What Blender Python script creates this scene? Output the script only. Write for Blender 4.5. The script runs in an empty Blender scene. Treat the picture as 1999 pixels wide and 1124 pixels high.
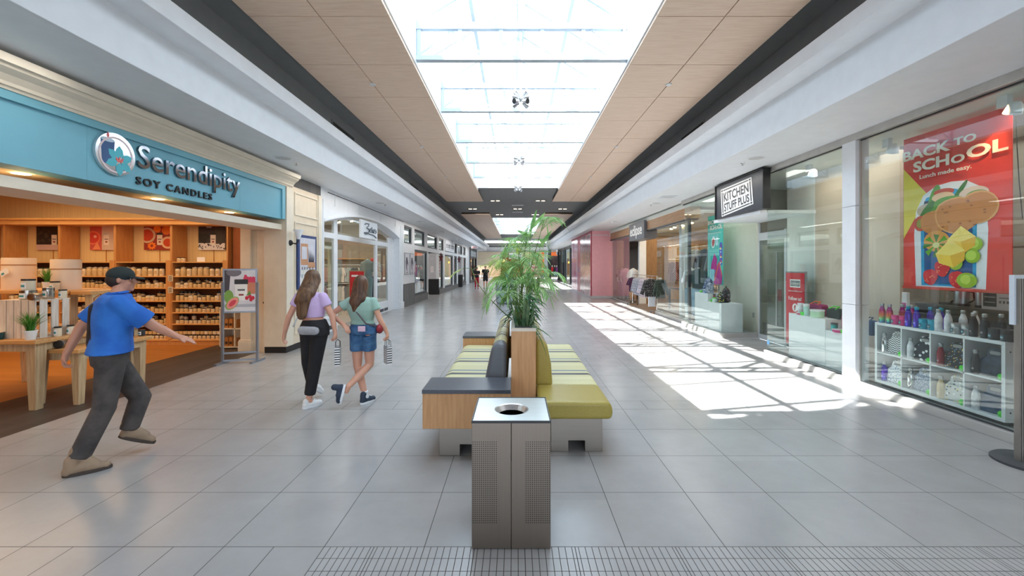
import bpy, bmesh, math, random
from mathutils import Vector as V, Matrix, Quaternion
R = random.Random(7)
scn = bpy.context.scene
COL = scn.collection
PI = math.pi

# ---------------------------------------------------------------- camera, sky, sun, exposure
cd = bpy.data.cameras.new('camera'); cam = bpy.data.objects.new('camera', cd); COL.objects.link(cam)
cam.location = (0, 0, 1.708); cam.rotation_euler = (PI/2, 0, 0)
cd.sensor_width = 36; cd.lens = 36*815/1999; cd.shift_x = -7.5/1999; cd.shift_y = -43/1999
cd.clip_start = .05; cd.clip_end = 400
scn.camera = cam
scn.view_settings.view_transform = 'Standard'; scn.view_settings.look = 'None'
scn.view_settings.gamma = 1; scn.view_settings.use_curve_mapping = False
scn.view_settings.exposure = 0.30
scn.cycles.max_bounces = 10; scn.cycles.diffuse_bounces = 5; scn.cycles.glossy_bounces = 4
scn.cycles.transparent_max_bounces = 24; scn.cycles.sample_clamp_indirect = 6
scn.cycles.caustics_reflective = False; scn.cycles.caustics_refractive = False
w = bpy.data.worlds.new('sky'); scn.world = w; w.use_nodes = True
nt = w.node_tree; nt.nodes.clear()
tc = nt.nodes.new('ShaderNodeTexCoord'); sp = nt.nodes.new('ShaderNodeSeparateXYZ')
cr = nt.nodes.new('ShaderNodeValToRGB'); bg = nt.nodes.new('ShaderNodeBackground'); wo = nt.nodes.new('ShaderNodeOutputWorld')
cr.color_ramp.elements[0].position = .0; cr.color_ramp.elements[0].color = (.35, .36, .38, 1)
cr.color_ramp.elements[1].position = .35; cr.color_ramp.elements[1].color = (.74, .87, 1, 1)
nt.links.new(tc.outputs['Generated'], sp.inputs[0]); nt.links.new(sp.outputs['Z'], cr.inputs[0])
nt.links.new(cr.outputs[0], bg.inputs[0]); nt.links.new(bg.outputs[0], wo.inputs[0])
bg.inputs[1].default_value = 4.6
sl = bpy.data.lights.new('sun', 'SUN'); sl.energy = 26; sl.angle = .009; sl.color = (1, .96, .9)
so = bpy.data.objects.new('sun', sl); COL.objects.link(so)
so.rotation_euler = V((.68, .5, -1)).to_track_quat('-Z', 'Y').to_euler(); so.location = (-8, -6, 14)

def area(loc, size, sizey, energy, col=(1, 1, 1), dirv=(0, 0, -1), portal=False):
    l = bpy.data.lights.new('lamp_light', 'AREA'); l.shape = 'RECTANGLE'; l.size = size; l.size_y = sizey
    l.energy = energy; l.color = col
    o = bpy.data.objects.new('lamp_light', l); COL.objects.link(o); o.location = loc
    o.rotation_euler = V(dirv).to_track_quat('-Z', 'Y').to_euler()
    if portal: l.cycles.is_portal = True
    return o
WARM = (1, .70, .40); SOFT = (1, .88, .74); NEUT = (1, .96, .9)
# skylight portals (sampling helpers for the sky that comes through the roof glazing)
area((.09, 9.7, 4.95), 3.2, 15, 1, portal=True); area((.09, 34.5, 4.95), 3.2, 14, 1, portal=True)
# the shops' own ceiling lights
area((-8.3, 5.2, 3.2), 5, 7, 190, WARM)
area((-7.4, 13.2, 3.3), 4, 6, 90, SOFT); area((-7, 27, 3.3), 3, 12, 200, NEUT)
area((6.2, 4.6, 3.45), 1.4, 4, 32, NEUT); area((5.3, 7.1, 3.4), .5, 1.6, 9, NEUT); area((5.9, 10.9, 3.4), 1.2, 1.6, 20, NEUT)
area((5.3, 9.0, 2.72), .5, 1.2, 8, NEUT)
area((7.4, 17, 3.2), 3.4, 8, 200, (1, .8, .55)); area((7, 36, 3.3), 3, 10, 120, NEUT)
area((0, 71, 3.6), 16, 6, 700, SOFT)
# recessed lamps of the concourse soffits and dark ceiling
for yy in (2, 10, 18, 27, 38):
    area((-4.05, yy, 3.55), .3, 4, 16, NEUT); area((4.15, yy, 3.55), .3, 4, 16, NEUT)
area((.1, 23, 4.85), 5, 5, 60, NEUT)

# ---------------------------------------------------------------- materials
def lin(c):
    return tuple(((x/255)/12.92 if x/255 <= .04045 else ((x/255+.055)/1.055)**2.4) for x in c)
MATS = {}
def M(name, col=None, rough=.5, metal=0, var=.06, scale=6, bump=0, spec=.5, emit=0, stretch=(1, 1, 1), col2=None, coat=0, detail=3):
    if name in MATS: return MATS[name]
    m = bpy.data.materials.new(name); m.use_nodes = True; t = m.node_tree; b = t.nodes['Principled BSDF']
    c = lin(col); d = lin(col2) if col2 else tuple(min(1, x*(1+var)) for x in c); e = c if col2 else tuple(x*(1-var) for x in c)
    co = t.nodes.new('ShaderNodeTexCoord'); mp = t.nodes.new('ShaderNodeMapping'); n = t.nodes.new('ShaderNodeTexNoise')
    mp.inputs['Scale'].default_value = stretch; n.inputs['Scale'].default_value = scale; n.inputs['Detail'].default_value = detail
    r = t.nodes.new('ShaderNodeValToRGB'); r.color_ramp.elements[0].position = .35; r.color_ramp.elements[1].position = .65
    r.color_ramp.elements[0].color = (*e, 1); r.color_ramp.elements[1].color = (*d, 1)
    L = t.links.new
    L(co.outputs['Object'], mp.inputs[0]); L(mp.outputs[0], n.inputs[0]); L(n.outputs[0], r.inputs[0]); L(r.outputs[0], b.inputs['Base Color'])
    b.inputs['Roughness'].default_value = rough; b.inputs['Metallic'].default_value = metal
    b.inputs['Specular IOR Level'].default_value = spec; b.inputs['Coat Weight'].default_value = coat
    if bump:
        bn = t.nodes.new('ShaderNodeBump'); bn.inputs['Strength'].default_value = bump; bn.inputs['Distance'].default_value = .01
        L(n.outputs[0], bn.inputs['Height']); L(bn.outputs[0], b.inputs['Normal'])
    if emit:
        L(r.outputs[0], b.inputs['Emission Color']); b.inputs['Emission Strength'].default_value = emit
    MATS[name] = m; return m
def glass(name, tint=(.93, .97, .96), gain=1.0, base=.045):
    m = bpy.data.materials.new(name); m.use_nodes = True; t = m.node_tree; t.nodes.clear(); L = t.links.new
    lw = t.nodes.new('ShaderNodeLayerWeight'); lw.inputs[0].default_value = .5
    p = t.nodes.new('ShaderNodeMath'); p.operation = 'POWER'; p.inputs[1].default_value = 4
    q = t.nodes.new('ShaderNodeMath'); q.operation = 'MULTIPLY_ADD'; q.inputs[1].default_value = .9*gain; q.inputs[2].default_value = base; q.use_clamp = True
    a = t.nodes.new('ShaderNodeBsdfTransparent'); a.inputs[0].default_value = (*tint, 1)
    g = t.nodes.new('ShaderNodeBsdfGlossy'); g.inputs['Roughness'].default_value = 0; g.inputs[0].default_value = (.95, 1, 1, 1)
    mx = t.nodes.new('ShaderNodeMixShader'); o = t.nodes.new('ShaderNodeOutputMaterial')
    L(lw.outputs['Facing'], p.inputs[0]); L(p.outputs[0], q.inputs[0]); L(q.outputs[0], mx.inputs[0])
    L(a.outputs[0], mx.inputs[1]); L(g.outputs[0], mx.inputs[2]); L(mx.outputs[0], o.inputs[0])
    MATS[name] = m; return m
def leafmat(name, c1, c2):
    m = M(name, c1, .45, col2=c2, scale=9); t = m.node_tree; b = t.nodes['Principled BSDF']; o = t.nodes['Material Output']
    tr = t.nodes.new('ShaderNodeBsdfTranslucent'); mx = t.nodes.new('ShaderNodeMixShader'); mx.inputs[0].default_value = .35
    r = [n for n in t.nodes if n.type == 'VALTORGB'][0]
    t.links.new(r.outputs[0], tr.inputs[0]); t.links.new(b.outputs[0], mx.inputs[1]); t.links.new(tr.outputs[0], mx.inputs[2]); t.links.new(mx.outputs[0], o.inputs[0])
    return m
def wood(name, c1, c2, rough=.5, axis=0, sc=4):
    st = [14, 14, 14]; st[axis] = 1.0
    return M(name, c1, rough, col2=c2, scale=sc, stretch=tuple(st), detail=4)

def tile_floor():
    m = bpy.data.materials.new('concourse tile'); m.use_nodes = True; t = m.node_tree; b = t.nodes['Principled BSDF']; L = t.links.new
    def mt(op, a, b_=None, c=None):
        n = t.nodes.new('ShaderNodeMath'); n.operation = op
        for i, x in enumerate((a, b_, c)):
            if x is None: continue
            if isinstance(x, (int, float)): n.inputs[i].default_value = x
            else: L(x, n.inputs[i])
        return n.outputs[0]
    g = t.nodes.new('ShaderNodeNewGeometry'); s = t.nodes.new('ShaderNodeSeparateXYZ'); L(g.outputs['Position'], s.inputs[0])
    X, Y = s.outputs[0], s.outputs[1]
    y0 = mt('SUBTRACT', Y, 2.235); v = mt('FLOORED_MODULO', y0, 2.745)
    half = mt('LESS_THAN', v, .305); full = mt('SUBTRACT', 1, half)
    vf = mt('DIVIDE', mt('SUBTRACT', v, .305), .61); vh = mt('DIVIDE', v, .305)
    uf = mt('DIVIDE', mt('SUBTRACT', X, .054), .61); uh = mt('MULTIPLY', uf, 2)
    def edge(u, size):
        f = mt('FRACT', u); return mt('MULTIPLY', mt('MINIMUM', f, mt('SUBTRACT', 1, f)), size)
    def sel(a, b2): return mt('ADD', mt('MULTIPLY', half, a), mt('MULTIPLY', full, b2))
    d = mt('MINIMUM', sel(edge(uh, .305), edge(uf, .61)), sel(edge(vh, .305), edge(vf, .61)))
    joint = mt('LESS_THAN', d, .0024)
    per = mt('LESS_THAN', mt('FLOORED_MODULO', y0, 5.49), .305)
    near = mt('LESS_THAN', Y, 3.5); hi = mt('ADD', 1.884, mt('MULTIPLY', near, 1.9))
    mid = mt('MULTIPLY', mt('GREATER_THAN', Y, 5), mt('LESS_THAN', Y, 10)); lo = mt('SUBTRACT', -1.166, mt('MULTIPLY', mid, 1.22))
    mos = mt('MULTIPLY', per, mt('MULTIPLY', mt('GREATER_THAN', X, lo), mt('LESS_THAN', X, hi)))
    dm = mt('MINIMUM', edge(mt('DIVIDE', mt('SUBTRACT', X, .054), .040667), .040667), edge(mt('DIVIDE', v, .101667), .101667))
    mj = mt('MULTIPLY', mos, mt('LESS_THAN', dm, .0021))
    jt = mt('MAXIMUM', joint, mj)
    cx = t.nodes.new('ShaderNodeCombineXYZ'); L(mt('FLOOR', uf), cx.inputs[0]); L(mt('FLOOR', mt('DIVIDE', Y, .61)), cx.inputs[1])
    wn = t.nodes.new('ShaderNodeTexWhiteNoise'); wn.noise_dimensions = '2D'; L(cx.outputs[0], wn.inputs['Vector'])
    n1 = t.nodes.new('ShaderNodeTexNoise'); n1.inputs['Scale'].default_value = 2.6; n1.inputs['Detail'].default_value = 8; n1.inputs['Roughness'].default_value = .65; L(g.outputs['Position'], n1.inputs[0])
    k = mt('ADD', mt('MULTIPLY', n1.outputs[0], .30), mt('MULTIPLY', wn.outputs[0], .06)); k = mt('ADD', k, mt('MULTIPLY', mos, .06))
    k = mt('ADD', k, .80)
    rgb = t.nodes.new('ShaderNodeMix'); rgb.data_type = 'RGBA'; rgb.blend_type = 'MULTIPLY'; rgb.inputs[0].default_value = 1
    rgb.inputs[6].default_value = (*lin((163, 162, 162)), 1); cc = t.nodes.new('ShaderNodeCombineColor')
    for i in range(3): L(k, cc.inputs[i])
    L(cc.outputs[0], rgb.inputs[7])
    mx = t.nodes.new('ShaderNodeMix'); mx.data_type = 'RGBA'; L(jt, mx.inputs[0]); L(rgb.outputs[2], mx.inputs[6]); mx.inputs[7].default_value = (*lin((62, 58, 54)), 1)
    L(mx.outputs[2], b.inputs['Base Color'])
    L(mt('ADD', mt('MULTIPLY', jt, .5), mt('ADD', .15, mt('MULTIPLY', n1.outputs[0], .16))), b.inputs['Roughness'])
    b.inputs['Specular IOR Level'].default_value = .55
    bn = t.nodes.new('ShaderNodeBump'); bn.inputs['Strength'].default_value = .3; bn.inputs['Distance'].default_value = .002
    L(mt('SUBTRACT', 1, jt), bn.inputs['Height']); L(bn.outputs[0], b.inputs['Normal'])
    return m
def brick(name, c1, c2, mortar, bw, bh, gap=.004, off=.5, rough=.5, swap=None, bump=0):
    """tiles or boards from the brick node; swap picks the two object axes used"""
    m = bpy.data.materials.new(name); m.use_nodes = True; t = m.node_tree; b = t.nodes['Principled BSDF']; L = t.links.new
    g = t.nodes.new('ShaderNodeNewGeometry'); s = t.nodes.new('ShaderNodeSeparateXYZ'); c = t.nodes.new('ShaderNodeCombineXYZ'); L(g.outputs['Position'], s.inputs[0])
    a = swap or (0, 1); L(s.outputs[a[0]], c.inputs[0]); L(s.outputs[a[1]], c.inputs[1])
    k = t.nodes.new('ShaderNodeTexBrick'); k.offset = off; k.inputs['Scale'].default_value = 1
    k.inputs['Color1'].default_value = (*lin(c1), 1); k.inputs['Color2'].default_value = (*lin(c2), 1); k.inputs['Mortar'].default_value = (*lin(mortar), 1)
    k.inputs['Mortar Size'].default_value = gap; k.inputs['Brick Width'].default_value = bw; k.inputs['Row Height'].default_value = bh
    L(c.outputs[0], k.inputs['Vector']); L(k.outputs[0], b.inputs['Base Color']); b.inputs['Roughness'].default_value = rough
    MATS[name] = m; return m

tileM = tile_floor()
darktile = brick('charcoal strip tile', (58, 54, 52), (74, 68, 64), (38, 36, 34), .9, .15, .003, .4, .45, (1, 0))
oakfloor = brick('orange oak boards', (182, 118, 54), (166, 106, 46), (124, 76, 32), 1.4, .12, .002, .37, .35, (0, 1))
stone = brick('grey stone cladding', (84, 84, 84), (104, 102, 100), (60, 60, 60), .6, .3, .004, .5, .6, (2, 1))
white = M('white paint', (226, 228, 230), .55, var=.02); trimw = M('white trim paint', (227, 231, 236), .45, var=.02)
dark = M('charcoal ceiling paint', (130, 133, 136), .7, var=.03)
soffm = M('soffit paint', (214, 214, 212), .6, var=.02)
def panelwood():
    m = wood('ceiling veneer', (226, 198, 176), (236, 212, 192), .55, 0, 3); return m
veneer = panelwood()
cream = M('cream paint', (224, 214, 196), .5, var=.03); creamd = M('warm cream paint', (222, 206, 182), .5, var=.03)
blue = M('powder blue paint', (112, 172, 190), .5, var=.03, scale=2)
shopwood = wood('honey oak', (192, 136, 80), (206, 152, 94), .5, 2, 4)
shopwoodh = wood('honey oak rail', (214, 162, 98), (226, 178, 116), .5, 0, 4)
beadm = M('cream beadboard', (228, 204, 150), .55, stretch=(60, 60, .01), scale=3, var=.08)
steel = M('brushed steel', (196, 190, 182), .28, 1, stretch=(40, 40, .6), scale=3, var=.03)
steels = M('satin steel', (170, 172, 174), .35, 1, var=.05)
chrome = M('polished metal', (225, 228, 232), .08, 1, var=.02)
alum = M('painted aluminium', (206, 210, 214), .4, .2, var=.02)
black = M('black', (22, 22, 24), .45, var=.2); blackg = M('gloss black', (14, 14, 16), .15, var=.2)
charc = M('dark grey', (62, 64, 68), .5, var=.08)
red = M('signal red', (204, 36, 52), .5, var=.03); orange = M('orange', (232, 110, 40), .5)
beige = M('beige wall', (214, 200, 180), .6, var=.02); offw = M('off-white wall', (226, 228, 222), .6, var=.02)
paper = M('white paper', (240, 240, 240), .6, var=.01)
glassm = glass('clear shop glass'); roofglass = glass('roof glass', (.97, .985, .99), .8, .02); jarglass = glass('jar glass', (.95, .96, .95), 1, .06)
lampm = M('lamp glow warm', (255, 222, 170), .5, emit=14, var=0); lampw = M('lamp glow white', (255, 246, 232), .5, emit=10, var=0)

# ---------------------------------------------------------------- mesh building
ORG = {}
class MB:
    def __init__(s): s.v = []; s.f = []; s.m = []; s.mi = 0
    def add(s, vs, fs):
        k = len(s.v); s.v += [tuple(x) for x in vs]; s.f += [tuple(k+i for i in f) for f in fs]; s.m += [s.mi]*len(fs); return s
    def box(s, x0, x1, y0, y1, z0, z1):
        if x1 < x0: x0, x1 = x1, x0
        if y1 < y0: y0, y1 = y1, y0
        if z1 < z0: z0, z1 = z1, z0
        return s.add([(x0,y0,z0),(x1,y0,z0),(x1,y1,z0),(x0,y1,z0),(x0,y0,z1),(x1,y0,z1),(x1,y1,z1),(x0,y1,z1)],
                     [(3,2,1,0),(4,5,6,7),(0,1,5,4),(1,2,6,5),(2,3,7,6),(3,0,4,7)])
    def bar(s, a, b, w, h=None, up=(0, 0, 1)):
        a, b = V(a), V(b); h = h or w; d = (b-a).normalized(); u = V(up)
        if abs(d.dot(u)) > .99: u = V((0, 1, 0))
        x = d.cross(u).normalized()*w/2; y = x.cross(d).normalized()*h/2
        return s.add([a-x-y, a+x-y, a+x+y, a-x+y, b-x-y, b+x-y, b+x+y, b-x+y], [(3,2,1,0),(4,5,6,7),(0,1,5,4),(1,2,6,5),(2,3,7,6),(3,0,4,7)])
    def cyl(s, a, b, r0, r1=None, n=12, cap=True):
        a, b = V(a), V(b); r1 = r0 if r1 is None else r1; d = (b-a).normalized(); u = V((0, 0, 1)) if abs(d.z) < .9 else V((1, 0, 0))
        x = d.cross(u).normalized(); y = d.cross(x)
        vs = [a+(x*math.cos(2*PI*i/n)+y*math.sin(2*PI*i/n))*r0 for i in range(n)]+[b+(x*math.cos(2*PI*i/n)+y*math.sin(2*PI*i/n))*r1 for i in range(n)]
        fs = [(i, (i+1) % n, n+(i+1) % n, n+i) for i in range(n)]
        if cap: fs += [tuple(range(n))[::-1], tuple(range(n, 2*n))]
        return s.add(vs, fs)
    def lathe(s, prof, c=(0, 0, 0), n=16, sx=1, sy=1):
        k = len(prof); vs = []; fs = []
        for r, z in prof:
            for i in range(n): a = 2*PI*i/n; vs.append((c[0]+r*math.cos(a)*sx, c[1]+r*math.sin(a)*sy, c[2]+z))
        for j in range(k-1):
            for i in range(n): fs.append((j*n+i, j*n+(i+1) % n, (j+1)*n+(i+1) % n, (j+1)*n+i))
        fs.append(tuple(range(n))[::-1]); fs.append(tuple(range((k-1)*n, k*n)))
        return s.add(vs, fs)
    def tube(s, pts, r, n=8, r1=None):
        pts = [V(p) for p in pts]; k = len(pts); vs = []; fs = []; ref = None
        for j, p in enumerate(pts):
            d = (pts[min(j+1, k-1)]-pts[max(j-1, 0)]).normalized()
            if ref is None: ref = V((0, 0, 1)) if abs(d.z) < .9 else V((1, 0, 0))
            x = d.cross(ref).normalized(); ref = x.cross(d)
            rr = r if r1 is None else r+(r1-r)*j/(k-1)
            for i in range(n): a = 2*PI*i/n; vs.append(p+(x*math.cos(a)+ref*math.sin(a))*rr)
        for j in range(k-1):
            for i in range(n): fs.append((j*n+i, j*n+(i+1) % n, (j+1)*n+(i+1) % n, (j+1)*n+i))
        fs += [tuple(range(n))[::-1], tuple(range((k-1)*n, k*n))]
        return s.add(vs, fs)
    def prism(s, poly, o, u, v, t):
        """2D outline in the plane (o,u,v), thickened by the vector t"""
        o, u, v, t = V(o), V(u), V(v), V(t); n = len(poly)
        a = [o+u*p[0]+v*p[1] for p in poly]
        return s.add(a+[p+t for p in a], [tuple(range(n))[::-1], tuple(range(n, 2*n))]+[(i, (i+1) % n, n+(i+1) % n, n+i) for i in range(n)])
    def ell(s, c, r, n=14, k=9, q=None):
        vs = []; fs = []; c = V(c)
        for j in range(1, k):
            for i in range(n):
                a = 2*PI*i/n; e = PI*j/k; p = V((r[0]*math.sin(e)*math.cos(a), r[1]*math.sin(e)*math.sin(a), -r[2]*math.cos(e)))
                if q: p = q @ p
                vs.append(c+p)
        b = V((0, 0, -r[2])); t = V((0, 0, r[2]))
        if q: b = q @ b; t = q @ t
        vs += [c+b, c+t]; B = len(vs)-2
        for j in range(k-2):
            for i in range(n): fs.append((j*n+i, j*n+(i+1) % n, (j+1)*n+(i+1) % n, (j+1)*n+i))
        for i in range(n): fs.append((B, (i+1) % n, i)); fs.append((B+1, (k-2)*n+i, (k-2)*n+(i+1) % n))
        return s.add(vs, fs)
    def cap(s, a, b, ra, rb, n=12, flat=1, side=None):
        """tapered capsule, optionally flattened along the direction across `side`"""
        a, b = V(a), V(b); d = b-a; l = d.length; d = d.normalized() if l > 1e-6 else V((0, 0, 1))
        u = V(side) if side else (V((0, 0, 1)) if abs(d.z) < .9 else V((0, 1, 0)))
        y = d.cross(u).normalized(); x = y.cross(d).normalized()
        rows = []
        for j in range(1, 5): e = PI/2*j/5; rows.append((a-d*ra*math.cos(e), ra*math.sin(e)))
        rows += [(a, ra), (b, rb)]
        for j in range(4, 0, -1): e = PI/2*j/5; rows.append((b+d*rb*math.cos(e), rb*math.sin(e)))
        vs = [a-d*ra]+[p+(x*math.cos(2*PI*i/n)+y*math.sin(2*PI*i/n)*flat)*r for p, r in rows for i in range(n)]+[b+d*rb]
        fs = [(0, 1+(i+1) % n, 1+i) for i in range(n)]
        for j in range(len(rows)-1): fs += [(1+j*n+i, 1+j*n+(i+1) % n, 1+(j+1)*n+(i+1) % n, 1+(j+1)*n+i) for i in range(n)]
        e = len(vs)-1; j = len(rows)-1; fs += [(e, 1+j*n+i, 1+j*n+(i+1) % n) for i in range(n)]
        return s.add(vs, fs)
    def loft(s, rings, n=20):
        """closed loft through elliptic rings (centre, half width along right, half depth along fwd, right, fwd)"""
        vs = []; fs = []
        for c, a, b, r, f in rings:
            for i in range(n): t = 2*PI*i/n; vs.append(V(c)+V(r)*a*math.cos(t)+V(f)*b*math.sin(t))
        k = len(rings)
        for j in range(k-1):
            for i in range(n): fs.append((j*n+i, j*n+(i+1) % n, (j+1)*n+(i+1) % n, (j+1)*n+i))
        fs += [tuple(range(n))[::-1], tuple(range((k-1)*n, k*n))]
        return s.add(vs, fs)
    def build(s, name, mats, parent=None, smooth=False, bevel=0, label=None, remesh=0, sm=4, seg=2, sub=0):
        me = bpy.data.meshes.new(name); me.from_pydata(s.v, [], s.f)
        for m in (mats if isinstance(mats, (list, tuple)) else [mats]): me.materials.append(m)
        for p, i in zip(me.polygons, s.m): p.material_index = i; p.use_smooth = smooth
        bm = bmesh.new(); bm.from_mesh(me); bmesh.ops.recalc_face_normals(bm, faces=bm.faces) if len(s.f) < 60000 else None; bm.to_mesh(me); bm.free()
        me.update()
        o = bpy.data.objects.new(name, me); COL.objects.link(o)
        if parent is not None:
            o.parent = parent; g = ORG.get(parent.name, V((0, 0, 0))); o.location = -g; ORG[o.name] = V((0, 0, 0))
        if label: o['label'] = label
        if smooth and not remesh and not sub:
            es = o.modifiers.new('edges', 'EDGE_SPLIT'); es.split_angle = math.radians(40)
        if bevel:
            b = o.modifiers.new('bevel', 'BEVEL'); b.width = bevel; b.segments = seg; b.limit_method = 'ANGLE'
        if remesh:
            r = o.modifiers.new('remesh', 'REMESH'); r.mode = 'VOXEL'; r.voxel_size = remesh; r.use_smooth_shade = True
            q = o.modifiers.new('smooth', 'SMOOTH'); q.factor = .6; q.iterations = sm
        if sub:
            q = o.modifiers.new('sub', 'SUBSURF'); q.levels = sub; q.render_levels = sub
        return o
def thing(name, label, cat, loc=(0, 0, 0), group=None, rz=0):
    o = bpy.data.objects.new(name, None); COL.objects.link(o); o.location = loc; o.rotation_euler = (0, 0, rz); o.empty_display_size = .1
    ORG[o.name] = V(loc)
    return tag(o, label, cat, group)
def tag(o, label, cat, group=None, kind=None):
    o['label'] = label; o['category'] = cat
    if group: o['group'] = group
    if kind: o['kind'] = kind
    return o
def struct(o): o['kind'] = 'structure'; return o
KIDS = {}
def kids(o): return [c for c in COL.objects if c.parent == o]
def dup(o, loc, rz=0, label=None, group=None, mats=None, scale=None):
    """copies a thing with its parts and sub-parts (mesh data shared)"""
    if o.name not in KIDS:
        ks = o.children; KIDS[o.name] = [(k, list(k.children)) for k in ks]
    r = o.copy(); COL.objects.link(r); r.location = loc; r.rotation_euler = (0, 0, rz)
    if scale: r.scale = scale
    if label: r['label'] = label
    if group: r['group'] = group
    for k, sub in KIDS[o.name]:
        c = k.copy(); COL.objects.link(c); c.parent = r
        if mats and k.name.split('.')[0] in mats:
            c.data = c.data.copy(); c.data.materials.clear(); c.data.materials.append(mats[k.name.split('.')[0]])
        for g in sub:
            d = g.copy(); COL.objects.link(d); d.parent = c
    return r
LEFT = (V((0, 1, 0)), V((0, 0, 1)), V((1, 0, 0))); RIGHT = (V((0, -1, 0)), V((0, 0, 1)), V((-1, 0, 0))); FRONT = (V((1, 0, 0)), V((0, 0, 1)), V((0, -1, 0)))
def text(s, o, fr, mat, parent, w=None, h=None, ext=.004, bold=0, name='lettering', shear=0, center=False, space=1, res=3):
    """raised lettering; o = lower left (or centre) of its bounding box, w/h = size of that box"""
    cu = bpy.data.curves.new(name, 'FONT'); cu.body = s; cu.extrude = .01; cu.offset = bold; cu.shear = shear; cu.space_character = space; cu.resolution_u = res
    t = bpy.data.objects.new('tmp', cu); COL.objects.link(t); bpy.context.view_layer.update()
    me = bpy.data.meshes.new_from_object(t.evaluated_get(bpy.context.evaluated_depsgraph_get())); bpy.data.objects.remove(t)
    xs = [v.co.x for v in me.vertices]; ys = [v.co.y for v in me.vertices]; x0, x1, y0, y1 = min(xs), max(xs), min(ys), max(ys)
    if h is None: h = (y1-y0)*w/(x1-x0)
    if w is None: w = (x1-x0)*h/(y1-y0)
    u, v_, n = fr; o = V(o)
    if center: o = o-u*w/2-v_*h/2
    for q in me.vertices:
        c = q.co.copy(); q.co = o+u*((c.x-x0)/(x1-x0)*w)+v_*((c.y-y0)/(y1-y0)*h)+n*(c.z*ext/.02+ext/2)
    me.materials.append(mat); ob = bpy.data.objects.new(name, me); COL.objects.link(ob)
    if parent is not None: ob.parent = parent; ob.location = -ORG.get(parent.name, V((0, 0, 0)))
    return ob
class Print:
    """flat printed artwork: thin colour shapes laid in order on a face; coordinates 0..1 across, 0..1 up"""
    def __init__(s, o, fr, w, h): s.o, s.fr, s.w, s.h = V(o), fr, w, h; s.mb = MB(); s.mats = []; s.k = 0
    def poly(s, pts, mat):
        if mat not in s.mats: s.mats.append(mat)
        s.mb.mi = s.mats.index(mat); s.k += 1; u, v, n = s.fr
        s.mb.prism([(min(1, max(0, x))*s.w, min(1, max(0, y))*s.h) for x, y in pts], s.o+n*(.0002*s.k), u, v, n*.0002); return s
    def rect(s, x0, y0, x1, y1, m): return s.poly([(x0, y0), (x1, y0), (x1, y1), (x0, y1)], m)
    def disc(s, x, y, r, m, ry=None, n=18, a0=0, wob=0, rot=0):
        ry = ry or r; pts = []
        for i in range(n):
            a = a0+2*PI*i/n; k = 1+wob*math.sin(3*a)+wob*.6*math.cos(5*a)
            px, py = r*k*math.cos(a), ry*k*math.sin(a)
            pts.append((x+px*math.cos(rot)-py*math.sin(rot), y+(px*math.sin(rot)+py*math.cos(rot))))
        return s.poly(pts, m)
    def done(s, parent, name='print'): return s.mb.build(name, s.mats, parent)
def rrect(x0, y0, x1, y1, r, n=5):
    pts = []
    for cx, cy, a in ((x1-r, y1-r, 0), (x0+r, y1-r, PI/2), (x0+r, y0+r, PI), (x1-r, y0+r, 1.5*PI)):
        for i in range(n+1): t = a+PI/2*i/n; pts.append((cx+r*math.cos(t), cy+r*math.sin(t)))
    return pts
# ---------------------------------------------------------------- the concourse shell
def sbox(name, mat, *b, bevel=0):
    o = MB()
    for q in b: o.box(*q)
    return struct(o.build(name, mat, bevel=bevel))
sbox('floor', tileM, (-5.11, 5.0, -8, 50, -.2, 0), (-12, 12, 50, 66, -.2, 0), (5.0, 5.72, 8.0, 9.87, -.2, 0))
sbox('floor', darktile, (-6.45, -5.11, -2, 9.6, -.2, 0))
sbox('floor', oakfloor, (-12.5, -6.45, -2, 9.6, -.2, 0))
carpet = M('shop floor vinyl', (120, 104, 92), .5, var=.1)
sbox('floor', carpet, (5.0, 11, 12.05, 50, -.2, 0), (5.0, 11, -8, 1.6, -.2, 0))
sbox('floor', M('light shop floor', (190, 176, 160), .4, var=.06), (-12.5, -5.11, 9.6, 50, -.2, 0), (-5.11, 12, 66, 76, -.2, 0))
# dark upper ceiling around the skylights
XL, XR = -3.76, 3.85
H1 = (1.9, 16.9); H2 = (27.5, 41.5)
sbox('ceiling', dark, (XL, -1.54, -8, 50, 4.88, 5.0), (1.72, XR, -8, 50, 4.88, 5.0), (-1.54, 1.72, -8, H1[0], 4.88, 5.0),
     (-1.54, 1.72, H1[1], H2[0], 4.88, 5.0), (-1.54, 1.72, H2[1], 50, 4.88, 5.0))
sbox('wall_left', dark, (XL-.1, XL, -8, 50, 4.15, 4.95)); sbox('wall_right', dark, (XR, XR+.1, -8, 50, 4.2, 4.95))
# veneer ceiling rafts with open joints
def raft(x0, xm, x1, y0, y1, step):
    o = MB(); y = y0; g = .006
    while y < y1-.05:
        for a, b in ((x0, xm), (xm, x1)): o.box(a+g, b-g, y+g, min(y+step, y1)-g, 4.758, 4.80)
        y += step
    p = struct(o.build('ceiling', veneer, bevel=.003))
    q = MB().box(x0+.04, x1-.04, y0+.04, y1-.04, 4.80, 4.88); struct(q.build('ceiling', M('raft frame', (70, 56, 44), .8)))
for y0, n, st in ((-3.46, 19, 1.224), (24.8, 18, 1.2)):
    raft(-3.27, -2.40, -1.54, y0, y0+n*st if y0 < 0 else 46.4, st); raft(1.72, 2.56, 3.40, y0, y0+n*st if y0 < 0 else 46.4, st)
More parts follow.
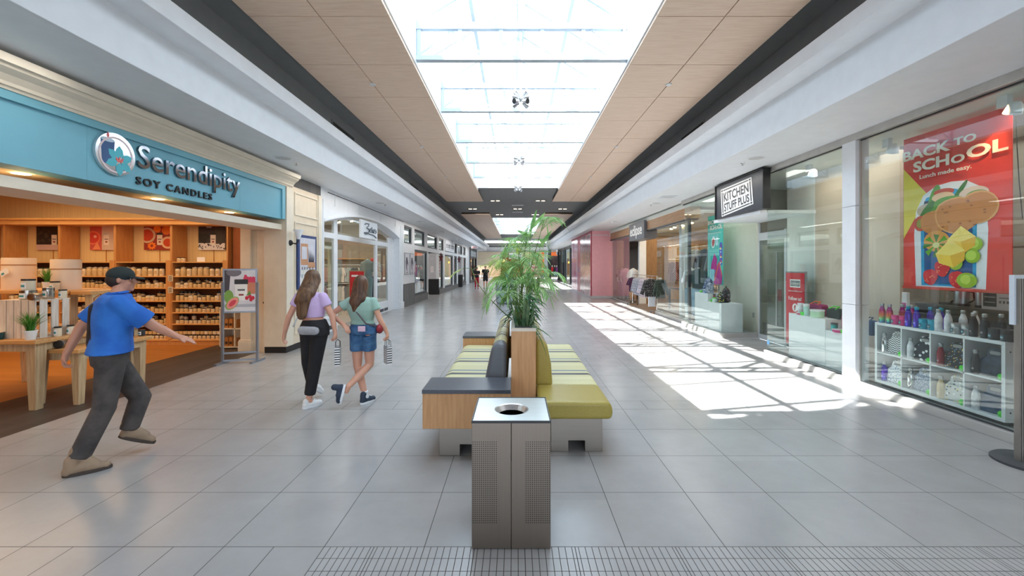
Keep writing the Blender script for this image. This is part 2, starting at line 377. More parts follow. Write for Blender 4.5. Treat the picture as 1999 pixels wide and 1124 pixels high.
# white fascias with their ledge and lip, and the lower soffits
def fascia(name, s, xf, zl, xlip, zt, xd, y0, y1):
    prof = [(s*xf, 3.57), (s*xf, zl), (s*xlip, zl), (s*xlip, zt), (s*xd, zt), (s*xd, zt+.08), (s*4.9, zt+.08), (s*4.9, 3.57)]
    o = MB().prism(prof, (0, y0, 0), (1, 0, 0), (0, 0, 1), (0, y1-y0, 0)); return struct(o.build(name, trimw, bevel=.006))
fascia('trim_1', -1, 3.55, 4.005, 3.235, 4.20, 3.80, -8, 50.5); fascia('trim_2', 1, 3.65, 4.073, 3.364, 4.258, 3.9, -8, 48.6)
# roof over the shops, outer walls
sbox('ceiling', offw, (-13, -4.96, -8, 9.62, 3.36, 3.5), (-13, -4.75, 9.62, 50, 3.40, 3.56), (-13, -4.88, -8, 50, 4.3, 4.4))
sbox('ceiling', offw, (4.86, 11, -8, 11.95, 3.50, 3.56), (5.0, 11, 11.95, 50, 3.42, 3.56), (4.88, 11, -8, 50, 4.34, 4.44))
sbox('wall_left', shopwood, (-12.6, -12.5, -2, 9.6, 0, 3.4), (-12.5, -5.11, -2.1, -2, 0, 3.4))
sbox('wall_left', white, (-5.3, -4.55, -8, -2.1, 0, 3.57), (-9.6, -9.5, 9.7, 50, 0, 3.4), (-9.5, -4.8, 17.3, 17.4, 0, 3.4), (-12, -4.6, 49.6, 50, 0, 5.2))
sbox('wall_right', white, (4.77, 5.2, -8, 2.2, 0, 3.57), (10.9, 11, -8, 50, 0, 3.5), (4.8, 11, 49.2, 49.6, 3.0, 5.2))
# skylights
def skylight(y0, y1, name, step, first, pend):
    t = struct(bpy.data.objects.new(name, None)); COL.objects.link(t); xa, xb, xm, ze, zr = -1.54, 1.72, .09, 5.5, 6.5
    sm = M('truss paint', (190, 204, 216), .5, var=.02)
    o = MB()
    o.box(xa-.12, xa+.012, y0-.1, y1+.1, 4.805, ze); o.box(xb-.012, xb+.12, y0-.1, y1+.1, 4.805, ze)
    for y in (y0-.088, y1-.012): o.prism([(xa, 4.87), (xb, 4.87), (xb, ze), (xm, zr), (xa, ze)], (0, y, 0), (1, 0, 0), (0, 0, 1), (0, .1, 0))
    o.build('curb', trimw, t)
    g = MB(); sl_ = (zr-ze)/(xm-xa)
    for s, xe in ((-1, xa-.1), (1, xb+.1)):
        g.prism([(xe, ze+.02), (xm, zr+.02), (xm, zr+.03), (xe, ze+.03)], (0, y0-.1, 0), (1, 0, 0), (0, 0, 1), (0, y1-y0+.2, 0))
    g.build('pane', roofglass, t)
    b = MB(); b.box(xm-.07, xm+.07, y0, y1, zr-.16, zr)
    for s, xe in ((-1, xa), (1, xb)):
        for f in (.5,): x = xm+(xe-xm)*f; z = zr+(ze-zr)*f; b.box(x-.03, x+.03, y0, y1, z-.09, z)
    y = first-2*step
    while y < y1:
        if y > y0:
            for xe in (xa, xb):
                b.bar((xe, y, ze-.02), (xm, y, zr-.02), .05, .09); b.bar((xe, y+step/2, ze-.02), (xm, y+step/2, zr-.02), .035, .07)
        y += step
    b.build('window_frame', sm, t)
    y = first-2*step
    while y < y1-.3:
        if y > y0+.2:
            q = MB(); q.box(xa, xb, y-.05, y+.05, 4.86, 4.93); q.box(xa, xb, y-.04, y+.04, 5.34, 5.44)
            for k in range(6): x = xa+.05+(xb-xa-.1)*k/5; q.box(x-.03, x+.03, y-.025, y+.025, 4.93, 5.34)
            for k in range(3):
                x = xa+(xb-xa)*(k+.5)/3; q.bar((x-.5, y, 4.95), (x, y, 5.33), .02); q.bar((x, y, 5.33), (x+.5, y, 4.95), .02)
            q.box(xm-.05, xm+.05, y-.03, y+.03, 5.44, zr-.1)
            q.build('roof_truss', sm, t)
        y += step
    return t
skylight(H1[0], H1[1], 'window_1', 2.13, 6.43, 0); skylight(H2[0], H2[1], 'window_2', 2.33, 29.8, 0)
# cross corridor at the far end
sbox('ceiling', dark, (-12, 12, 50, 52.7, 4.88, 5.0), (-12, 12, 60, 66, 4.88, 5.0), (-12, -6, 52.7, 60, 4.88, 5.0), (8, 12, 52.7, 60, 4.88, 5.0))
sbox('ceiling', trimw, (-6.1, -6, 52.6, 60.1, 4.88, 5.6), (8, 8.1, 52.6, 60.1, 4.88, 5.6), (-6, 8, 52.6, 52.7, 4.88, 5.6), (-6, 8, 60, 60.1, 4.88, 5.6))
sbox('wall_back', trimw, (-12, 12, 65.8, 66, 3.9, 4.7)); sbox('wall_back', dark, (-12, 12, 65.9, 66.1, 4.7, 4.95))
sbox('wall_back', beige, (-12, 12, 75.9, 76, 0, 3.9), (-12, -11.9, 50, 76, 0, 5), (11.9, 12, 50, 76, 0, 5)); sbox('ceiling', beige, (-12, 12, 66, 76, 3.8, 3.9))

# small things in the ceilings
for i, y in enumerate((3.4, 7.0, 10.65, 14.3)):
    for s, x in (('left', -2.40), ('right', 2.56)):
        t = MB().lathe([(.045, 0), (.055, .012), (.02, .02)], (x, y, 4.738), 14).build('ceiling_sensor', white)
        tag(t, 'white sensor dome on the %s timber ceiling seam, %s' % (s, ('just above the camera', 'by the first roof truss', 'by the third roof truss', 'near the skylight end')[i]), 'sensor')
WH = ('nearest the camera', 'second from the camera', 'third from the camera', 'fourth from the camera', 'fifth from the camera', 'farthest from the camera')
for s, sn, xs in ((-1, 'left', 4.0), (1, 'right', 4.13)):
    for i, y in enumerate((7.17, 12.3, 17.4, 22.5, 27.6)):
        t = thing('ceiling_speaker', 'round flush speaker grille in the %s soffit, %s' % (sn, WH[i] if i < 4 else WH[5]), 'speaker', (s*xs, y, 3.57))
        MB().lathe([(.13, -.012), (.15, -.004), (.15, 0)], (s*xs, y, 3.57), 24).build('rim', trimw, t); MB().lathe([(.12, -.014), (.122, -.010)], (s*xs, y, 3.57), 24).build('grille', M('speaker grille', (196, 198, 200), .6, var=.2, scale=200), t)
        q = thing('sprinkler_head', 'small sprinkler head in the %s soffit beside the speaker grille %s' % (sn, WH[i] if i < 4 else WH[5]), 'sprinkler', (s*(xs-.03), y+.38, 3.57))
        MB().lathe([(.035, -.006), (.04, 0)], (s*(xs-.03), y+.38, 3.57), 14).build('rim', chrome, q); MB().cyl((s*(xs-.03), y+.38, 3.565), (s*(xs-.03), y+.38, 3.53), .009).cyl((s*(xs-.03), y+.38, 3.53), (s*(xs-.03), y+.38, 3.526), .022).build('deflector', steels, q)
def wall_vent(x, s, y, lab):
    t = thing('air_vent', lab, 'vent', (x, y, 4.55)); a = x; b = x-s*.02
    MB().box(a, b, y-.6, y+.6, 4.42, 4.45).box(a, b, y-.6, y+.6, 4.67, 4.70).box(a, b, y-.6, y-.57, 4.45, 4.67).box(a, b, y+.57, y+.6, 4.45, 4.67).build('frame', dark, t)
    o = MB()
    for k in range(7): z = 4.47+k*.03; o.bar((x-s*.008, y-.57, z), (x-s*.008, y+.57, z), .012, .018)
    o.build('louvre', M('vent louvre', (52, 54, 56), .6), t)
for i, y in enumerate((3.2, 9.1, 15.4, 21.8, 29)):
    wall_vent(XL, -1, y, 'dark linear air vent high on the left ceiling step, '+WH[i]); wall_vent(XR, 1, y, 'dark linear air vent high on the right ceiling step, '+WH[i])
t = thing('return_grille', 'square white return air grille in the right soffit', 'vent', (4.07, 11.2, 3.57))
MB().box(3.87, 4.27, 11.0, 11.4, 3.558, 3.57).build('frame', trimw, t); o = MB()
for k in range(9): o.box(3.9+.04*k, 3.915+.04*k, 11.03, 11.37, 3.550, 3.558)
o.build('louvre', alum, t)
PL = {20.3: 'row nearest the first skylight', 23.2: 'middle row of the dark ceiling', 25.8: 'row nearest the far skylight'}
for x, y, c in ((-1.0, 20.3, 'left'), (1.2, 20.3, 'right'), (-2.4, 23.2, 'far left'), (.1, 23.2, 'centre'), (2.6, 23.2, 'far right'), (-1.0, 25.8, 'left'), (1.2, 25.8, 'right')):
    t = thing('twin_downlight', 'twin warm downlight in the dark ceiling, %s, %s' % (PL[y], c), 'downlight', (x, y, 4.88))
    MB().box(x-.28, x+.28, y-.12, y+.12, 4.872, 4.88).build('plate', charc, t)
    for d in (-.13, .13): MB().lathe([(.075, -.004), (.09, 0)], (x+d, y, 4.872), 16).build('bulb', lampm, t)
for y, l in ((21.8, 'nearer'), (24.6, 'farther')):
    t = thing('ceiling_diffuser', 'white slot air diffuser on the dark ceiling, the %s one' % l, 'vent', (.1, y, 4.88)); MB().box(-.2, .4, y-.12, y+.12, 4.866, 4.88).build('frame', trimw, t)
    o = MB(); [o.box(-.17, .37, y-.09+.05*k, y-.07+.05*k, 4.86, 4.866) for k in range(4)]; o.build('louvre', alum, t)
# chandeliers of spotlights hanging below the skylight ridge
for i, y in enumerate((7.55, 11.9, 16.2)):
    t = thing('spotlight_cluster', 'chrome cluster of spotlights hanging from the skylight ridge, '+('nearest', 'middle one', 'farthest')[i], 'light fixture', (.09, y, 4.74))
    MB().cyl((.09, y, 4.74), (.09, y, 6.35), .018).build('rod', trimw, t)
    MB().ell((.09, y, 4.74), (.05, .05, .07)).build('hub', chrome, t, True)
    for k in range(8):
        a = PI/4+(k//2)*PI/2; z = 4.80 if k % 2 else 4.69; d = V((math.cos(a), math.sin(a), 0)); c = V((.09, y, z))
        h = MB(); h.cyl(c, c+d*.1, .008); h.cyl(c+d*.07-V((0, 0, .02)), c+d*.17+V((0, 0, -.05+.07*(k % 2))), .032, .05, 14)
        h.build('lamp_head', chrome, t, True)
# far end columns and shopfronts (far end of the concourse)
def at(px, py, Y): return V(((px-1007)/815*Y, Y, 1.708-(py-519)/815*Y))
def pxbox(mb, x0, x1, y0, y1, Y, d):
    a, b = at(x0, y1, Y), at(x1, y0, Y); return mb.box(a.x, b.x, Y, Y+d, max(0, a.z), b.z)
# ================================================================ LEFT SIDE: candle shop
FX = -4.52
# header band (powder blue) with frame strip and seams, cream cornice, lamps in its soffit
h = MB(); h.box(-4.78, FX-.02, -2, 8.17, 2.62, 3.27); struct(h.build('wall_left', blue))
h = MB(); h.box(FX-.02, FX+.01, -2, 8.17, 3.19, 3.27).box(FX-.02, FX+.01, 8.07, 8.17, 2.62, 3.19)
for y in (4.42, 6.87): h.box(FX-.02, FX-.018, y-.004, y+.004, 2.62, 3.19)
struct(h.build('trim_3', blue))
prof = [(FX-.2, 3.27), (FX+.02, 3.27), (FX+.03, 3.30), (FX+.045, 3.30), (FX+.05, 3.33), (FX+.09, 3.38), (FX+.15, 3.42), (FX+.16, 3.45), (FX+.19, 3.45), (FX+.20, 3.52), (FX-.2, 3.52)]
h = MB().prism(prof, (0, -2, 0), (1, 0, 0), (0, 0, 1), (0, 10.32, 0)); h.prism([(a, b) for a, b in prof], (0, 8.32, 0), (1, 0, 0), (0, 0, 1), (0, .08, 0)); struct(h.build('trim_4', cream))
sbox('trim_5', creamd, (-5.7, -4.78, -2, 8.28, 2.62, 2.68))
sbox('trim_6', cream, (-5.2, -4.6, -2, 8.28, 2.42, 2.525))
sbox('wall_left', shopwood, (-5.75, -5.7, -2, 8.28, 2.66, 3.36))
for i, y in enumerate((2.5, 4.1, 5.67, 7.08)):
    t = thing('downlight', 'round warm downlight in the candle shop entrance soffit, '+('above the picture edge', 'nearest in view', 'middle one', 'farthest one')[i], 'downlight', (-4.86, y, 2.62))
    MB().lathe([(.08, -.006), (.1, 0)], (-4.86, y, 2.62), 20).build('rim', trimw, t); MB().lathe([(.065, -.009), (.07, -.004)], (-4.86, y, 2.62), 20).build('bulb', lampm, t)
# jamb panels, pilaster, corner pillar with black base
sbox('wall_left', creamd, (-5.45, -4.55, 8.30, 9.0, 0, 2.62), (-4.95, FX, 8.20, 9.66, 0, 3.32))
j = MB(); j.box(-5.44, -5.24, 8.24, 8.30, 0, 2.5).box(-5.47, -5.21, 8.21, 8.30, 0, .22).box(-5.46, -5.22, 8.22, 8.30, .22, .25)
for x in (-5.17, -4.95): j.box(x, x+.012, 8.288, 8.30, .02, 2.6)
tj = struct(j.build('trim_7', creamd, bevel=.004)); MB().ell((-5.0, 8.285, .98), (.02, .02, .02)).build('knob', black, tj)
sbox('baseboard_left', black, (-4.93, FX+.012, 8.19, 9.7, 0, .12))
j = MB()
for a, b, z0, z1 in ((8.2, 8.45, .12, 3.27),): j.box(FX, FX+.02, a, b, z0, z1)
for y0, y1, z0, z1 in ((8.52, 9.50, 2.75, 3.22), (8.52, 9.50, .3, 2.62)):
    j.box(FX, FX+.018, y0, y1, z0, z0+.03).box(FX, FX+.018, y0, y1, z1-.03, z1).box(FX, FX+.018, y0, y0+.03, z0+.03, z1-.03).box(FX, FX+.018, y1-.03, y1, z0+.03, z1-.03)
j.box(FX, FX+.03, 9.52, 9.66, .12, 3.32)
struct(j.build('trim_8', cream, bevel=.004))
sbox('wall_left', stone, (-4.9, FX-.06, 8.3, 9.8, 3.32, 3.57))
# wall sconce
t = thing('wall_sconce', 'black wall sconce with a flared frosted glass shade beside the blue-framed poster', 'wall lamp', (FX+.02, 8.33, 2.17))
MB().cyl((FX+.02, 8.33, 2.17), (FX+.05, 8.33, 2.17), .06, .045, 18).build('backplate', black, t, True)
MB().tube([(FX+.04, 8.33, 2.17), (FX+.12, 8.33, 2.15), (FX+.17, 8.33, 2.17), (FX+.18, 8.33, 2.24)], .012).build('arm', black, t, True)
MB().lathe([(.03, 0), (.04, .03), (.06, .10), (.10, .19), (.095, .19), (.055, .1), (.03, .03)], (FX+.18, 8.33, 2.24), 20).build('lamp_shade', M('frosted glass', (236, 240, 244), .3), t, True)
# poster on the cream panel
t = thing('framed_poster', 'blue-framed poster of candle bottles and wooden crates on the cream wall panel', 'poster', (FX+.02, 8.6, 1.25))
MB().box(FX+.01, FX+.05, 8.58, 9.36, 1.22, 2.36).build('frame', M('navy frame', (50, 70, 120), .4), t, bevel=.006)
p = Print((FX+.052, 8.64, 1.28), LEFT, .66, 1.02); P = lambda *c: M('ink %d %d %d' % c, c, .5, var=.05)
p.rect(0, 0, 1, 1, P(206, 206, 214)).rect(0, 0, 1, .2, P(232, 232, 236))
for k in range(6): p.rect(.02+k*.17, .2, .025+k*.17, 1, P(170, 170, 184))
for x0, y0, x1, y1 in ((.05, .5, .5, .56), (.05, .82, .5, .88), (.05, .5, .11, .88), (.44, .5, .5, .88), (.5, .38, .98, .46), (.05, .44, .98, .5)): p.rect(x0, y0, x1, y1, P(190, 140, 104))
for k in range(7): p.poly([(.55+.05*k, .5), (.6+.05*k, .5), (.52+.07*k, .8-.02*k)], P(44, 44, 60))
for x in (.06, .22, .38, .56, .74): p.poly(rrect(x, .1, x+.13, .34, .03), P(226, 224, 214)).rect(x+.04, .34, x+.09, .4, P(90, 90, 90)).rect(x+.02, .17, x+.11, .25, P(160, 176, 180))
p.rect(.1, .04, .9, .07, P(150, 40, 60)); p.done(t)

# shop sign: emblem disc and raised lettering
t = thing('shop_sign', 'raised dark shop name with a round candle and flower emblem on the powder blue band', 'sign', (FX, 4.6, 2.75))
mirr = M('mirror black letters', (128, 130, 136), .05, 1, var=.03)
text('Serendipity', (FX-.02, 4.99, 2.865-.06), LEFT, mirr, t, 1.84, .36, .03, .006, space=1.0)
text('SOY CANDLES', (FX-.02, 4.98, 2.685), LEFT, black, t, 1.24, .095, .02, .018, space=1.35)
c0 = V((FX-.018, 4.71, 2.965))
MB().cyl(c0, c0+V((.03, 0, 0)), .235, n=40).build('emblem_disc', M('mirror acrylic', (214, 222, 228), .12, .8, var=.02), t, True)
e = Print(c0+V((.031, -.235, -.235)), LEFT, .47, .47); pk = P(228, 206, 208); tq = P(74, 176, 190); nv = P(46, 84, 132)
ring = [(.5+.43*math.cos(a), .48+.43*math.sin(a)) for a in [2*PI*i/36 for i in range(37)]]+[(.5+.39*math.cos(a), .48+.39*math.sin(a)) for a in [-2*PI*i/36 for i in range(37)]]
for k in range(36):
    a, b = 2*PI*k/36, 2*PI*(k+1)/36; e.mb.mi = 0
    if not e.mats: e.mats.append(pk)
    u, v, n = e.fr; e.mb.prism([(.47*(.5+r*math.cos(g)), .47*(.48+r*math.sin(g))) for r, g in ((.43, a), (.43, b), (.39, b), (.39, a))], e.o+n*.0006, u, v, n*.001)
e.k = 2
e.poly([(.16, .24), (.42, .24), (.46, .80), (.12, .80)], nv); e.disc(.29, .80, .17, P(190, 208, 224), .05)
e.poly([(.29, .83), (.33, .90), (.30, 1.0), (.26, .90)], P(226, 110, 116))
def petal(cx, cy, a, l, wd): return [(cx+x*math.cos(a)-y*math.sin(a), cy+x*math.sin(a)+y*math.cos(a)) for x, y in ((.05, 0), (l*.4, wd), (l*.75, wd*.8), (l, 0), (l*.75, -wd*.8), (l*.4, -wd))]
for a in (90, 140, 25, 200, 270, 325): e.poly(petal(.58, .36, math.radians(a), .36, .10), tq)
for a in (90, 60, 120): e.poly(petal(.58, .28, math.radians(a), .2, .025), P(226, 100, 96))
e.done(t, 'emblem')

# shelving bays facing the entrance
YF, YB = 9.05, 9.46
BX = [-12.3, -11.09, -9.90, -8.69, -7.47, -6.24]
LV = [1.80, 1.49, 1.235, .953, .703, .453, .12]
sbox('wall_left', beadm, (-12.5, -5.45, YB+.02, YB+.12, 0, 3.4)); sbox('wall_left', M('rust wall', (150, 84, 44), .6), (-6.20, -5.45, YF+.1, YB+.02, 0, 3.4))
sbox('trim_9', shopwoodh, (-12.4, -6.18, YF-.06, YB, 2.60, 2.63), (-12.4, -6.16, YF-.03, YB, 2.63, 2.70), (-12.4, -6.14, YF-.07, YB, 2.70, 2.74), bevel=.004)
BN = ['at the far left edge of the picture', 'second from the left', 'third from the left', 'behind the walking man', 'nearest the entrance jamb']
BN2 = ['leftmost bay', 'second bay from left', 'third bay from left', 'bay right of the man', 'bay nearest the sign stand']
LN = ['top shelf', 'second shelf down', 'third shelf down', 'fourth shelf down', 'fifth shelf down', 'bottom ledge']
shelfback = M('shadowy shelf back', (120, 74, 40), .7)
PH = [((40, 34, 38), (224, 216, 206)), ((204, 92, 84), (236, 226, 216)), ((150, 50, 40), (232, 220, 204)), ((44, 40, 48), (230, 226, 220))]
for b in range(5):
    x0, x1 = BX[b], BX[b+1]
    t = thing('shelving_unit', 'honey oak shelving bay full of candles, '+BN2[b], 'shelves', ((x0+x1)/2, YF, 0), 'oak shelving bays of the candle shop')
    MB().box(x1-.03, x1, YF, YB, .12, 2.60).box(x0, x0+.02, YF, YB, .12, 2.6).build('side_panel', shopwood, t, bevel=.003)
    MB().box(x1-.11, x1-.001, YF-.01, YF+.01, .12, 1.83).build('face_stile', shopwood, t)
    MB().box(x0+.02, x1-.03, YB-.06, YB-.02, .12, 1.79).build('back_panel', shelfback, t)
    MB().box(x0, x1, YF-.04, YB, 0, .10).build('plinth', shopwood, t)
    for k, z in enumerate(LV): MB().box(x0+.02, x1-.03, YF-(.06 if k == 6 else 0), YB-.02, z-.022, z).build('shelf', shopwoodh, t)
    MB().box((x0+x1)/2, (x0+x1)/2+.006, YB, YB+.02, 1.8, 2.6).build('batten', shopwood, t)
    if b:
        c1, c2 = PH[b-1]; px0 = x1-.93
        q = thing('photo_panel', ('dark photo of a candle jar among pine sprigs', 'pink grapefruit candle photo', 'candle photo with pancakes and orange flowers', 'candle photo with blackberries on white wood')[b-1]+', '+('second bay', 'third bay', 'fourth bay', 'bay nearest the jamb')[b-1], 'picture', (px0, YB-.03, 2.07))
        MB().box(px0, px0+.60, YB-.03, YB-.015, 2.07, 2.62).build('board', P(*c1), q)
        a = Print((px0, YB-.031, 2.07), FRONT, .60, .55)
        if b == 1:
            a.rect(0, 0, 1, .22, P(206, 180, 176))
            for k in range(16): a.disc(R.uniform(.05, .6), R.uniform(.3, .95), R.uniform(.03, .07), P(64, 60, 50), n=7)
        if b == 2:
            a.rect(.45, 0, 1, 1, P(214, 196, 180)).disc(.12, .5, .28, P(236, 120, 90)).disc(.12, .5, .22, P(214, 70, 60)).poly([(.1, .02), (.4, .02), (.28, .34)], P(240, 150, 110)).disc(.2, .55, .06, P(240, 180, 160))
        if b == 3:
            a.disc(.12, .6, .32, P(206, 180, 150)).disc(.12, .6, .24, P(190, 60, 30)).disc(.5, .85, .14, P(240, 130, 40)).disc(.85, .8, .18, P(230, 120, 40)).disc(.9, .3, .25, P(224, 190, 150)).disc(.9, .3, .17, P(200, 70, 30))
            for k in range(9): a.poly(petal(.3, .17, 2*PI*k/9, .18, .04), P(244, 130, 30))
        if b == 4:
            a.rect(0, 0, 1, .28, P(222, 222, 226)).disc(.2, .5, .2, P(24, 24, 26), wob=.2).rect(.62, .25, .9, .95, P(54, 52, 50)).rect(.30, .9, .5, 1, P(150, 150, 150))
            for k in range(26): a.disc(R.uniform(0, 1), R.uniform(.02, .26), .02, P(26, 22, 40), .03, n=7)
        cx = (.68, .62, .60, .56)[b-1]
        a.poly(rrect(cx-.1, .2, cx+.1, .66, .03), P(*c2)).rect(cx-.11, .62, cx+.11, .7, P(*( (30, 30, 30) if b != 2 else (200, 196, 190)))).rect(cx-.07, .42, cx+.07, .46, P(120, 110, 110)).rect(cx-.04, .3, cx+.04, .36, P(150, 60, 60)); a.done(q, 'print')
# jars: one mesh each (too small to show parts)
wax = M('cream wax', (212, 186, 134), .35, var=.06, scale=20); waxw = M('white wax', (232, 218, 190), .35); lidk = M('black lid', (34, 32, 30), .4); lidc = M('clear glass lid', (200, 200, 196), .12, var=.1)
lab = M('kraft label', (205, 178, 134), .6); tealab = M('teal print', (60, 150, 156), .5); tin = M('tin', (176, 172, 166), .25, 1)
def jar(r, hh, body, lid, label, kind=0, name='candle_jar'):
    o = MB(); o.lathe([(r*.9, 0), (r, r*.15), (r, hh*.72), (r*.86, hh*.8), (r*.86, hh*.84)], n=12)
    o.mi = 1; o.lathe([(r*.92, hh*.84), (r*.94, hh*.86), (r*.94, hh*.97), (r*.8, hh)] if kind == 0 else [(r*.95, hh*.84), (r, hh*.9), (r*.6, hh*.95), (r*.2, hh*.97), (r*.25, hh)], n=12)
    o.mi = 2; n = 12
    vs = []; fs = []
    for i in range(5): a = -PI/2-.8+1.6*i/4; vs += [((r+.0015)*math.cos(a), (r+.0015)*math.sin(a), hh*.22), ((r+.0015)*math.cos(a), (r+.0015)*math.sin(a), hh*.6)]
    for i in range(4): fs.append((2*i, 2*i+2, 2*i+3, 2*i+1))
    o.add(vs, fs); return o.build(name, [body, lid, label], smooth=True)
PR = [jar(.042, .10, wax, lidk, lab), jar(.038, .14, wax, lidk, lab), jar(.05, .12, waxw, lidc, lab, 1), jar(.055, .20, wax, lidc, lab, 1), jar(.048, .19, waxw, lidk, lab), jar(.036, .085, waxw, lidk, lab)]
used = set(); stack = []
def put(i, loc, label, group=None, cat='candle', sc=1):
    o = PR[i]
    if i in used: o = o.copy(); COL.objects.link(o)
    used.add(i); o.location = loc; o.rotation_euler = (0, 0, R.uniform(-.4, .4)); o.scale = (sc, sc, sc); tag(o, label, cat, group); return o
for b in (1, 2, 3, 4):
    for k in range(6):
        z = LV[k+1]; x = BX[b]+.09; n = 0
        lb = 'candle jar in the front row, %s, %s' % (LN[k], BN2[b]); g = 'candle jars, %s, %s' % (LN[k], BN2[b])
        while x < BX[b+1]-.13:
            if k == 0: i = R.choice((3, 3, 4))
            elif k == 5: i = 5
            else: i = R.choice((0, 0, 1, 2, 5))
            if b == 1 and x > BX[b]+.62 and k > 0: break
            put(i, (x, YF+.07, z), lb, g); stack.append((x+.02, YF+.17, z, i))
            x += .096 if k else .125
# second rows and stacked jars as one countless mass behind the front rows
o = MB(); jm = [wax, lidk, waxw]
for b in (1, 2, 3, 4):
    for k in range(6):
        z = LV[k+1]; x = BX[b]+.07
        while x < BX[b+1]-.12:
            if k == 5: top = .115; bz = z+.1; yy = YF+.08
            else: yy = YF+.2; bz = z; 
            hh = R.choice((.13, .17, .19)) if k < 5 else .085; r = .042
            if k < 5 and R.random() < .12: x += .09; continue
            o.mi = R.choice((0, 0, 2)); o.lathe([(r, 0), (r, hh*.8)], (x, yy, bz), 10); o.mi = 1; o.lathe([(r*.95, hh*.8), (r*.95, hh)], (x, yy, bz), 10)
            x += .092
tag(o.build('candle_jars', jm), 'cream candle jars with dark lids packed in rows behind the front jars', 'candles', kind='stuff')
def small(i, x, y, z, label, group=None): return put(i, (x, y, z), label, group)
for k in range(2): small(5, -7.38+.095*k, 9.15, 1.80, 'small white candle jar on top of the shelves beside the price card', 'pair of jars on top of the shelves').scale = (1.15,)*3
t = MB().box(-6.95, -6.78, 9.10, 9.11, 1.80, 1.90).build('price_card', paper); tag(t, 'blank white card standing on top of the right-hand shelving bay', 'card')
for i, (x, z) in enumerate(((-7.475, 1.37), (-7.475, 1.12), (-11.1, 1.33))):
    t = thing('shelf_notice', ('upper small grey notice on the stile between the two right bays', 'lower small grey notice on the stile between the two right bays', 'small grey notice on the stile at the far left')[i], 'notice', (x, YF-.012, z))
    MB().box(x-.055, x+.055, YF-.016, YF-.011, z, z+.14).build('card', P(196, 186, 166), t)
    a = Print((x-.055, YF-.017, z), FRONT, .11, .14); [a.rect(.2, .2+.25*q, .8, .3+.25*q, P(90, 84, 76)) for q in range(3)]; a.done(t)
# little white side rack with bags by the jamb
t = thing('bag_rack', 'low white open rack of brown paper bags behind the candle sign stand', 'rack', (-6.05, 8.75, 0))
MB().box(-6.12, -5.50, 8.98, 9.0, .02, .82).box(-6.12, -6.10, 8.62, 8.98, .02, .82).box(-5.52, -5.50, 8.62, 8.98, .02, .82).box(-5.82, -5.80, 8.62, 8.98, .02, .82).build('frame', cream, t)
for z in (.02, .40, .80): MB().box(-6.12, -5.50, 8.62, 8.98, z, z+.02).build('shelf', cream, t)
for k in range(6):
    x = -6.04+.09*(k % 3); z = .04+.38*(k//3)
    q = thing('paper_bag', 'brown paper bag in the low white rack, '+('bottom' if k < 3 else 'middle')+' shelf', 'bag', (x, 8.7, z), 'brown bags, %s shelf of the low rack' % ('bottom' if k < 3 else 'middle'))
    MB().prism([(0, 0), (.07, 0), (.07, .17), (.035, .2), (0, .17)], (x, 8.66, z), (1, 0, 0), (0, 0, 1), (0, .2, 0)).build('bag_body', P(176, 116, 60), q); MB().box(x+.01, x+.06, 8.655, 8.66, z+.05, z+.1).build('label', P(60, 44, 34), q)

# ---------------------------------------------------------------- tables and what stands on them
rustic = wood('pale rustic timber', (176, 146, 108), (204, 176, 136), .6, 2, 3); rustop = wood('rustic table top', (196, 142, 84), (214, 166, 108), .5, 0, 3)
whitew = wood('whitewashed slats', (206, 192, 176), (226, 216, 204), .6, 2, 4)
def table(name, lab, x0, x1, y0, y1, z, lw=.13, tp=.05, apron=.09, cat='table'):
    t = thing(name, lab, cat, ((x0+x1)/2, (y0+y1)/2, 0))
    MB().box(x0, x1, y0, y1, z-tp, z).build('tabletop', rustop, t, bevel=.008)
    i = .05; MB().box(x0+i+.02, x1-i-.02, y0+i, y0+i+.025, z-tp-apron, z-tp).box(x0+i+.02, x1-i-.02, y1-i-.025, y1-i, z-tp-apron, z-tp).box(x0+i, x0+i+.025, y0+i+.02, y1-i-.02, z-tp-apron, z-tp).box(x1-i-.025, x1-i, y0+i+.02, y1-i-.02, z-tp-apron, z-tp).build('apron', rustic, t)
    for cx, sx in ((x0+i, 1), (x1-i, -1)):
        for cy, sy in ((y0+i, 1), (y1-i, -1)):
            a = [(cx, cy), (cx+sx*lw, cy), (cx+sx*lw, cy+sy*lw), (cx, cy+sy*lw)]; b = [(cx+sx*lw*.1, cy+sy*lw*.1), (cx+sx*lw*.75, cy+sy*lw*.1), (cx+sx*lw*.75, cy+sy*lw*.75), (cx+sx*lw*.1, cy+sy*lw*.75)]
            MB().add([(*p, z-tp) for p in a]+[(*p, 0) for p in b], [(0, 1, 2, 3), (4, 5, 6, 7), (0, 1, 5, 4), (1, 2, 6, 5), (2, 3, 7, 6), (3, 0, 4, 7)]).build('leg', rustic, t, bevel=.006)
    return t
table('display_table', 'rustic timber display table at the candle shop entrance, tall one at the left', -7.35, -5.6, 4.86, 6.3, .84)
table('display_table', 'lower rustic timber table behind the walking man', -5.98, -5.30, 5.06, 6.10, .695, .11)
# upper tier standing on the big table
t = thing('table_riser', 'timber riser tier standing on the tall display table', 'riser', (-6.5, 5.85, .84))
MB().box(-7.3, -6.02, 5.62, 6.2, 1.33, 1.38).box(-6.0, -5.72, 5.62, 6.2, 1.32, 1.37).build('tabletop', rustop, t, bevel=.006)
for x in (-7.2, -6.14, -5.84):
    for y in (5.66, 6.08): MB().box(x, x+.1, y, y+.1, .84, 1.32).build('leg', rustic, t)
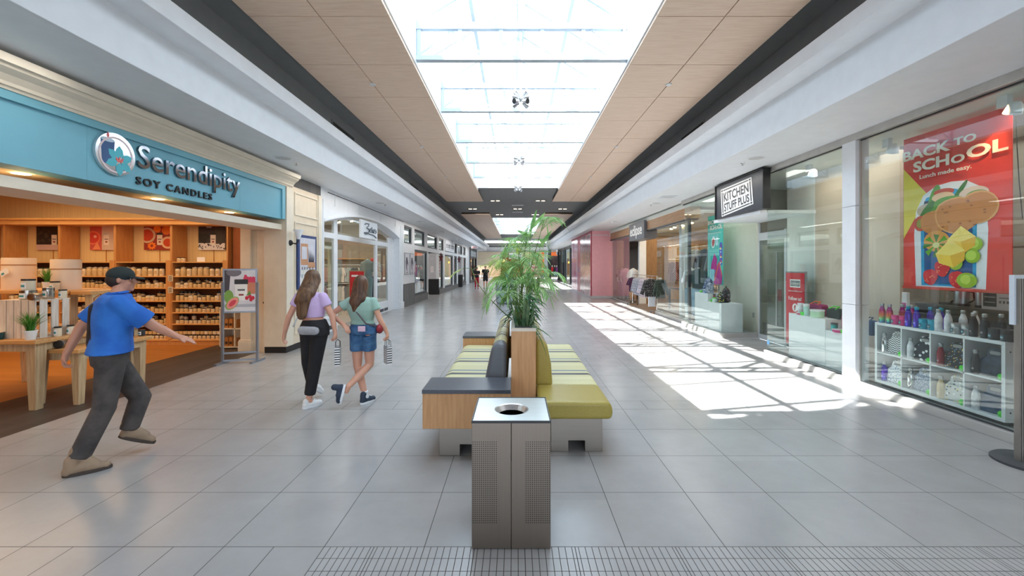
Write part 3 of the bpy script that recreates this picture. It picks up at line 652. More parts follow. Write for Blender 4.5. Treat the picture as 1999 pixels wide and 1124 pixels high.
# big pillar candles with ribbon and tag
def bigcandle(x, y, z, r, hh, lab, tagz):
    t = thing('pillar_candle', lab, 'candle', (x, y, z)); MB().lathe([(r*.98, 0), (r, .01), (r, hh-.02), (r*.97, hh), (r*.9, hh), (r*.88, hh-.02)], (x, y, z), 36).build('wax_body', M('ivory wax', (240, 220, 196), .4, var=.03), t, True)
    MB().lathe([(r+.002, hh*tagz), (r+.004, hh*tagz+.004), (r+.004, hh*tagz+.012), (r+.002, hh*tagz+.016)], (x, y, z), 36).build('ribbon', P(176, 128, 84), t)
    for k in range(3): a = k*2.1; MB().cyl((x+.06*math.cos(a), y+.06*math.sin(a), z+hh-.02), (x+.065*math.cos(a), y+.065*math.sin(a), z+hh+.02), .004).build('wick', P(150, 120, 90), t)
    return t
t = bigcandle(-6.96, 5.85, 1.38, .165, .44, 'giant ivory candle with a hanging white gift tag, at the left on the riser', .76)
g = MB().prism([(-.06, -.04), (.05, -.04), (.07, 0), (.05, .04), (-.06, .04)], (-6.93, 5.655, 1.60+.02), V((.85, 0, .5)), V((-.5, 0, .85)), (0, -.004, 0)).build('gift_tag', paper, t)
MB().prism([(-.02, -.012), (.02, -.012), (.02, .012), (-.02, .012)], (-6.945, 5.65, 1.60), V((.85, 0, .5)), V((-.5, 0, .85)), (0, -.002, 0)).build('print', tealab, g)
bigcandle(-6.3, 5.85, 1.38, .155, .42, 'giant ivory candle with a thin twine band, right of the first on the riser', .66)
q = thing('wrapped_bundle', 'small cream cloth bundle tied with twine between the two giant candles', 'bundle', (-6.62, 6.05, 1.38))
MB().ell((-6.62, 6.05, 1.62), (.13, .08, .06)).ell((-6.62, 6.05, 1.5), (.09, .07, .13)).build('cloth', M('cream cloth', (232, 214, 184), .8), q, remesh=.012); MB().tube([(-6.6, 5.96, 1.56), (-6.56, 5.95, 1.62), (-6.58, 5.96, 1.7)], .006).build('twine', P(170, 110, 60), q)
# slatted crate on the table
t = thing('wooden_crate', 'whitewashed slatted crate standing on end on the tall display table', 'crate', (-5.83, 5.15, .84))
x0, x1, y0, y1, z0, z1 = -6.18, -5.72, 4.98, 5.36, .84, 1.30
for k in range(5): MB().box(x0+.02+.088*k, x0+.095+.088*k, y0, y0+.012, z0, z1).build('slat', whitew, t)
for k in range(3): MB().box(x1+.001, x1+.010, y0+.03+.125*k, y0+.11+.125*k, z0, z1).build('slat', whitew, t)
MB().box(x0, x1, y0+.012, y1, z1-.014, z1).box(x0, x1, y0+.012, y1, z0, z0+.014).box(x0, x0+.012, y0+.012, y1, z0+.014, z1-.014).build('end_board', whitew, t)
greens = leafmat('faux grass green', (56, 120, 44), (96, 164, 62))
def tuft(x, y, z, lab, r=.06, hh=.24, pot=True, n=130, pz=.11):
    t = thing('potted_grass', lab, 'plant', (x, y, z))
    MB().lathe([(r*.72, 0), (r*.98, pz*.9), (r*1.06, pz*.9), (r*1.06, pz), (r*.9, pz), (r*.86, pz*.9)], (x, y, z), 24).build('pot', M('white pot', (236, 236, 232), .4), t, True)
    o = MB()
    for k in range(n):
        a = R.uniform(0, 2*PI); l = hh*R.uniform(.6, 1.1); sp = R.uniform(.05, .95)*hh*.85; d = V((math.cos(a), math.sin(a), 0)); b = V((x, y, z+pz*.9))+d*R.uniform(0, r*.6); s = V((-d.y, d.x, 0))*.0035
        p = [b+d*sp*f*f+V((0, 0, l*f*(1-.25*f*sp/hh))) for f in (0, .35, .7, 1)]
        o.add([p[0]-s, p[0]+s, p[1]-s, p[1]+s, p[2]-s*.7, p[2]+s*.7, p[3]], [(0, 1, 3, 2), (2, 3, 5, 4), (4, 5, 6)])
    o.build('foliage', greens, t); return t
tuft(-5.72, 4.92, .84, 'artificial grass in a white pot in front of the whitewashed crate', .06, .27)
tuft(-6.42, 5.72, 1.38, 'artificial grass tuft on the riser between the giant candles', .05, .22, n=110)
# tins and jars
def fine(kind, x, y, z, lab, r=.05, hh=.1, body=waxw, lid=lidk, lay=False, grp=None):
    t = thing(kind, lab, 'candle', (x, y, z), grp)
    o = MB().lathe([(r*.94, 0), (r, .006), (r, hh*.84), (r*.9, hh*.86)], (0, 0, 0), 20).build('jar_body', body, t, True); l = MB().lathe([(r*.98, hh*.86), (r, hh*.87), (r, hh), (r*.95, hh*1.01)], (0, 0, 0), 20).build('lid', lid, t, True)
    vs = []; fs = []
    for i in range(7): a = -PI/2-.1+1.3*(i/6-.5); vs += [((r+.001)*math.cos(a), (r+.001)*math.sin(a), hh*.15), ((r+.001)*math.cos(a), (r+.001)*math.sin(a), hh*.72)]
    for i in range(6): fs.append((2*i, 2*i+2, 2*i+3, 2*i+1))
    q = MB().add(vs, fs).build('label', paper, t); vs2 = [(v[0]*1.003, v[1]*1.003, hh*.3 if k % 2 == 0 else hh*.5) for k, v in enumerate(vs[2:12])]
    s = MB().add(vs2, [(2*i, 2*i+2, 2*i+3, 2*i+1) for i in range(4)]).build('print', tealab, q)
    for c in (o, l, q): c.location = (0, 0, 0)
    if lay: t.rotation_euler = (PI/2, 0, .25); t.location = (x, y, z+r)
    return t
fine('candle_jar', -5.93, 5.08, 1.49-.08, 'white candle jar with black lid stacked on the tall tin', .062, .14)
fine('candle_tin', -5.93, 5.08, 1.30, 'tall plain tin under the white jar on the crate', .075, .112, tin, tin)
fine('candle_tin', -5.82, 5.2, 1.30, 'shorter tin right behind the stacked tin on the crate', .055, .14, tin, tin)
fine('candle_tin', -5.75, 5.03, 1.30, 'small tin lying on its side on the crate, teal label showing', .042, .1, tin, tin, True)
fine('candle_jar', -5.75, 5.3, 1.30, 'small white jar with teal label at the right rear of the crate top', .04, .11)
fine('candle_jar', -6.62, 5.68, 1.38, 'white candle jar with black lid at the foot of the left giant candle', .055, .11)
fine('candle_jar', -6.25, 5.66, 1.38, 'white candle jar with black lid in front of the right giant candle', .05, .12)
fine('candle_jar', -5.66, 5.16, .84, 'white candle jar just right of the crate, the nearer one', .035, .12)
fine('candle_jar', -5.655, 5.30, .84, 'white candle jar just right of the crate, the middle one', .035, .12)
fine('candle_jar', -5.655, 5.44, .84, 'white candle jar just right of the crate, the farthest one', .035, .12)
fine('candle_jar', -6.28, 5.05, .84, 'short white jar behind the teal dish', .05, .09)
fine('candle_jar', -6.5, 5.12, .84, 'white jar with a black lid at the left behind the teal dish', .06, .18)
fine('candle_jar', -6.46, 5.5, .84, 'tall cream jar under the riser, back row', .085, .30, waxw, M('twine lid', (180, 150, 110), .7))
fine('candle_jar', -6.9, 5.5, .84, 'black-lidded jar under the riser at the far left', .07, .2)
fine('candle_tin', -5.8, 5.3, .70, 'tin candle lying on the low table behind the man', .06, .1, tin, lidk, True)
fine('candle_tin', -5.62, 5.2, .70, 'second tin lying at the near end of the low table', .05, .1, tin, lidk, True)
fine('candle_jar', -5.5, 5.95, .70, 'dark jar at the far end of the low table', .045, .09, M('smoke glass', (50, 56, 60), .15), lidk)
fine('candle_jar', -5.42, 6.05, .70, 'second dark jar at the far right corner of the low table', .04, .085, M('smoke glass', (50, 56, 60), .15), lidk)
t = thing('scented_dish', 'oval teal ceramic dish candle at the front of the tall table', 'dish', (-6.22, 4.93, .84))
MB().lathe([(.14, 0), (.15, .01), (.16, .085), (.15, .085), (.145, .07)], (-6.22, 4.93, .84), 30, 1, .5).build('bowl', M('teal ceramic', (24, 92, 104), .2), t, True); MB().lathe([(.13, .06), (.14, .078)], (-6.22, 4.93, .84), 30, 1, .5).build('wax', waxw, t)
t = thing('wire_lantern', 'small white lantern with a gabled roof and rope handle on the low table', 'lantern', (-5.62, 5.62, .70))
x, y, z = -5.62, 5.62, .92
for dx in (-.09, .09):
    for dy in (-.09, .09): MB().box(x+dx-.008, x+dx+.008, y+dy-.008, y+dy+.008, .7, 1.1).build('post', white, t)
for k in range(4):
    MB().box(x-.06+.04*k, x-.055+.04*k, y-.095, y-.09, .72, 1.1).build('wire', white, t)
MB().box(x-.1, x+.1, y-.1, y+.1, .70, .72).build('base', white, t)
MB().add([(x-.13, y-.13, 1.1), (x+.13, y-.13, 1.1), (x+.13, y+.13, 1.1), (x-.13, y+.13, 1.1), (x, y, 1.24)], [(3, 2, 1, 0), (0, 1, 4), (1, 2, 4), (2, 3, 4), (3, 0, 4)]).build('roof', white, t)
MB().tube([(x-.05, y, 1.18), (x-.06, y, 1.27), (x, y, 1.31), (x+.06, y, 1.27), (x+.05, y, 1.18)], .008).build('handle', P(160, 100, 60), t)

# candle sign stand
t = thing('sign_stand', 'grey metal stand with a guava and raspberry candle poster by the candle shop entrance', 'sign', (-4.9, 7.35, 0)); sg = M('silver grey frame', (150, 158, 170), .35, .6)
ya, yb = 7.30, 7.50; xa, xb = -5.13, -4.62
def Pn(x): return 7.30+(x-xa)/(xb-xa)*.16
def stand_bar(a, b, w, d, name='frame'): MB().bar(a, b, w, d).build(name, sg, t)
for x in (xa, xb): stand_bar((x, Pn(x), 0), (x, Pn(x), 1.42), .035, .035, 'post')
for z in (.05, .18): stand_bar((xa, Pn(xa), z), (xb, Pn(xb), z), .03, .03, 'cross_rail')
for x in (xa, xb): stand_bar((x-.0, Pn(x)-.18, .015), (x+.0, Pn(x)+.2, .015), .05, .03, 'foot')
f = MB(); u = V((xb-xa, .16, 0)).normalized(); L_ = V((xb-xa, .16, 0)).length; n_ = V((u.y, -u.x, 0))
o_ = V((xa, 7.30, .88)); FR = (u, V((0, 0, 1)), n_)
f.prism([(.0, 0), (L_, 0), (L_, .78), (0, .78)], o_+n_*.0, u, (0, 0, 1), -n_*.03)
f.build('panel', sg, t, bevel=.004)
a = Print(o_+u*.03+V((0, 0, .03)), FR, L_-.06, .72)
a.rect(0, 0, 1, 1, P(222, 220, 224)).rect(0, .1, 1, .17, P(180, 182, 190)).poly([(0, .45), (.15, .5), (.2, 1), (0, 1)], P(70, 66, 74)).disc(.3, .95, .25, P(120, 116, 124), .1)
for k in range(16): a.disc(.62+.09*(k % 5)+.02*(k//5), .72+.045*(k//5), .05, P(214, 56, 90), .04, n=9)
a.rect(.62, .42, 1, .7, P(206, 128, 96)).poly(rrect(.34, .26, .74, .72, .04), P(240, 238, 234)).poly(rrect(.32, .66, .76, .78, .02), P(40, 40, 44)).rect(.42, .5, .66, .54, P(90, 90, 96)).rect(.46, .38, .62, .42, P(150, 50, 50))
a.disc(.14, .36, .15, P(122, 164, 74), .16).disc(.25, .2, .24, P(140, 180, 80), .13, rot=.5).disc(.26, .2, .21, P(240, 150, 140), .11, rot=.5).disc(.26, .2, .13, P(214, 72, 86), .06, rot=.5)
for x, y in ((.72, .32), (.82, .36), (.92, .32), (.86, .28)): a.disc(x, y, .06, P(206, 36, 60), .05, n=9)
a.poly([(.7, .38), (.82, .5), (.86, .4)], P(90, 150, 60)); a.done(t)
# ================================================================ LEFT SIDE: arched shopfront
WX = -4.60
def YL(px, X=WX): return 815*X/(px-1007)
arch = []
ya, yb, zs, zp = 10.02, 16.50, 2.78, 3.17
for i in range(25):
    t_ = i/24; y = ya+(yb-ya)*t_; arch.append((y, zs+(zp-zs)*(1-(2*t_-1)**2)))
out = [(9.66, 0), (9.66, 3.57), (17.06, 3.57), (17.06, 0), (yb, 0)]+arch[::-1]+[(ya, 0)]
o = MB().prism(out, (WX-.28, 0, 0), (0, 1, 0), (0, 0, 1), (.28, 0, 0)); struct(o.build('wall_left', trimw))
# raised mouldings: arch band, panel strips, side pilasters
o = MB()
for i in range(24):
    (y0, z0), (y1, z1) = arch[i], arch[i+1]; o.prism([(y0, z0), (y1, z1), (y1, z1+.07), (y0, z0+.07)], (WX, 0, 0), (0, 1, 0), (0, 0, 1), (.025, 0, 0))
for y in (9.74, 16.66): o.box(WX, WX+.02, y, y+.03, .3, 3.3).box(WX, WX+.02, y+.2, y+.23, .3, 3.3)
for y in (10.6, 12.2, 14.2, 15.9): o.box(WX, WX+.015, y, y+.04, 3.22, 3.5)
o.box(WX, WX+.04, 9.66, 9.98, 0, .26).box(WX, WX+.04, 16.54, 17.06, 0, .26).box(WX, WX+.03, 9.66, 17.06, 3.28, 3.31) if 0 else o.box(WX, WX+.04, 9.66, 9.98, 0, .26).box(WX, WX+.04, 16.54, 17.06, 0, .26)
struct(o.build('trim_10', trimw, bevel=.004))
sbox('trim_11', M('dark joint line', (40, 40, 42), .8), (WX-.02, WX+.012, 10.2, 17.06, 3.50, 3.515))
# glazed screen behind the arch
GX = -4.82
def archz(y): t_ = (y-ya)/(yb-ya); return zs+(zp-zs)*(1-(2*t_-1)**2)
o = MB()
for a, b in ((10.02, 10.14), (11.06, 11.29), (14.32, 14.54), (15.73, 16.5)): o.box(GX-.06, GX, a, b, .0, archz(a if a < 13 else b)-.0)
o.box(GX-.062, GX+.003, ya+.001, yb-.001, 2.43, 2.57)
for a, b in ((10.14, 11.06), (14.54, 15.73)):
    o.box(GX-.058, GX-.002, a, b, 0.001, .42); o.box(GX, GX+.015, a+.08, b-.08, .34, .37)
for i in range(24):
    (y0, z0), (y1, z1) = arch[i], arch[i+1]; o.prism([(y0, z0-.08), (y1, z1-.08), (y1, z1+.02), (y0, z0+.02)], (GX-.063, 0, 0), (0, 1, 0), (0, 0, 1), (.067, 0, 0))
wn = struct(o.build('window_3', trimw))
def pane(name, x0, x1, y0, y1, z0, z1, parent=None, mat=None):
    q = MB().box(x0, x1, y0, y1, z0, z1).build(name, mat or glassm, parent); return q if parent else struct(q)
for a, b in ((10.14, 11.06), (14.54, 15.73)): pane('pane', GX-.035, GX-.025, a, b, .42, 2.43, wn)
for a, b in ((10.14, 11.06), (11.29, 14.32), (14.54, 15.73)):
    pts = [(a, 2.57), (b, 2.57)]+[(y, archz(y)-.08) for y in [b+(a-b)*k/6 for k in range(7)]]
    MB().prism(pts, (GX-.035, 0, 0), (0, 1, 0), (0, 0, 1), (.01, 0, 0)).build('pane', glassm, wn)
for i, (a, b) in enumerate(((10.2, 11.0), (14.6, 15.2), (15.3, 15.7))):
    t = thing('toe_vent', 'dark slotted vent at the foot of the arched white shopfront, '+('left', 'middle', 'right')[i]+' one', 'vent', (GX+.002, a, .1)); MB().box(GX, GX+.012, a, b, .06, .16).build('frame', charc, t)
# recessed entrance with glass leaf
sbox('wall_left', M('taupe lining', (196, 176, 156), .6), (-5.75, GX-.06, 14.5, 14.54, 0, .02), (-5.8, -4.9, 11.29, 14.3, 2.60, 2.63))
d = MB(); d.box(-5.86, -5.80, 11.5, 14.0, 2.25, 2.43).box(-5.86, -5.80, 13.0, 13.1, 0, 2.25)
dr = struct(d.build('door_1', creamd)); pane('pane', -5.84, -5.83, 13.1, 14.0, .05, 2.25, dr); MB().cyl((-5.77, 13.2, .9), (-5.77, 13.2, 2.0), .02).build('door_handle', steels, dr)
pane('pane', -5.8, -4.88, 14.30, 14.312, .02, 2.43, wn); pane('pane', -5.8, -4.88, 11.30, 11.312, .02, 2.43, wn)
t = thing('shop_sign', 'square white sign with a grey handwritten shop name on the arched shopfront', 'sign', (WX+.02, 13, 2.55))
MB().box(WX, WX+.06, 12.25, 13.70, 2.545, 3.085).build('sign_board', trimw, t, bevel=.008)
sx = WX+.075; inkc = P(96, 106, 114)
def sy(u, v): return (sx, 12.30+1.33*u, 2.56+.5*v)
o = MB(); o.tube([sy(*p) for p in ((.16, .78), (.22, .86), (.42, .88), (.40, .74), (.27, .62), (.42, .56), (.43, .40), (.30, .24), (.18, .22), (.13, .28), (.25, .32), (.5, .26), (.75, .24), (.93, .10))], .016, 6)
o.tube([sy(*p) for p in ((.46, .46), (.56, .54), (.53, .62), (.47, .52), (.49, .40), (.56, .40))], .013, 6)
o.tube([sy(*p) for p in ((.62, .72), (.62, .38), (.62, .5), (.70, .58), (.64, .5), (.71, .38))], .013, 6); o.tube([sy(*p) for p in ((.74, .46), (.81, .54), (.78, .62), (.74, .5), (.76, .40), (.81, .40))], .013, 6)
o.tube([sy(*p) for p in ((.85, .66), (.85, .62))], .012, 6); o.tube([sy(*p) for p in ((.93, .60), (.88, .56), (.93, .46), (.87, .38))], .013, 6)
o.build('lettering', inkc, t)
# clothes: hanging shirt prototype
fab = {}
def fabric(c, c2=None, sc=14):
    k = (c, c2, sc)
    if k not in fab: fab[k] = M('fabric %d' % len(fab), c, .85, col2=c2, scale=sc, bump=.2)
    return fab[k]
def shirt(loc, m, lab, rz=0, grp=None, w=.5, h=.62, sleeves=True, th=.05, cat='garment'):
    t = thing('hanging_shirt', lab, cat, loc, grp, rz); a = w/2
    lo_ = .24 if w >= .6 and sleeves else 0
    pts = [(-.06, 0), (-a*.72, -.05), (-a*1.15, -.32-lo_) if sleeves else (-a*.7, -.2), (-a*.92, -.36-lo_) if sleeves else (-a*.68, -.25), (-a*.66, -.2), (-a*.64, -h), (a*.64, -h), (a*.66, -.2), (a*.92, -.36-lo_) if sleeves else (a*.68, -.25), (a*1.15, -.32-lo_) if sleeves else (a*.7, -.2), (a*.72, -.05), (.06, 0), (0, -.05)]
    MB().prism(pts, (0, -th/2, -.08), (1, 0, 0), (0, 0, 1), (0, th, 0)).build('cloth', m, t, bevel=.015).location = (0, 0, 0)
    MB().tube([(-.14, 0, -.12), (0, 0, -.06), (.14, 0, -.12)], .006, 6).tube([(0, 0, -.06), (0, 0, -.01), (.02, 0, .02), (0, 0, .035), (-.02, 0, .02)], .004, 6).build('hanger', steels, t).location = (0, 0, 0)
    return t
def rail(loc0, loc1, lab, legs=True, zf=0):
    a, b = V(loc0), V(loc1); t = thing('garment_rail', lab, 'rack', (a+b)/2)
    MB().cyl(a, b, .014).build('rail', chrome, t)
    if legs:
        d = (b-a).normalized(); s = V((-d.y, d.x, 0))
        for p in (a, b):
            f = V((p.x, p.y, zf)); MB().cyl(p, f+V((0, 0, .08)), .014).build('post', chrome, t); MB().bar(f+s*.24+V((0, 0, .085)), f-s*.24+V((0, 0, .085)), .03, .03).build('foot', steels, t)
            for q in (.22, -.22): MB().cyl(f+s*q+V((-.01, 0, .035)), f+s*q+V((.01, 0, .035)), .035, n=12).build('caster', black, t)
    return t
rail((-9.3, 16.9, 1.75), (-5.3, 16.9, 1.75), 'upper wall rail of clothes at the far side of the arched shop', False)
rail((-9.3, 16.9, 1.0), (-6.2, 16.9, 1.0), 'lower wall rail of clothes at the far side of the arched shop', False)
cols = [(210, 150, 140), (226, 190, 176), (190, 200, 204), (120, 124, 130), (232, 224, 214), (170, 120, 110), (90, 96, 108), (214, 170, 150)]
for k in range(22): shirt((-9.2+.18*k, 16.88, 1.73), fabric(R.choice(cols)), 'top hanging on the upper rail along the far wall of the arched shop', R.uniform(-.5, .5), 'tops on the upper rail of the arched shop', .42, .6)
for k in range(12): shirt((-9.2+.24*k, 16.88, .98), fabric(R.choice(cols)), 'top hanging on the lower rail along the far wall of the arched shop', R.uniform(-.5, .5), 'tops on the lower rail of the arched shop', .42, .6)
sbox('wall_left', M('shop taupe', (176, 160, 146), .6), (-9.4, -4.9, 17.2, 17.3, 0, 3.4))
for i, x in enumerate((-8.6, -6.9)):
    t = thing('wall_shelf', 'timber wall shelf above the clothes rails, '+('left', 'right')[i], 'shelf', (x, 17.1, 2.0)); MB().box(x-.8, x+.8, 16.9, 17.2, 1.98, 2.01).build('board', shopwoodh, t)
for i, (x, y, z) in enumerate(((-5.5, 11.2, 3.3), (-6.0, 11.9, 3.3), (-5.6, 14.0, 3.3), (-6.2, 14.4, 3.3), (-5.4, 15.4, 3.3))):
    t = thing('track_spotlight', 'warm round spotlight behind the arched shop window, '+WH[min(i, 5)] , 'spotlight', (x, y, z))
    MB().cyl((x, y, 3.36), (x, y, z), .02).cyl((x, y, z+.02), (x+.12, y-.05, z-.1), .05, .07, 14).build('lamp_head', charc, t); MB().cyl((x+.12, y-.05, z-.1), (x+.123, y-.051, z-.104), .06, n=14).build('bulb', lampm, t)
# wooden ladder display and mannequins
t = thing('ladder_shelf', 'pale timber A-frame ladder display in the left pane of the arched shopfront', 'display', (-5.25, 10.75, 0))
for x in (-5.4, -5.1): MB().bar((x, 10.55, .42), (x, 10.75, 1.5), .05).bar((x, 10.98, .42), (x, 10.75, 1.5), .05).build('stile', rustic, t)
for z in (.7, 1.0, 1.25): MB().box(-5.4, -5.1, 10.6+.1*(z-.7), 10.95-.15*(z-.7), z, z+.03).build('shelf', rustic, t)
sbox('floor', offw, (-5.7, -4.88, 10.0, 11.2, 0, .42), (-5.7, -4.88, 14.5, 16.9, 0, .40))
for k in range(3): shirt((-5.55, 10.35+.3*k, 1.6-.1*k), fabric(((90, 100, 110), (206, 196, 180), (66, 74, 86))[k]), ('slate top in the left pane of the arched shop', 'cream top in the left pane of the arched shop', 'navy top in the left pane of the arched shop')[k], 1.2)
rail((-5.55, 10.2, 1.66), (-5.55, 11.1, 1.50), 'short sloping rail in the left pane of the arched shop', False)
t = thing('sign_stand', 'red sale poster on a stand in the entrance of the arched shop', 'sign', (-5.2, 13.7, 0))
MB().box(-5.48, -4.96, 13.7, 13.74, .62, 1.56).build('frame', steels, t); a = Print((-5.45, 13.698, .65), FRONT, .46, .88); a.rect(0, 0, 1, 1, P(196, 40, 50)).rect(.12, .80, .6, .87, paper).rect(.15, .3, .85, .36, paper).rect(.3, .42, .7, .7, P(226, 130, 130)); a.done(t)
MB().cyl((-5.22, 13.72, .02), (-5.22, 13.72, .62), .018).lathe([(.18, 0), (.18, .02)], (-5.22, 13.72, 0), 24).build('base', steels, t)

# ================================================================ LEFT SIDE: clerestory shop
Y0 = 17.06
wins = [(788.9, 804.9), (809.4, 829.8), (834.6, 853.5), (857, 866.3), (868.4, 885.3), (886.4, 892), (894, 902.4), (904, 909)]
o = MB(); zc0, zc1 = 2.66, 3.40
def lwall(y0, y1, z0, z1, x0=-4.75): o.box(x0, WX, y0, y1, z0, z1)
lwall(Y0, 41.5, 3.40, 3.57); lwall(Y0, 38.7, 2.46, 2.66); prev = Y0
for a, b in wins: lwall(prev, YL(a), 2.66, 3.40); prev = YL(b)
lwall(prev, 41.5, 2.66, 3.40); lwall(Y0, 18.97, .96, 2.46); lwall(38.7, 41.5, 2.46, 2.66)
for a, b in ((21.75, 21.95), (24.9, 25.05), (26.5, 27.05), (30.6, 31.0), (32.6, 33.2), (36.3, 36.6), (38.5, 41.5)): lwall(a, b, 0, 2.46)
struct(o.build('wall_left', white))
dado = brick('grey vertical tile dado', (88, 88, 88), (112, 110, 106), (64, 62, 60), .6, .1, .003, .5, .5, (2, 1))
o = MB(); o.box(-4.8, WX+.02, Y0+.05, 18.97, 0, .96).box(-4.8, WX+.02, 18.97, 21.8, 0, .34)
for a, b in ((25.0, 33.2), (36.5, 38.6)): o.box(-4.8, WX+.02, a, b, 0, .30)
struct(o.build('wall_left', dado))
dfr = M('dark bronze window frame', (58, 62, 66), .4, .3)
GRN = glass('clerestory glass', (.90, .95, .92), 1.3, .12)
def framed(name, y0, y1, z0, z1, lab=None, m=dfr, g=None, x=-4.70, fw=.06):
    o = MB(); o.box(x-.03, x+.05, y0, y1, z0, z0+fw).box(x-.03, x+.05, y0, y1, z1-fw, z1).box(x-.03, x+.05, y0, y0+fw, z0+fw, z1-fw).box(x-.03, x+.05, y1-fw, y1, z0+fw, z1-fw)
    w_ = struct(o.build(name, m)); pane('pane', x, x+.01, y0+fw, y1-fw, z0+fw, z1-fw, w_, g or glassm); return w_
n = 4
for i, (a, b) in enumerate(wins):
    if i == 4: continue
    framed('window_%d' % n, YL(a), YL(b), 2.66, 3.40, g=GRN, fw=.07); n += 1
for a, b, z0 in ((18.97, 21.75, .34), (25.05, 26.5, .3), (27.05, 30.6, .3), (31.0, 32.6, .3), (36.6, 38.5, .3)): framed('window_%d' % n, a, b, z0, 2.46, fw=.10); n += 1
# entrances: side walls with black kick panels
for i, y in enumerate((24.9, 36.3)):
    sbox('wall_left', M('grey lilac wall', (192, 190, 194), .6), (-5.9, -4.75, y, y+.1, .93, 2.46)); sbox('wall_left', black, (-5.9, -4.6, y-.03, y+.1, 0, .93))
t = thing('paper_notice', 'small white paper notice taped on the grey entrance wall', 'notice', (-5.0, 24.89, 1.6)); MB().box(-5.06, -4.92, 24.885, 24.897, 1.35, 1.68).build('sheet', paper, t); a = Print((-5.06, 24.884, 1.35), FRONT, .14, .33); [a.rect(.15, .15+.16*k, .85, .21+.16*k, P(190, 120, 120)) for k in range(5)]; a.done(t)
t = thing('waste_bin', 'black waste bin in the farther entrance of the clerestory shop', 'bin', (-4.6, 34.2, 0)); MB().box(-4.85, -4.35, 33.9, 34.5, 0, .95).build('bin_body', black, t, bevel=.02); MB().box(-4.87, -4.33, 33.88, 34.52, .95, 1.0).build('lid', charc, t, bevel=.01)
# posters
for i, (a, b) in enumerate(((17.2, 17.85), (18.07, 18.72))):
    t = thing('framed_poster', ('left', 'right')[i]+' of two tall silver-framed fashion posters on the white shop wall', 'poster', (WX+.01, a, 1.34)); MB().box(WX, WX+.03, a, b, 1.34, 2.26).build('frame', steels, t)
    p = Print((WX+.031, a+.04, 1.38), LEFT, b-a-.08, .84); p.rect(0, 0, 1, 1, P(214, 212, 220)).disc(.5, .45, .34, P(80, 76, 90), .3, wob=.15).disc(.45, .7, .2, P(50, 46, 56), .14, wob=.1).disc(.6, .3, .16, P(190, 180, 190), .2).rect(.3, .04, .7, .08, P(60, 60, 60)); p.done(t)
# light box sign with dark lettering, red stars, exit sign
t = thing('shop_sign', 'white light box sign with blurred dark lettering over the clerestory shop', 'sign', (WX, 28.8, 2.7)); MB().box(WX-.08, WX+.06, 27.05, 30.8, 2.70, 3.38).build('sign_board', trimw, t)
p = Print((WX+.061, 27.1, 2.74), LEFT, 3.65, .6)
for x0, wd, hh in ((.06, .10, .42), (.24, .05, .44), (.31, .05, .40), (.38, .06, .44), (.45, .05, .42), (.58, .05, .46), (.65, .04, .42), (.71, .05, .44), (.78, .06, .46), (.86, .06, .42)):
    p.rect(x0, .28, x0+wd, .28+hh, P(60, 58, 54)).rect(x0+wd*.35, .28+hh*.25, x0+wd*.7, .28+hh*.55, trimw)
p.rect(.1, .12, .9, .16, P(160, 160, 160)); p.done(t, 'lettering')
for i, y in enumerate((24.97, 32.9)):
    t = MB().prism([(r*math.cos(PI/2+PI*k/5), r*1.5*math.sin(PI/2+PI*k/5)) for k, r in [(k, .20 if k % 2 == 0 else .08) for k in range(10)]], (WX+.10, y, 2.2), (.55, .83, 0), (0, 0, 1), (.05, -.03, 0)).build('star_ornament', M('maroon metal', (96, 24, 34), .5), bevel=.01)
    tag(t, 'maroon metal star ornament on the white shop wall, '+('nearer one', 'farther one')[i], 'star')
t = thing('exit_sign', 'small white exit sign with red letters hanging from the left soffit', 'sign', (-3.75, 38, 3.57)); MB().box(-4.05, -3.45, 37.97, 38.03, 3.28, 3.50).cyl((-3.75, 38, 3.5), (-3.75, 38, 3.57), .03).build('housing', trimw, t, bevel=.01); text('EXIT', (-3.97, 37.965, 3.32), FRONT, red, t, .44, .14, .01, .01)
# shop content seen through the glass
sbox('wall_left', M('dim teal interior', (104, 124, 128), .7), (-8.5, -8.4, 17.5, 41, 0, 3.4))
for k in range(8):
    y = 19.5+2.0*k
    t = thing('display_plinth', 'white display block with folded goods inside the clerestory shop', 'plinth', (-5.6, y, 0), 'display blocks in the clerestory shop'); MB().box(-5.95, -5.3, y-.4, y+.4, 0, .75).build('block', white, t, bevel=.01)
    for q in range(3): MB().box(-5.88+.2*q, -5.72+.2*q, y-.25, y+.2, .75, .86+.05*(q % 2)).build('folded_goods', fabric(R.choice([(60, 60, 120), (200, 60, 60), (220, 220, 226), (90, 70, 140), (150, 60, 70)])), t, bevel=.02)
for k in range(8): shirt((-6.9, 19.3+1.6*k, 1.9), fabric(R.choice([(180, 50, 54), (70, 70, 140), (220, 220, 226), (60, 60, 66)])), 'garment on the inner rail of the clerestory shop', PI/2+R.uniform(-.3, .3), 'garments on the inner rail of the clerestory shop', .6, .8)
rail((-6.9, 18.8, 1.93), (-6.9, 31.4, 1.93), 'long garment rail deep inside the clerestory shop')
t = thing('bench_stool', 'pale timber stool with dark shoes behind the first large window', 'stool', (-5.2, 20.4, 0))
for x in (-5.4, -5.0):
    for y in (20.0, 20.8): MB().bar((x, y, 0), (x+.05, y+.05, .9), .06).build('leg', rustic, t)
MB().box(-5.45, -4.95, 19.95, 20.85, .9, .95).build('seat', rustic, t); MB().ell((-5.2, 20.3, 1.05), (.14, .3, .1)).ell((-5.15, 20.6, 1.1), (.12, .18, .12)).build('shoes', black, t, True)
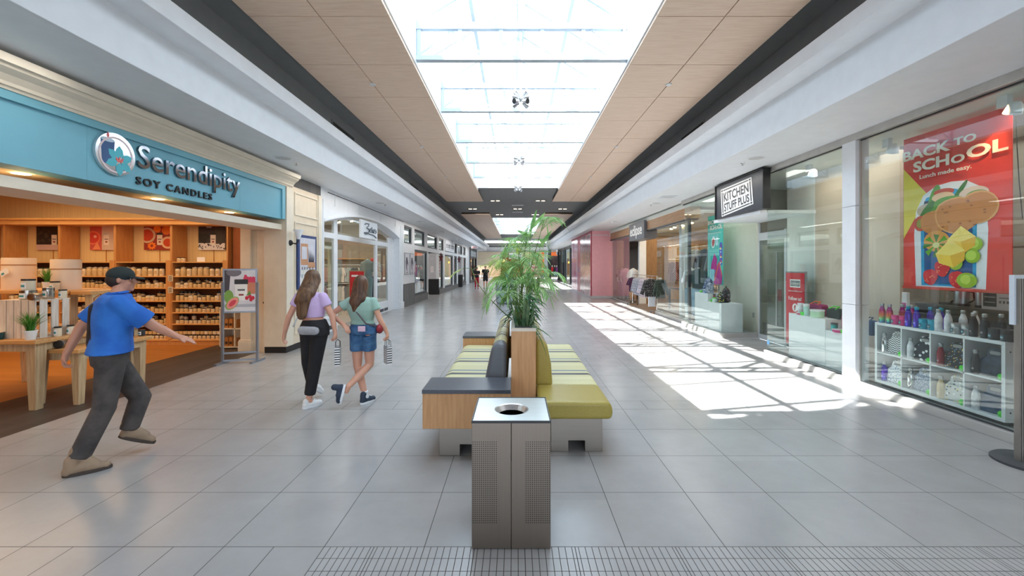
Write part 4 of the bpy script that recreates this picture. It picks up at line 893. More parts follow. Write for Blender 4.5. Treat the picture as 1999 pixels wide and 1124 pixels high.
# dark shopfront beyond
o = MB(); [o.box(-4.7, -4.52, a, b, 0, 3.57) for a, b in ((41.5, 41.9), (44.9, 45.1), (47.7, 48.4))]; o.box(-4.7, -4.55, 41.9, 47.7, 2.5, 2.62).box(-4.7, -4.55, 41.9, 47.7, 3.3, 3.57).box(-4.7, -4.55, 41.9, 47.7, 0, .25)
wd = struct(o.build('window_%d' % n, M('black shopfront', (44, 46, 50), .4))); n += 1
pane('pane', -4.63, -4.62, 41.9, 44.9, .25, 2.5, wd); pane('pane', -4.63, -4.62, 45.1, 47.7, .25, 2.5, wd)
t = thing('shop_sign', 'pale blue lettered sign panel above the dark shopfront', 'sign', (-4.6, 44, 2.65)); MB().box(-4.62, -4.52, 42.1, 47.4, 2.66, 3.28).build('sign_board', M('sign ice blue', (176, 208, 222), .4), t); p = Print((-4.515, 42.3, 2.72), LEFT, 4.8, .5); [p.rect(.05+.16*k, .15, .16+.16*k, .85, trimw).rect(.08+.16*k, .3, .12+.16*k, .6, P(70, 90, 110)) for k in range(6)]; p.done(t, 'lettering')
t = thing('pendant_lamp', 'glowing amber pendant inside the dark far-left shop', 'lamp', (-4.9, 42.5, 2.0)); MB().ell((-4.9, 42.5, 1.95), (.12, .12, .15)).build('globe', M('amber glow', (255, 170, 60), .5, emit=5), t, True); MB().cyl((-4.9, 42.5, 2.1), (-4.9, 42.5, 3.3), .01).build('cord', black, t)

# ================================================================ far end of the concourse
def colm(x0, x1, y, name, mat, z1=3.57, d=.6): sbox(name, mat, (x0, x1, y, y+d, 0, z1))
graph = brick('graphite column tile', (66, 68, 72), (80, 82, 86), (54, 56, 60), .2, 1.2, .003, .5, .5, (0, 2))
colm(3.85, 4.25, 50.2, 'wall_right', graph, 3.9); colm(5.2, 6.0, 50.2, 'wall_right', graph, 3.57); colm(3.72, 3.85, 50.1, 'trim_12', trimw, 4.9)
def fx(px, Y=66): return (px-1007)/815*Y
def fz(py, Y=66): return 1.708-(py-519)/815*Y
sbox('wall_back', M('slatted beige sign wall', (206, 192, 168), .6, var=.1, stretch=(.1, 1, 6), scale=4), (-12, fx(979), 65.4, 65.7, fz(518), 3.9))
sbox('wall_back', M('olive beige render', (196, 182, 142), .6), (fx(1022), fx(1057), 65.4, 65.7, 2.9, 3.9), (fx(1052), fx(1057), 65.4, 65.7, 0, 2.9), (fx(1022), fx(1025), 65.4, 65.7, 0, 2.9), (fx(1025), fx(1052), 65.4, 65.7, 0, .3))
sbox('wall_back', orange, (fx(1057), fx(1061.5), 65.3, 65.7, 0, 3.9)); sbox('wall_back', M('grey slats', (150, 152, 158), .5, stretch=(20, 1, .1), scale=3, var=.2), (fx(1061.5), fx(1069), 65.3, 65.7, 0, 3.9))
sbox('wall_back', orange, (fx(1072), fx(1100), 65.3, 65.7, 3.3, 3.9))
t = thing('shop_sign', 'white framed sign with grey lettering at the far end, half behind the palms', 'sign', (fx(1008), 65.3, 2.9)); MB().box(fx(994), fx(1021), 65.2, 65.6, fz(505), fz(494)).build('sign_board', trimw, t); p = Print((fx(995), 65.19, fz(504)), FRONT, fx(1020)-fx(995), .72); [p.rect(.06+.15*k, .2, .15+.15*k, .8, P(120, 126, 128)).rect(.09+.15*k, .4, .12+.15*k, .6, trimw) for k in range(6)]; p.done(t, 'lettering')
sbox('wall_back', M('brown shop interior', (120, 66, 34), .6, var=.4, scale=1.5), (fx(976), fx(1024), 69, 69.2, 0, 3.8))
for i, (x, z) in enumerate(((fx(983), fz(509)), (fx(1024), fz(512)))):
    t = thing('pendant_lamp', ('left', 'right')[i]+' amber pendant in the far brown shop', 'lamp', (x, 66.8, z)); MB().ell((x, 66.8, z), (.14, .14, .16)).build('globe', MATS['amber glow'], t, True); MB().cyl((x, 66.8, z+.15), (x, 66.8, 3.8), .015).build('cord', black, t)
for i, (a, b) in enumerate(((511, 518.5), (519.5, 524), (526, 531), (532, 537))):
    t = thing('sale_poster', 'red and white sale banner in the far window, '+('topmost', 'second from top', 'third from top', 'lowest')[i], 'poster', (fx(1038), 65.6, fz(b))); MB().box(fx(1035), fx(1051), 65.72, 65.76, fz(b), fz(a)).build('sheet', paper, t); p = Print((fx(1035), 65.71, fz(b)), FRONT, fx(1051)-fx(1035), fz(a)-fz(b)); p.rect(0, .5, 1, .85, red).rect(.2, .1, .8, .4, red); p.done(t)
pane('window_%d' % n, fx(1025), fx(1052), 65.66, 65.68, .3, 2.9)
for i, (x, c, c2) in enumerate(((fx(1079), (190, 40, 50), (40, 40, 60)), (fx(1084), (40, 36, 40), (130, 170, 170)), (fx(1088), (120, 60, 130), (60, 70, 150)))):
    t = thing('display_mannequin', ('mannequin in red and dark clothes', 'mannequin in a dark top, orange sash and pale teal trousers', 'mannequin in purple and blue clothes')[i]+' in the far right shop', 'mannequin', (x, 67, 0))
    MB().cap((x, 67, .75), (x, 67, 1.35), .17, .2, flat=.7, side=(1, 0, 0)).cap((x-.2, 67, 1.4), (x-.27, 67, .9), .06, .05).cap((x+.2, 67, 1.4), (x+.27, 67, .9), .06, .05).build('top', fabric(c), t, remesh=.03)
    MB().cap((x-.09, 67, .8), (x-.1, 67, .08), .11, .07).cap((x+.09, 67, .8), (x+.1, 67, .08), .11, .07).build('trousers', fabric(c2), t, remesh=.03); MB().ell((x, 67, 1.68), (.09, .1, .13)).cyl((x, 67, 1.4), (x, 67, 1.6), .05).build('head', offw, t, True)
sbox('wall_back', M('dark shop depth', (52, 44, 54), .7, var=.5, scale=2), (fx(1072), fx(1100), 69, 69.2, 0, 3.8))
sbox('floor', white, (fx(1072), fx(1098), 60.5, 61.5, 0, .02))
# kiosks in the concourse seen through the palms
t = thing('display_kiosk', 'white and purple phone kiosk column at the far end beside the palms', 'kiosk', (fx(1033, 44), 44, 0)); x = fx(1033, 44)
MB().box(x-.22, x+.22, 43.8, 44.2, 0, 2.2).build('column', trimw, t, bevel=.02); pu = P(96, 60, 160)
MB().box(x-.24, x+.24, 43.77, 43.8, .5, 1.1).box(x-.24, x-.02, 43.77, 43.8, 2.0, 2.2).box(x+.05, x+.24, 43.77, 43.8, 1.2, 1.3).build('purple_panel', pu, t)
t = thing('planter_kiosk', 'large pale blue-grey planter drum behind the palms', 'planter', (-.4, 19.2, 0)); MB().lathe([(.40, 0), (.46, .06), (.48, 1.0), (.46, 1.06), (.40, 1.06), (.40, 1.0)], (-.45, 19.2, 0), 32).build('drum', M('pale blue metal', (178, 194, 214), .35, .3), t, True); MB().lathe([(.39, 1.0), (.38, 1.03)], (-.45, 19.2, 0), 24).build('soil', P(70, 56, 44), t)
o = MB()
for k in range(24): a, r = R.uniform(0, 6.28), R.uniform(0, .36); o.ell((-.45+r*math.cos(a), 19.2+r*math.sin(a), 1.12+R.uniform(0, .1)), (.05, .05, .04), 7, 5)
tag(o.build('flowers', P(236, 170, 60)), 'orange and yellow flowers massed in the pale planter drum', 'flowers', kind='stuff')
t = thing('lounge_chair', 'dark red lounge chair far down the concourse right of the palms', 'chair', (fx(1042, 27), 27, 0)); x = fx(1042, 27); dr_ = fabric((110, 52, 48))
MB().box(x-.35, x+.35, 26.7, 27.3, .25, .45).build('seat', dr_, t, bevel=.05); MB().box(x+.2, x+.38, 26.7, 27.3, .45, .95).build('backrest', dr_, t, bevel=.05)
for a in (-.3, .3):
    for b in (26.75, 27.25): MB().cyl((x+a, b, 0), (x+a, b, .25), .02).build('leg', steels, t)
# ================================================================ RIGHT SIDE
RX = 4.78
curbm = M('stainless kick curb', (184, 182, 178), .35, .3, var=.05, scale=3)
headm = M('head rail metal', (190, 188, 184), .4, .6)
# ---- kitchen shop front: curb, head rail, panes, white pillar
sbox('baseboard_right', curbm, (RX-.02, RX+.14, 1.6, 8.02, 0, .10), (RX-.02, RX+.12, 9.87, 12.0, 0, .12), (RX+.12, 5.75, 9.87, 10.0, 0, .12), bevel=.004)
sbox('floor', M('grey platform', (120, 124, 124), .5), (RX+.14, 9.0, 1.6, 8.02, 0, .09), (RX+.12, 5.75, 10.0, 11.95, 0, .11), (5.75, 9, 8.02, 11.95, 0, .09))
sbox('trim_13', headm, (RX-.03, RX+.13, 1.6, 7.75, 3.47, 3.57), (RX-.03, RX+.13, 9.66, 12.0, 3.47, 3.57), bevel=.004)
w4 = struct(MB().box(RX+.03, RX+.05, 1.6, 8.0, .10, .115).box(RX+.03, RX+.05, 1.6, 8.0, 3.455, 3.47).build('window_20', dfr))
pane('pane', RX+.034, RX+.046, 1.6, 5.84, .115, 3.455, w4); pane('pane', RX+.034, RX+.046, 6.08, 8.0, .115, 3.455, w4); pane('pane', RX+.05, 5.7, 7.99, 8.002, .10, 2.78, w4)
w5 = struct(MB().box(RX+.02, RX+.05, 9.87, 12.0, 3.44, 3.47).build('window_21', dfr))
pane('pane', RX+.03, RX+.042, 9.88, 11.9, .12, 3.44, w5); pane('pane', RX+.042, 5.70, 9.88, 9.892, .12, 2.78, w5)
p_ = MB(); [p_.box(RX-.03, RX+.16, 5.84, 6.08, a, b) for a, b in ((.0, 1.16), (1.165, 2.55), (2.555, 3.47))]; struct(p_.build('wall_right', trimw, bevel=.003)); sbox('wall_right', headm, (RX+.02, RX+.05, 5.825, 5.84, .1, 3.47))
# entrance recess: dropped white soffit, dark fascia sign, door
sbox('ceiling', trimw, (RX-.1, 5.75, 8.0, 9.86, 2.72, 2.78))
sbox('wall_right', offw, (5.75, 5.8, 8.02, 8.85, 0, 3.5)); sbox('wall_right', M('peach beige wall', (208, 192, 172), .6, var=.02), (5.75, 5.8, 6.3, 8.02, .09, 3.5), (5.75, 5.8, 6.25, 6.3, .09, 3.5))
sbox('wall_right', M('cream grey wall', (208, 204, 190), .6, var=.02), (5.80, 5.85, 9.9, 12.0, .1, 3.5), (5.75, 9, 9.86, 9.9, 2.2, 3.5)); sbox('wall_right', alum, (5.72, 5.75, 9.80, 9.86, 0, 2.72), (5.72, 5.76, 8.85, 8.9, 0, 2.5), (5.72, 5.76, 8.9, 9.8, 2.38, 2.48))
d_ = struct(MB().box(5.72, 5.74, 8.9, 9.8, .02, .12).box(5.72, 5.74, 8.9, 9.8, 2.30, 2.38).build('door_2', alum)); pane('pane', 5.724, 5.736, 8.9, 9.8, .12, 2.3, d_)
h_ = MB(); h_.cyl((5.66, 9.06, .42), (5.66, 9.06, 2.02), .02, n=12)
for z in (.62, 1.84): h_.cyl((5.66, 9.06, z), (5.72, 9.06, z), .012)
h_.build('door_handle', steels, d_); MB().box(5.70, 5.72, 8.98, 9.14, .95, 1.2).build('door_lock', P(120, 30, 36), d_)
sbox('wall_right', M('pale shop interior', (206, 208, 190), .6), (8.9, 9.0, 1.5, 12, 0, 3.5), (5.8, 9, 11.9, 11.95, 0, 3.5), (4.9, 9, 1.5, 1.55, 0, 3.5))
sbox('wall_right', M('taupe display back', (156, 150, 138), .6, var=.02), (7.0, 7.05, 1.6, 6.3, .09, 3.5), (5.8, 7.0, 6.25, 6.3, .09, 3.5)); sbox('trim_14', P(150, 146, 138), (6.99, 7.0, 1.6, 6.2, 1.98, 1.995))
t = thing('shop_sign', 'black box sign with a slanted white-framed shop name over the kitchen shop entrance', 'sign', (4.6, 8.7, 2.78))
MB().box(4.62, 4.73, 7.79, 9.64, 2.785, 3.52).build('sign_box', M('sign charcoal', (52, 56, 64), .35), t, bevel=.006); MB().box(4.60, 4.74, 7.77, 7.80, 2.78, 3.53).box(4.6, 4.74, 9.63, 9.66, 2.78, 3.53).box(4.60, 4.74, 7.77, 9.66, 3.52, 3.54).build('frame', black, t)
# slanted logo: corners in sign coordinates (u to the right = towards the camera, v up)
O_ = V((4.618, 9.64, 2.785)); U_, V2_, N_ = RIGHT; W_, H_ = 1.85, .735
def quad(p): return [(x*W_, y*H_) for x, y in p]
A, B, C, D = (.125, .865), (.79, .905), (.825, .175), (.155, .03)   # tl, tr, br, bl
def bl(s, r): # s along, r up
    x = (D[0]+(C[0]-D[0])*s)*(1-r)+(A[0]+(B[0]-A[0])*s)*r; y = (D[1]+(C[1]-D[1])*s)*(1-r)+(A[1]+(B[1]-A[1])*s)*r; return (x*W_, y*H_)
def lq(mb, s0, s1, r0, r1, off=.0, th=.004): mb.prism([bl(s0, r0), bl(s1, r0), bl(s1, r1), bl(s0, r1)], O_+N_*off, U_, V2_, N_*th)
o = MB()
lq(o, 0, 1, 0, 1, 0, .003); o.build('logo_frame', paper, t); o = MB()
for q in ((.025, .075, .035, .10), (.925, .975, .035, .10), (.025, .075, .90, .965), (.925, .975, .90, .965), (.095, .905, .05, .09), (.095, .905, .91, .95), (.035, .065, .13, .87), (.935, .965, .13, .87)): lq(o, *q, .003, .002)
o.build('logo_bars', M('sign charcoal', None), t)
def warp(obj, s0, s1, r0, r1):
    me = obj.data; pts = [(-(v.co.y), v.co.z, v.co.x) for v in me.vertices]; a0 = min(p[0] for p in pts); a1 = max(p[0] for p in pts); b0 = min(p[1] for p in pts); b1 = max(p[1] for p in pts)
    for v, p in zip(me.vertices, pts):
        x, y = bl(s0+(s1-s0)*(p[0]-a0)/(a1-a0), r0+(r1-r0)*(p[1]-b0)/(b1-b0)); v.co = O_+U_*x+V2_*y+N_*(.003+(O_.x-.003-p[2]) if 0 else .004+abs(p[2]-O_.x)*.3)
for s, q in (('KITCHEN', (.10, .90, .50, .84)), ('STUFF PLUS', (.10, .90, .14, .44))):
    ob = text(s, O_, RIGHT, M('sign charcoal', None), t, 1, .3, .003, .024); warp(ob, *q)
# ---- shelf cube unit with bottles and lunch bags
SY0, SY1, SX, SZ0, SZ1 = 5.70, 4.18, 4.90, .135, .945
t = thing('cube_shelf', 'white eight-cube shelf unit of bottles and lunch bags in the shop window', 'shelves', (5.05, 4.94, .09)); tk = .035; cw = (SY0-SY1-tk)/4
MB().box(SX, SX+.38, SY1, SY0, SZ1-tk, SZ1).build('top_board', white, t, bevel=.003); MB().box(SX, SX+.38, SY1, SY0, SZ0, SZ0+tk).build('bottom_board', white, t, bevel=.003)
for y in (SY1, SY0-tk): MB().box(SX, SX+.38, y, y+tk, SZ0+tk, SZ1-tk).build('side_panel', white, t, bevel=.002)
zm = (SZ0+SZ1)/2
for k in range(3): MB().box(SX+.002, SX+.37, SY1+cw*(k+1)+.01, SY1+cw*(k+1)+.026, SZ0+tk, SZ1-tk).build('divider', white, t)
MB().box(SX+.002, SX+.37, SY1+tk, SY0-tk, zm-.008, zm+.008).build('shelf', white, t)
MB().box(SX+.36, SX+.375, SY1+tk, SY0-tk, SZ0+tk, SZ1-tk).build('back_panel', M('cube back', (214, 214, 208), .6), t)
for y, z in ((SY1-.001, SZ1-.1), (SY1-.001, SZ0+.1)): MB().cyl((SX+.05, y, z), (SX+.05, y-.003, z), .008).cyl((SX+.33, y, z), (SX+.33, y-.003, z), .008).build('screw', charc, t)
MB().box(SX+.05, SX+.33, SY1+.05, SY0-.05, .09, SZ0).build('plinth', charc, t)
t0 = t
def grad(name, stops, rough=.2, metal=.6):
    m = bpy.data.materials.new(name); m.use_nodes = True; nt_ = m.node_tree; b = nt_.nodes['Principled BSDF']; tc_ = nt_.nodes.new('ShaderNodeTexCoord'); sp_ = nt_.nodes.new('ShaderNodeSeparateXYZ'); r = nt_.nodes.new('ShaderNodeValToRGB')
    dv = nt_.nodes.new('ShaderNodeMath'); dv.operation = 'DIVIDE'; dv.inputs[1].default_value = .26
    nt_.links.new(tc_.outputs['Object'], sp_.inputs[0]); nt_.links.new(sp_.outputs[2], dv.inputs[0]); nt_.links.new(dv.outputs[0], r.inputs[0]); nt_.links.new(r.outputs[0], b.inputs[0])
    for i, (p, c) in enumerate(stops):
        e = r.color_ramp.elements[i] if i < 2 else r.color_ramp.elements.new(p); e.position = p; e.color = (*lin(c), 1)
    b.inputs['Roughness'].default_value = rough; b.inputs['Metallic'].default_value = metal; return m
rainb = grad('rainbow bottle lacquer', [(.0, (60, 90, 190)), (1, (110, 40, 160)), (.2, (90, 190, 120)), (.4, (236, 130, 70)), (.65, (190, 40, 120))])
galax = grad('violet bottle lacquer', [(.0, (50, 60, 190)), (1, (40, 160, 160)), (.5, (110, 60, 200)), (.8, (70, 60, 180))])
marb = M('white marble lacquer', (196, 196, 204), .35, col2=(244, 244, 246), scale=14, detail=8); blackb = M('matt black bottle', (38, 38, 42), .5, var=.15); redb = M('wine red bottle', (140, 24, 40), .35, .3); stb = M('reflective bottle steel', (206, 206, 210), .12, 1); tealb = M('teal bottle', (20, 150, 180), .3, .3); pinkb = M('pink jar', (200, 40, 120), .3, .3); goldb = M('sand bottle', (214, 190, 150), .35, .3); leafb = M('green leaf bottle', (120, 150, 120), .3, .3)
def bottle(x, y, z, m, lab, hh=.26, capm=steels, logo=True, grp=None):
    t = thing('water_bottle', lab, 'bottle', (x, y, z), grp); s = hh/.26
    o = MB().lathe([(.030*s, 0), (.035*s, .006*s), (.036*s, .14*s), (.034*s, .16*s), (.024*s, .195*s), (.019*s, .21*s), (.018*s, .22*s)], (0, 0, 0), 20).build('bottle_body', m, t, True); o.location = (0, 0, 0)
    o = MB().lathe([(.021*s, .22*s), (.022*s, .225*s), (.022*s, .252*s), (.018*s, .258*s)], (0, 0, 0), 20).build('cap', capm, t, True); o.location = (0, 0, 0)
    if logo:
        q = MB(); r = .009*s
        for k in range(10):
            a, b = 2*PI*k/10, 2*PI*(k+1)/10; q.add([(-.0368*s, r*math.cos(a), .06*s+r*math.sin(a)), (-.0368*s, r*math.cos(b), .06*s+r*math.sin(b)), (-.0368*s, r*.65*math.cos(b), .06*s+r*.65*math.sin(b)), (-.0368*s, r*.65*math.cos(a), .06*s+r*.65*math.sin(a))], [(0, 1, 2, 3)])
        q.build('emblem', paper, t).location = (0, 0, 0)
    return t
def foodjar(x, y, z, m, lab, capm=None, label=True):
    t = thing('food_jar', lab, 'food jar', (x, y, z)); MB().lathe([(.046, 0), (.05, .006), (.05, .075), (.047, .08)], (0, 0, 0), 24).build('jar_body', m, t, True).location = (0, 0, 0); MB().lathe([(.048, .08), (.051, .084), (.051, .118), (.046, .122)], (0, 0, 0), 24).build('lid', capm or m, t, True).location = (0, 0, 0)
    if label:
        vs = []; fs = []
        for i in range(7): a = PI+.9*(i/6-.5)-.3; vs += [(.051*math.cos(a), .051*math.sin(a), .018), (.051*math.cos(a), .051*math.sin(a), .065)]
        for i in range(6): fs.append((2*i, 2*i+2, 2*i+3, 2*i+1))
        q = MB().add(vs, fs).build('label', P(70, 90, 104), t); q.location = (0, 0, 0); MB().add([(v[0]*1.005, v[1]*1.005, .04+(.008 if k % 2 else -.008)) for k, v in enumerate(vs[2:12])], [(2*i, 2*i+2, 2*i+3, 2*i+1) for i in range(4)]).build('print', P(150, 200, 210), q).location = (0, 0, 0)
    return t
GP = ((rainb, 'rainbow', pinkb, 'pink', rainb), (galax, 'violet', tealb, 'teal', tealb), (marb, 'white marbled', steels, 'steel', steels), (blackb, 'matt black', M('charcoal jar', (48, 50, 54), .4, .2), 'charcoal', steels))
for g, (m, cn, jm_, jn, cp) in enumerate(GP):
    y = SY0-.06-g*.375
    for k, (dx, dy, w_) in enumerate(((.05, 0, 'front left'), (.06, -.10, 'front right'), (.20, -.13, 'back left'), (.24, -.22, 'back right'))):
        bottle(SX+dx, y+dy, SZ1, m, '%s drinking bottle on the cube shelf, %s of its four' % (cn, w_), capm=cp if g == 1 else steels)
    for k, (dx, dy, w_) in enumerate(((.065, -.19, 'left'), (.065, -.30, 'right'))): foodjar(SX+dx, y+dy, SZ1, jm_, '%s food jar in front of the %s bottles, %s one' % (jn, cn, w_))
foodjar(SX+.19, SY0-.06-2*.375-.27, SZ1, steels, 'steel food jar at the back of the steel trio', label=True); foodjar(SX+.19, SY0-.06-3*.375-.34, SZ1, blackb, 'black food jar at the back right end of the cube shelf', label=False)
def pattern(name, base, spots, sc=40, kind='voronoi', thr=.35):
    m = bpy.data.materials.new(name); m.use_nodes = True; nt_ = m.node_tree; b = nt_.nodes['Principled BSDF']; tc_ = nt_.nodes.new('ShaderNodeTexCoord'); L = nt_.links.new; b.inputs['Roughness'].default_value = .8
    mx = nt_.nodes.new('ShaderNodeMix'); mx.data_type = 'RGBA'; mx.inputs[6].default_value = (*lin(base), 1)
    if kind == 'zig':
        sp_ = nt_.nodes.new('ShaderNodeSeparateXYZ'); L(tc_.outputs['Object'], sp_.inputs[0])
        def mt(op, a, c=None):
            n_ = nt_.nodes.new('ShaderNodeMath'); n_.operation = op
            for i, x in enumerate((a, c)):
                if x is None: continue
                if isinstance(x, (int, float)): n_.inputs[i].default_value = x
                else: L(x, n_.inputs[i])
            return n_.outputs[0]
        z = mt('ADD', sp_.outputs[2], mt('PINGPONG', sp_.outputs[1], .02)); f = mt('LESS_THAN', mt('FLOORED_MODULO', z, .028), .012); L(f, mx.inputs[0]); mx.inputs[7].default_value = (*lin(spots[0]), 1)
    elif kind == 'check':
        k = nt_.nodes.new('ShaderNodeTexChecker'); k.inputs['Scale'].default_value = sc; L(tc_.outputs['Object'], k.inputs[0]); L(k.outputs['Fac'], mx.inputs[0]); mx.inputs[7].default_value = (*lin(spots[0]), 1)
    else:
        v = nt_.nodes.new('ShaderNodeTexVoronoi'); v.inputs['Scale'].default_value = sc; L(tc_.outputs['Object'], v.inputs['Vector']); lt = nt_.nodes.new('ShaderNodeMath'); lt.operation = 'LESS_THAN'; lt.inputs[1].default_value = thr; L(v.outputs['Distance'], lt.inputs[0]); L(lt.outputs[0], mx.inputs[0])
        r = nt_.nodes.new('ShaderNodeValToRGB'); r.color_ramp.interpolation = 'CONSTANT'; sp2 = nt_.nodes.new('ShaderNodeSeparateColor'); L(v.outputs['Color'], sp2.inputs[0]); L(sp2.outputs[0], r.inputs[0])
        for i, c in enumerate(spots):
            e = r.color_ramp.elements[i] if i < 2 else r.color_ramp.elements.new(i/len(spots)); e.position = i/len(spots); e.color = (*lin(c), 1)
        L(r.outputs[0], mx.inputs[7])
    L(mx.outputs[2], b.inputs[0]); return m
W3 = (236, 236, 238)
def lunchbag(x, y, z, m, lab):
    t = thing('lunch_bag', lab, 'lunch bag', (x, y, z)); w = .13
    body = [(-w, 0), (w*.9, 0), (w, .17), (w*.62, .215), (w*.55, .275), (w*.3, .30), (-w*.3, .30), (-w*.55, .275), (-w*.62, .215), (-w, .17)]
    hole = rrect(-.045, .232, .045, .268, .016, 3)
    MB().prism(body, (-.035, 0, 0), (0, -1, 0), (0, 0, 1), (.07, 0, 0)).build('bag_body', m, t, bevel=.018, seg=3).location = (0, 0, 0)
    MB().prism(hole, (-.0375, 0, 0), (0, -1, 0), (0, 0, 1), (.002, 0, 0)).build('handle_slot', M('cube shadow grey', (150, 150, 146), .7), t).location = (0, 0, 0)
    t.rotation_euler = (0, .1, .12); return t
limeg = M('lime plastic', (70, 220, 50), .3)
def apple(x, y, z, lab, m=None):
    t = thing('fruit_container', lab, 'container', (x, y, z)); MB().lathe([(.012, .004), (.032, 0), (.045, .02), (.046, .04), (.036, .058), (.014, .062), (.006, .055)], (0, 0, 0), 20).build('shell', m or limeg, t, True).location = (0, 0, 0); MB().cyl((0, 0, .052), (.006, 0, .072), .004).build('stem', P(40, 120, 40), t).location = (0, 0, 0); return t
CE = [[(stb, 'mirror steel', pattern('chevron print', W3, [(40, 40, 50)], kind='zig'), 'chevron print'), (marb, 'white marbled', pattern('magnolia print', (40, 44, 54), [W3, (170, 176, 190)], 22, thr=.42), 'dark floral print'), (redb, 'wine red', pattern('ditsy print', (44, 44, 48), [(220, 120, 170), (230, 190, 100), (120, 150, 170), (210, 90, 90)], 42, thr=.30), 'small multicolour flowers'), (blackb, 'matt black', M('marble black bag', (38, 44, 54), .7, col2=(70, 80, 96), scale=12, detail=8), 'dark marbled')],
      [(galax, 'violet', pattern('navy triangle print', W3, [(50, 70, 120), (130, 150, 190)], 60, thr=.36), 'blue speckled'), (stb, 'mirror steel', pattern('blue weave print', (150, 160, 180), [(210, 216, 226), (90, 104, 130)], 70, thr=.4), 'pale blue woven'), (goldb, 'sand coloured', pattern('yellow dot print', (196, 198, 196), [(230, 210, 80), (70, 76, 80), (240, 240, 240)], 34, thr=.36), 'yellow and grey dotted'), (marb, 'pale grey', M('navy bag', (44, 74, 104), .7, var=.15), 'plain navy')]]
CN = ('leftmost', 'second', 'third', 'rightmost')
for r in range(2):
    z = zm+.008 if r == 0 else SZ0+tk
    for c in range(4):
        bm_, bn, gm_, gn = CE[r][c]; yc = SY0-tk-cw*c; rn = ('upper', 'lower')[r]
        bottle(SX+.05, yc-.06, z, bm_, '%s bottle in the %s cube of the %s row' % (bn, CN[c], rn)); lunchbag(SX+.10, yc-.205, z, gm_, '%s lunch bag in the %s cube of the %s row' % (gn, CN[c], rn)); apple(SX+.055, yc-.315, z, 'lime green apple-shaped container in the %s cube of the %s row' % (CN[c], rn))
# ---- hanging lunch banner
bx, by0, by1, bz0, bz1 = 5.28, 5.68, 4.44, 1.42, 3.42
t = thing('hanging_banner', 'large red BACK TO SCHOOL banner with a lunch box photo hanging in the window', 'banner', (bx, 5.06, bz0)); MB().box(bx, bx+.008, by1, by0, bz0, bz1).build('sheet', P(224, 76, 70), t)
MB().cyl((bx, by1-.01, bz0), (bx, by0+.01, bz0), .014).build('bottom_bar', P(226, 90, 76), t)
for y in (by1+.02, by0-.02): MB().cyl((bx, y, bz1), (bx, y, 3.5), .003).build('cord', paper, t)
MB().tube([(bx, by1-.03, 3.45), (bx, by1-.04, 3.0), (bx, by1-.06, 2.6), (bx, by1-.09, 2.2)], .004).build('loose_cord', charc, t)
a = Print((bx-.002, by0, bz0), RIGHT, by0-by1, bz1-bz0)
a.rect(0, 0, 1, 1, P(226, 72, 66)); a.poly([(0, .33), (.27, .60), (0, .80)], P(236, 220, 90))
a.poly([(.14, 0), (.12, .35), (.14, .50), (.22, .60), (.35, .645), (.5, .655), (.64, .645), (.75, .60), (.80, .50), (.82, .35), (.80, 0)], P(232, 236, 242)); bluep = P(24, 160, 214)
a.poly([(.20, .02), (.19, .5), (.25, .58), (.5, .615), (.68, .58), (.73, .5), (.72, .02)], bluep); a.rect(.23, .03, .69, .37, P(30, 90, 150)).rect(.23, .40, .69, .56, P(34, 50, 80)).rect(.2, .37, .72, .385, bluep)
gl = P(96, 160, 60); gl2 = P(60, 120, 44); tom = P(200, 80, 60); br = P(206, 138, 76); br2 = P(226, 170, 110)
a.disc(.27, .50, .12, P(196, 180, 160), .045).disc(.33, .53, .13, gl, .06, rot=1.2).disc(.26, .50, .10, gl2, .03, rot=.6).disc(.43, .60, .10, tom, .022).disc(.42, .57, .11, P(236, 200, 160), .03).disc(.58, .59, .09, gl2, .018, rot=.7).disc(.70, .56, .13, P(230, 206, 190), .045).disc(.73, .545, .10, gl, .035)
a.disc(.19, .42, .07, tom, .05).disc(.19, .42, .04, P(140, 150, 60), .03).disc(.33, .42, .14, br, .075, wob=.03).disc(.41, .47, .06, tom, .045).disc(.48, .53, .15, gl, .04).disc(.80, .46, .08, tom, .05)
a.disc(.54, .45, .20, br2, .11, wob=.03).disc(.74, .48, .17, br2, .095).disc(.54, .45, .185, br, .102, wob=.03).disc(.74, .48, .155, br, .086, wob=.02).poly([(.42, .38), (.62, .34), (.82, .42), (.86, .48), (.6, .5)], br)
for k in range(14): a.disc(R.uniform(.42, .84), R.uniform(.38, .54), .014, P(160, 96, 50), .005, n=8)
a.disc(.36, .30, .13, P(226, 160, 80), .065)
for k in range(8): ang = 2*PI*k/8; a.poly([(.36+.02*math.cos(ang), .28+.01*math.sin(ang)), (.36+.13*math.cos(ang-.25), .27+.07*math.sin(ang-.25)), (.36+.14*math.cos(ang+.2), .27+.075*math.sin(ang+.2))], P(96, 170, 50) if k % 2 else P(70, 130, 44))
a.disc(.36, .275, .035, P(220, 220, 150), .018)
for x, y in ((.30, .075), (.42, .13), (.56, .065)): a.disc(x, y, .075, P(214, 36, 50), .05, wob=.06); [a.disc(x+R.uniform(-.05, .05), y+R.uniform(-.03, .03), .006, P(250, 180, 120), .003, n=6) for q in range(8)]
for x, y in ((.72, .27), (.55, .16), (.70, .20), (.65, .06)): a.disc(x, y, .065 if y > .1 else .09, P(150, 190, 50), .04 if y > .1 else .045).disc(x-.01, y+.005, .045, P(190, 220, 90), .028)
def cheese(cx, cy, s): a.poly([(cx-s, cy), (cx, cy+s*.62), (cx+s, cy+.1*s), (cx+.0*s, cy-.1*s)], P(250, 226, 120)).poly([(cx-s, cy), (cx, cy-.1*s), (cx+.25*s, cy-s*.62), (cx-.75*s, cy-.42*s)], P(250, 210, 80)).poly([(cx, cy-.1*s), (cx+s, cy+.1*s), (cx+s*.95, cy-.3*s), (cx+.25*s, cy-s*.62)], P(236, 186, 60))
cheese(.60, .30, .13); cheese(.50, .22, .14)
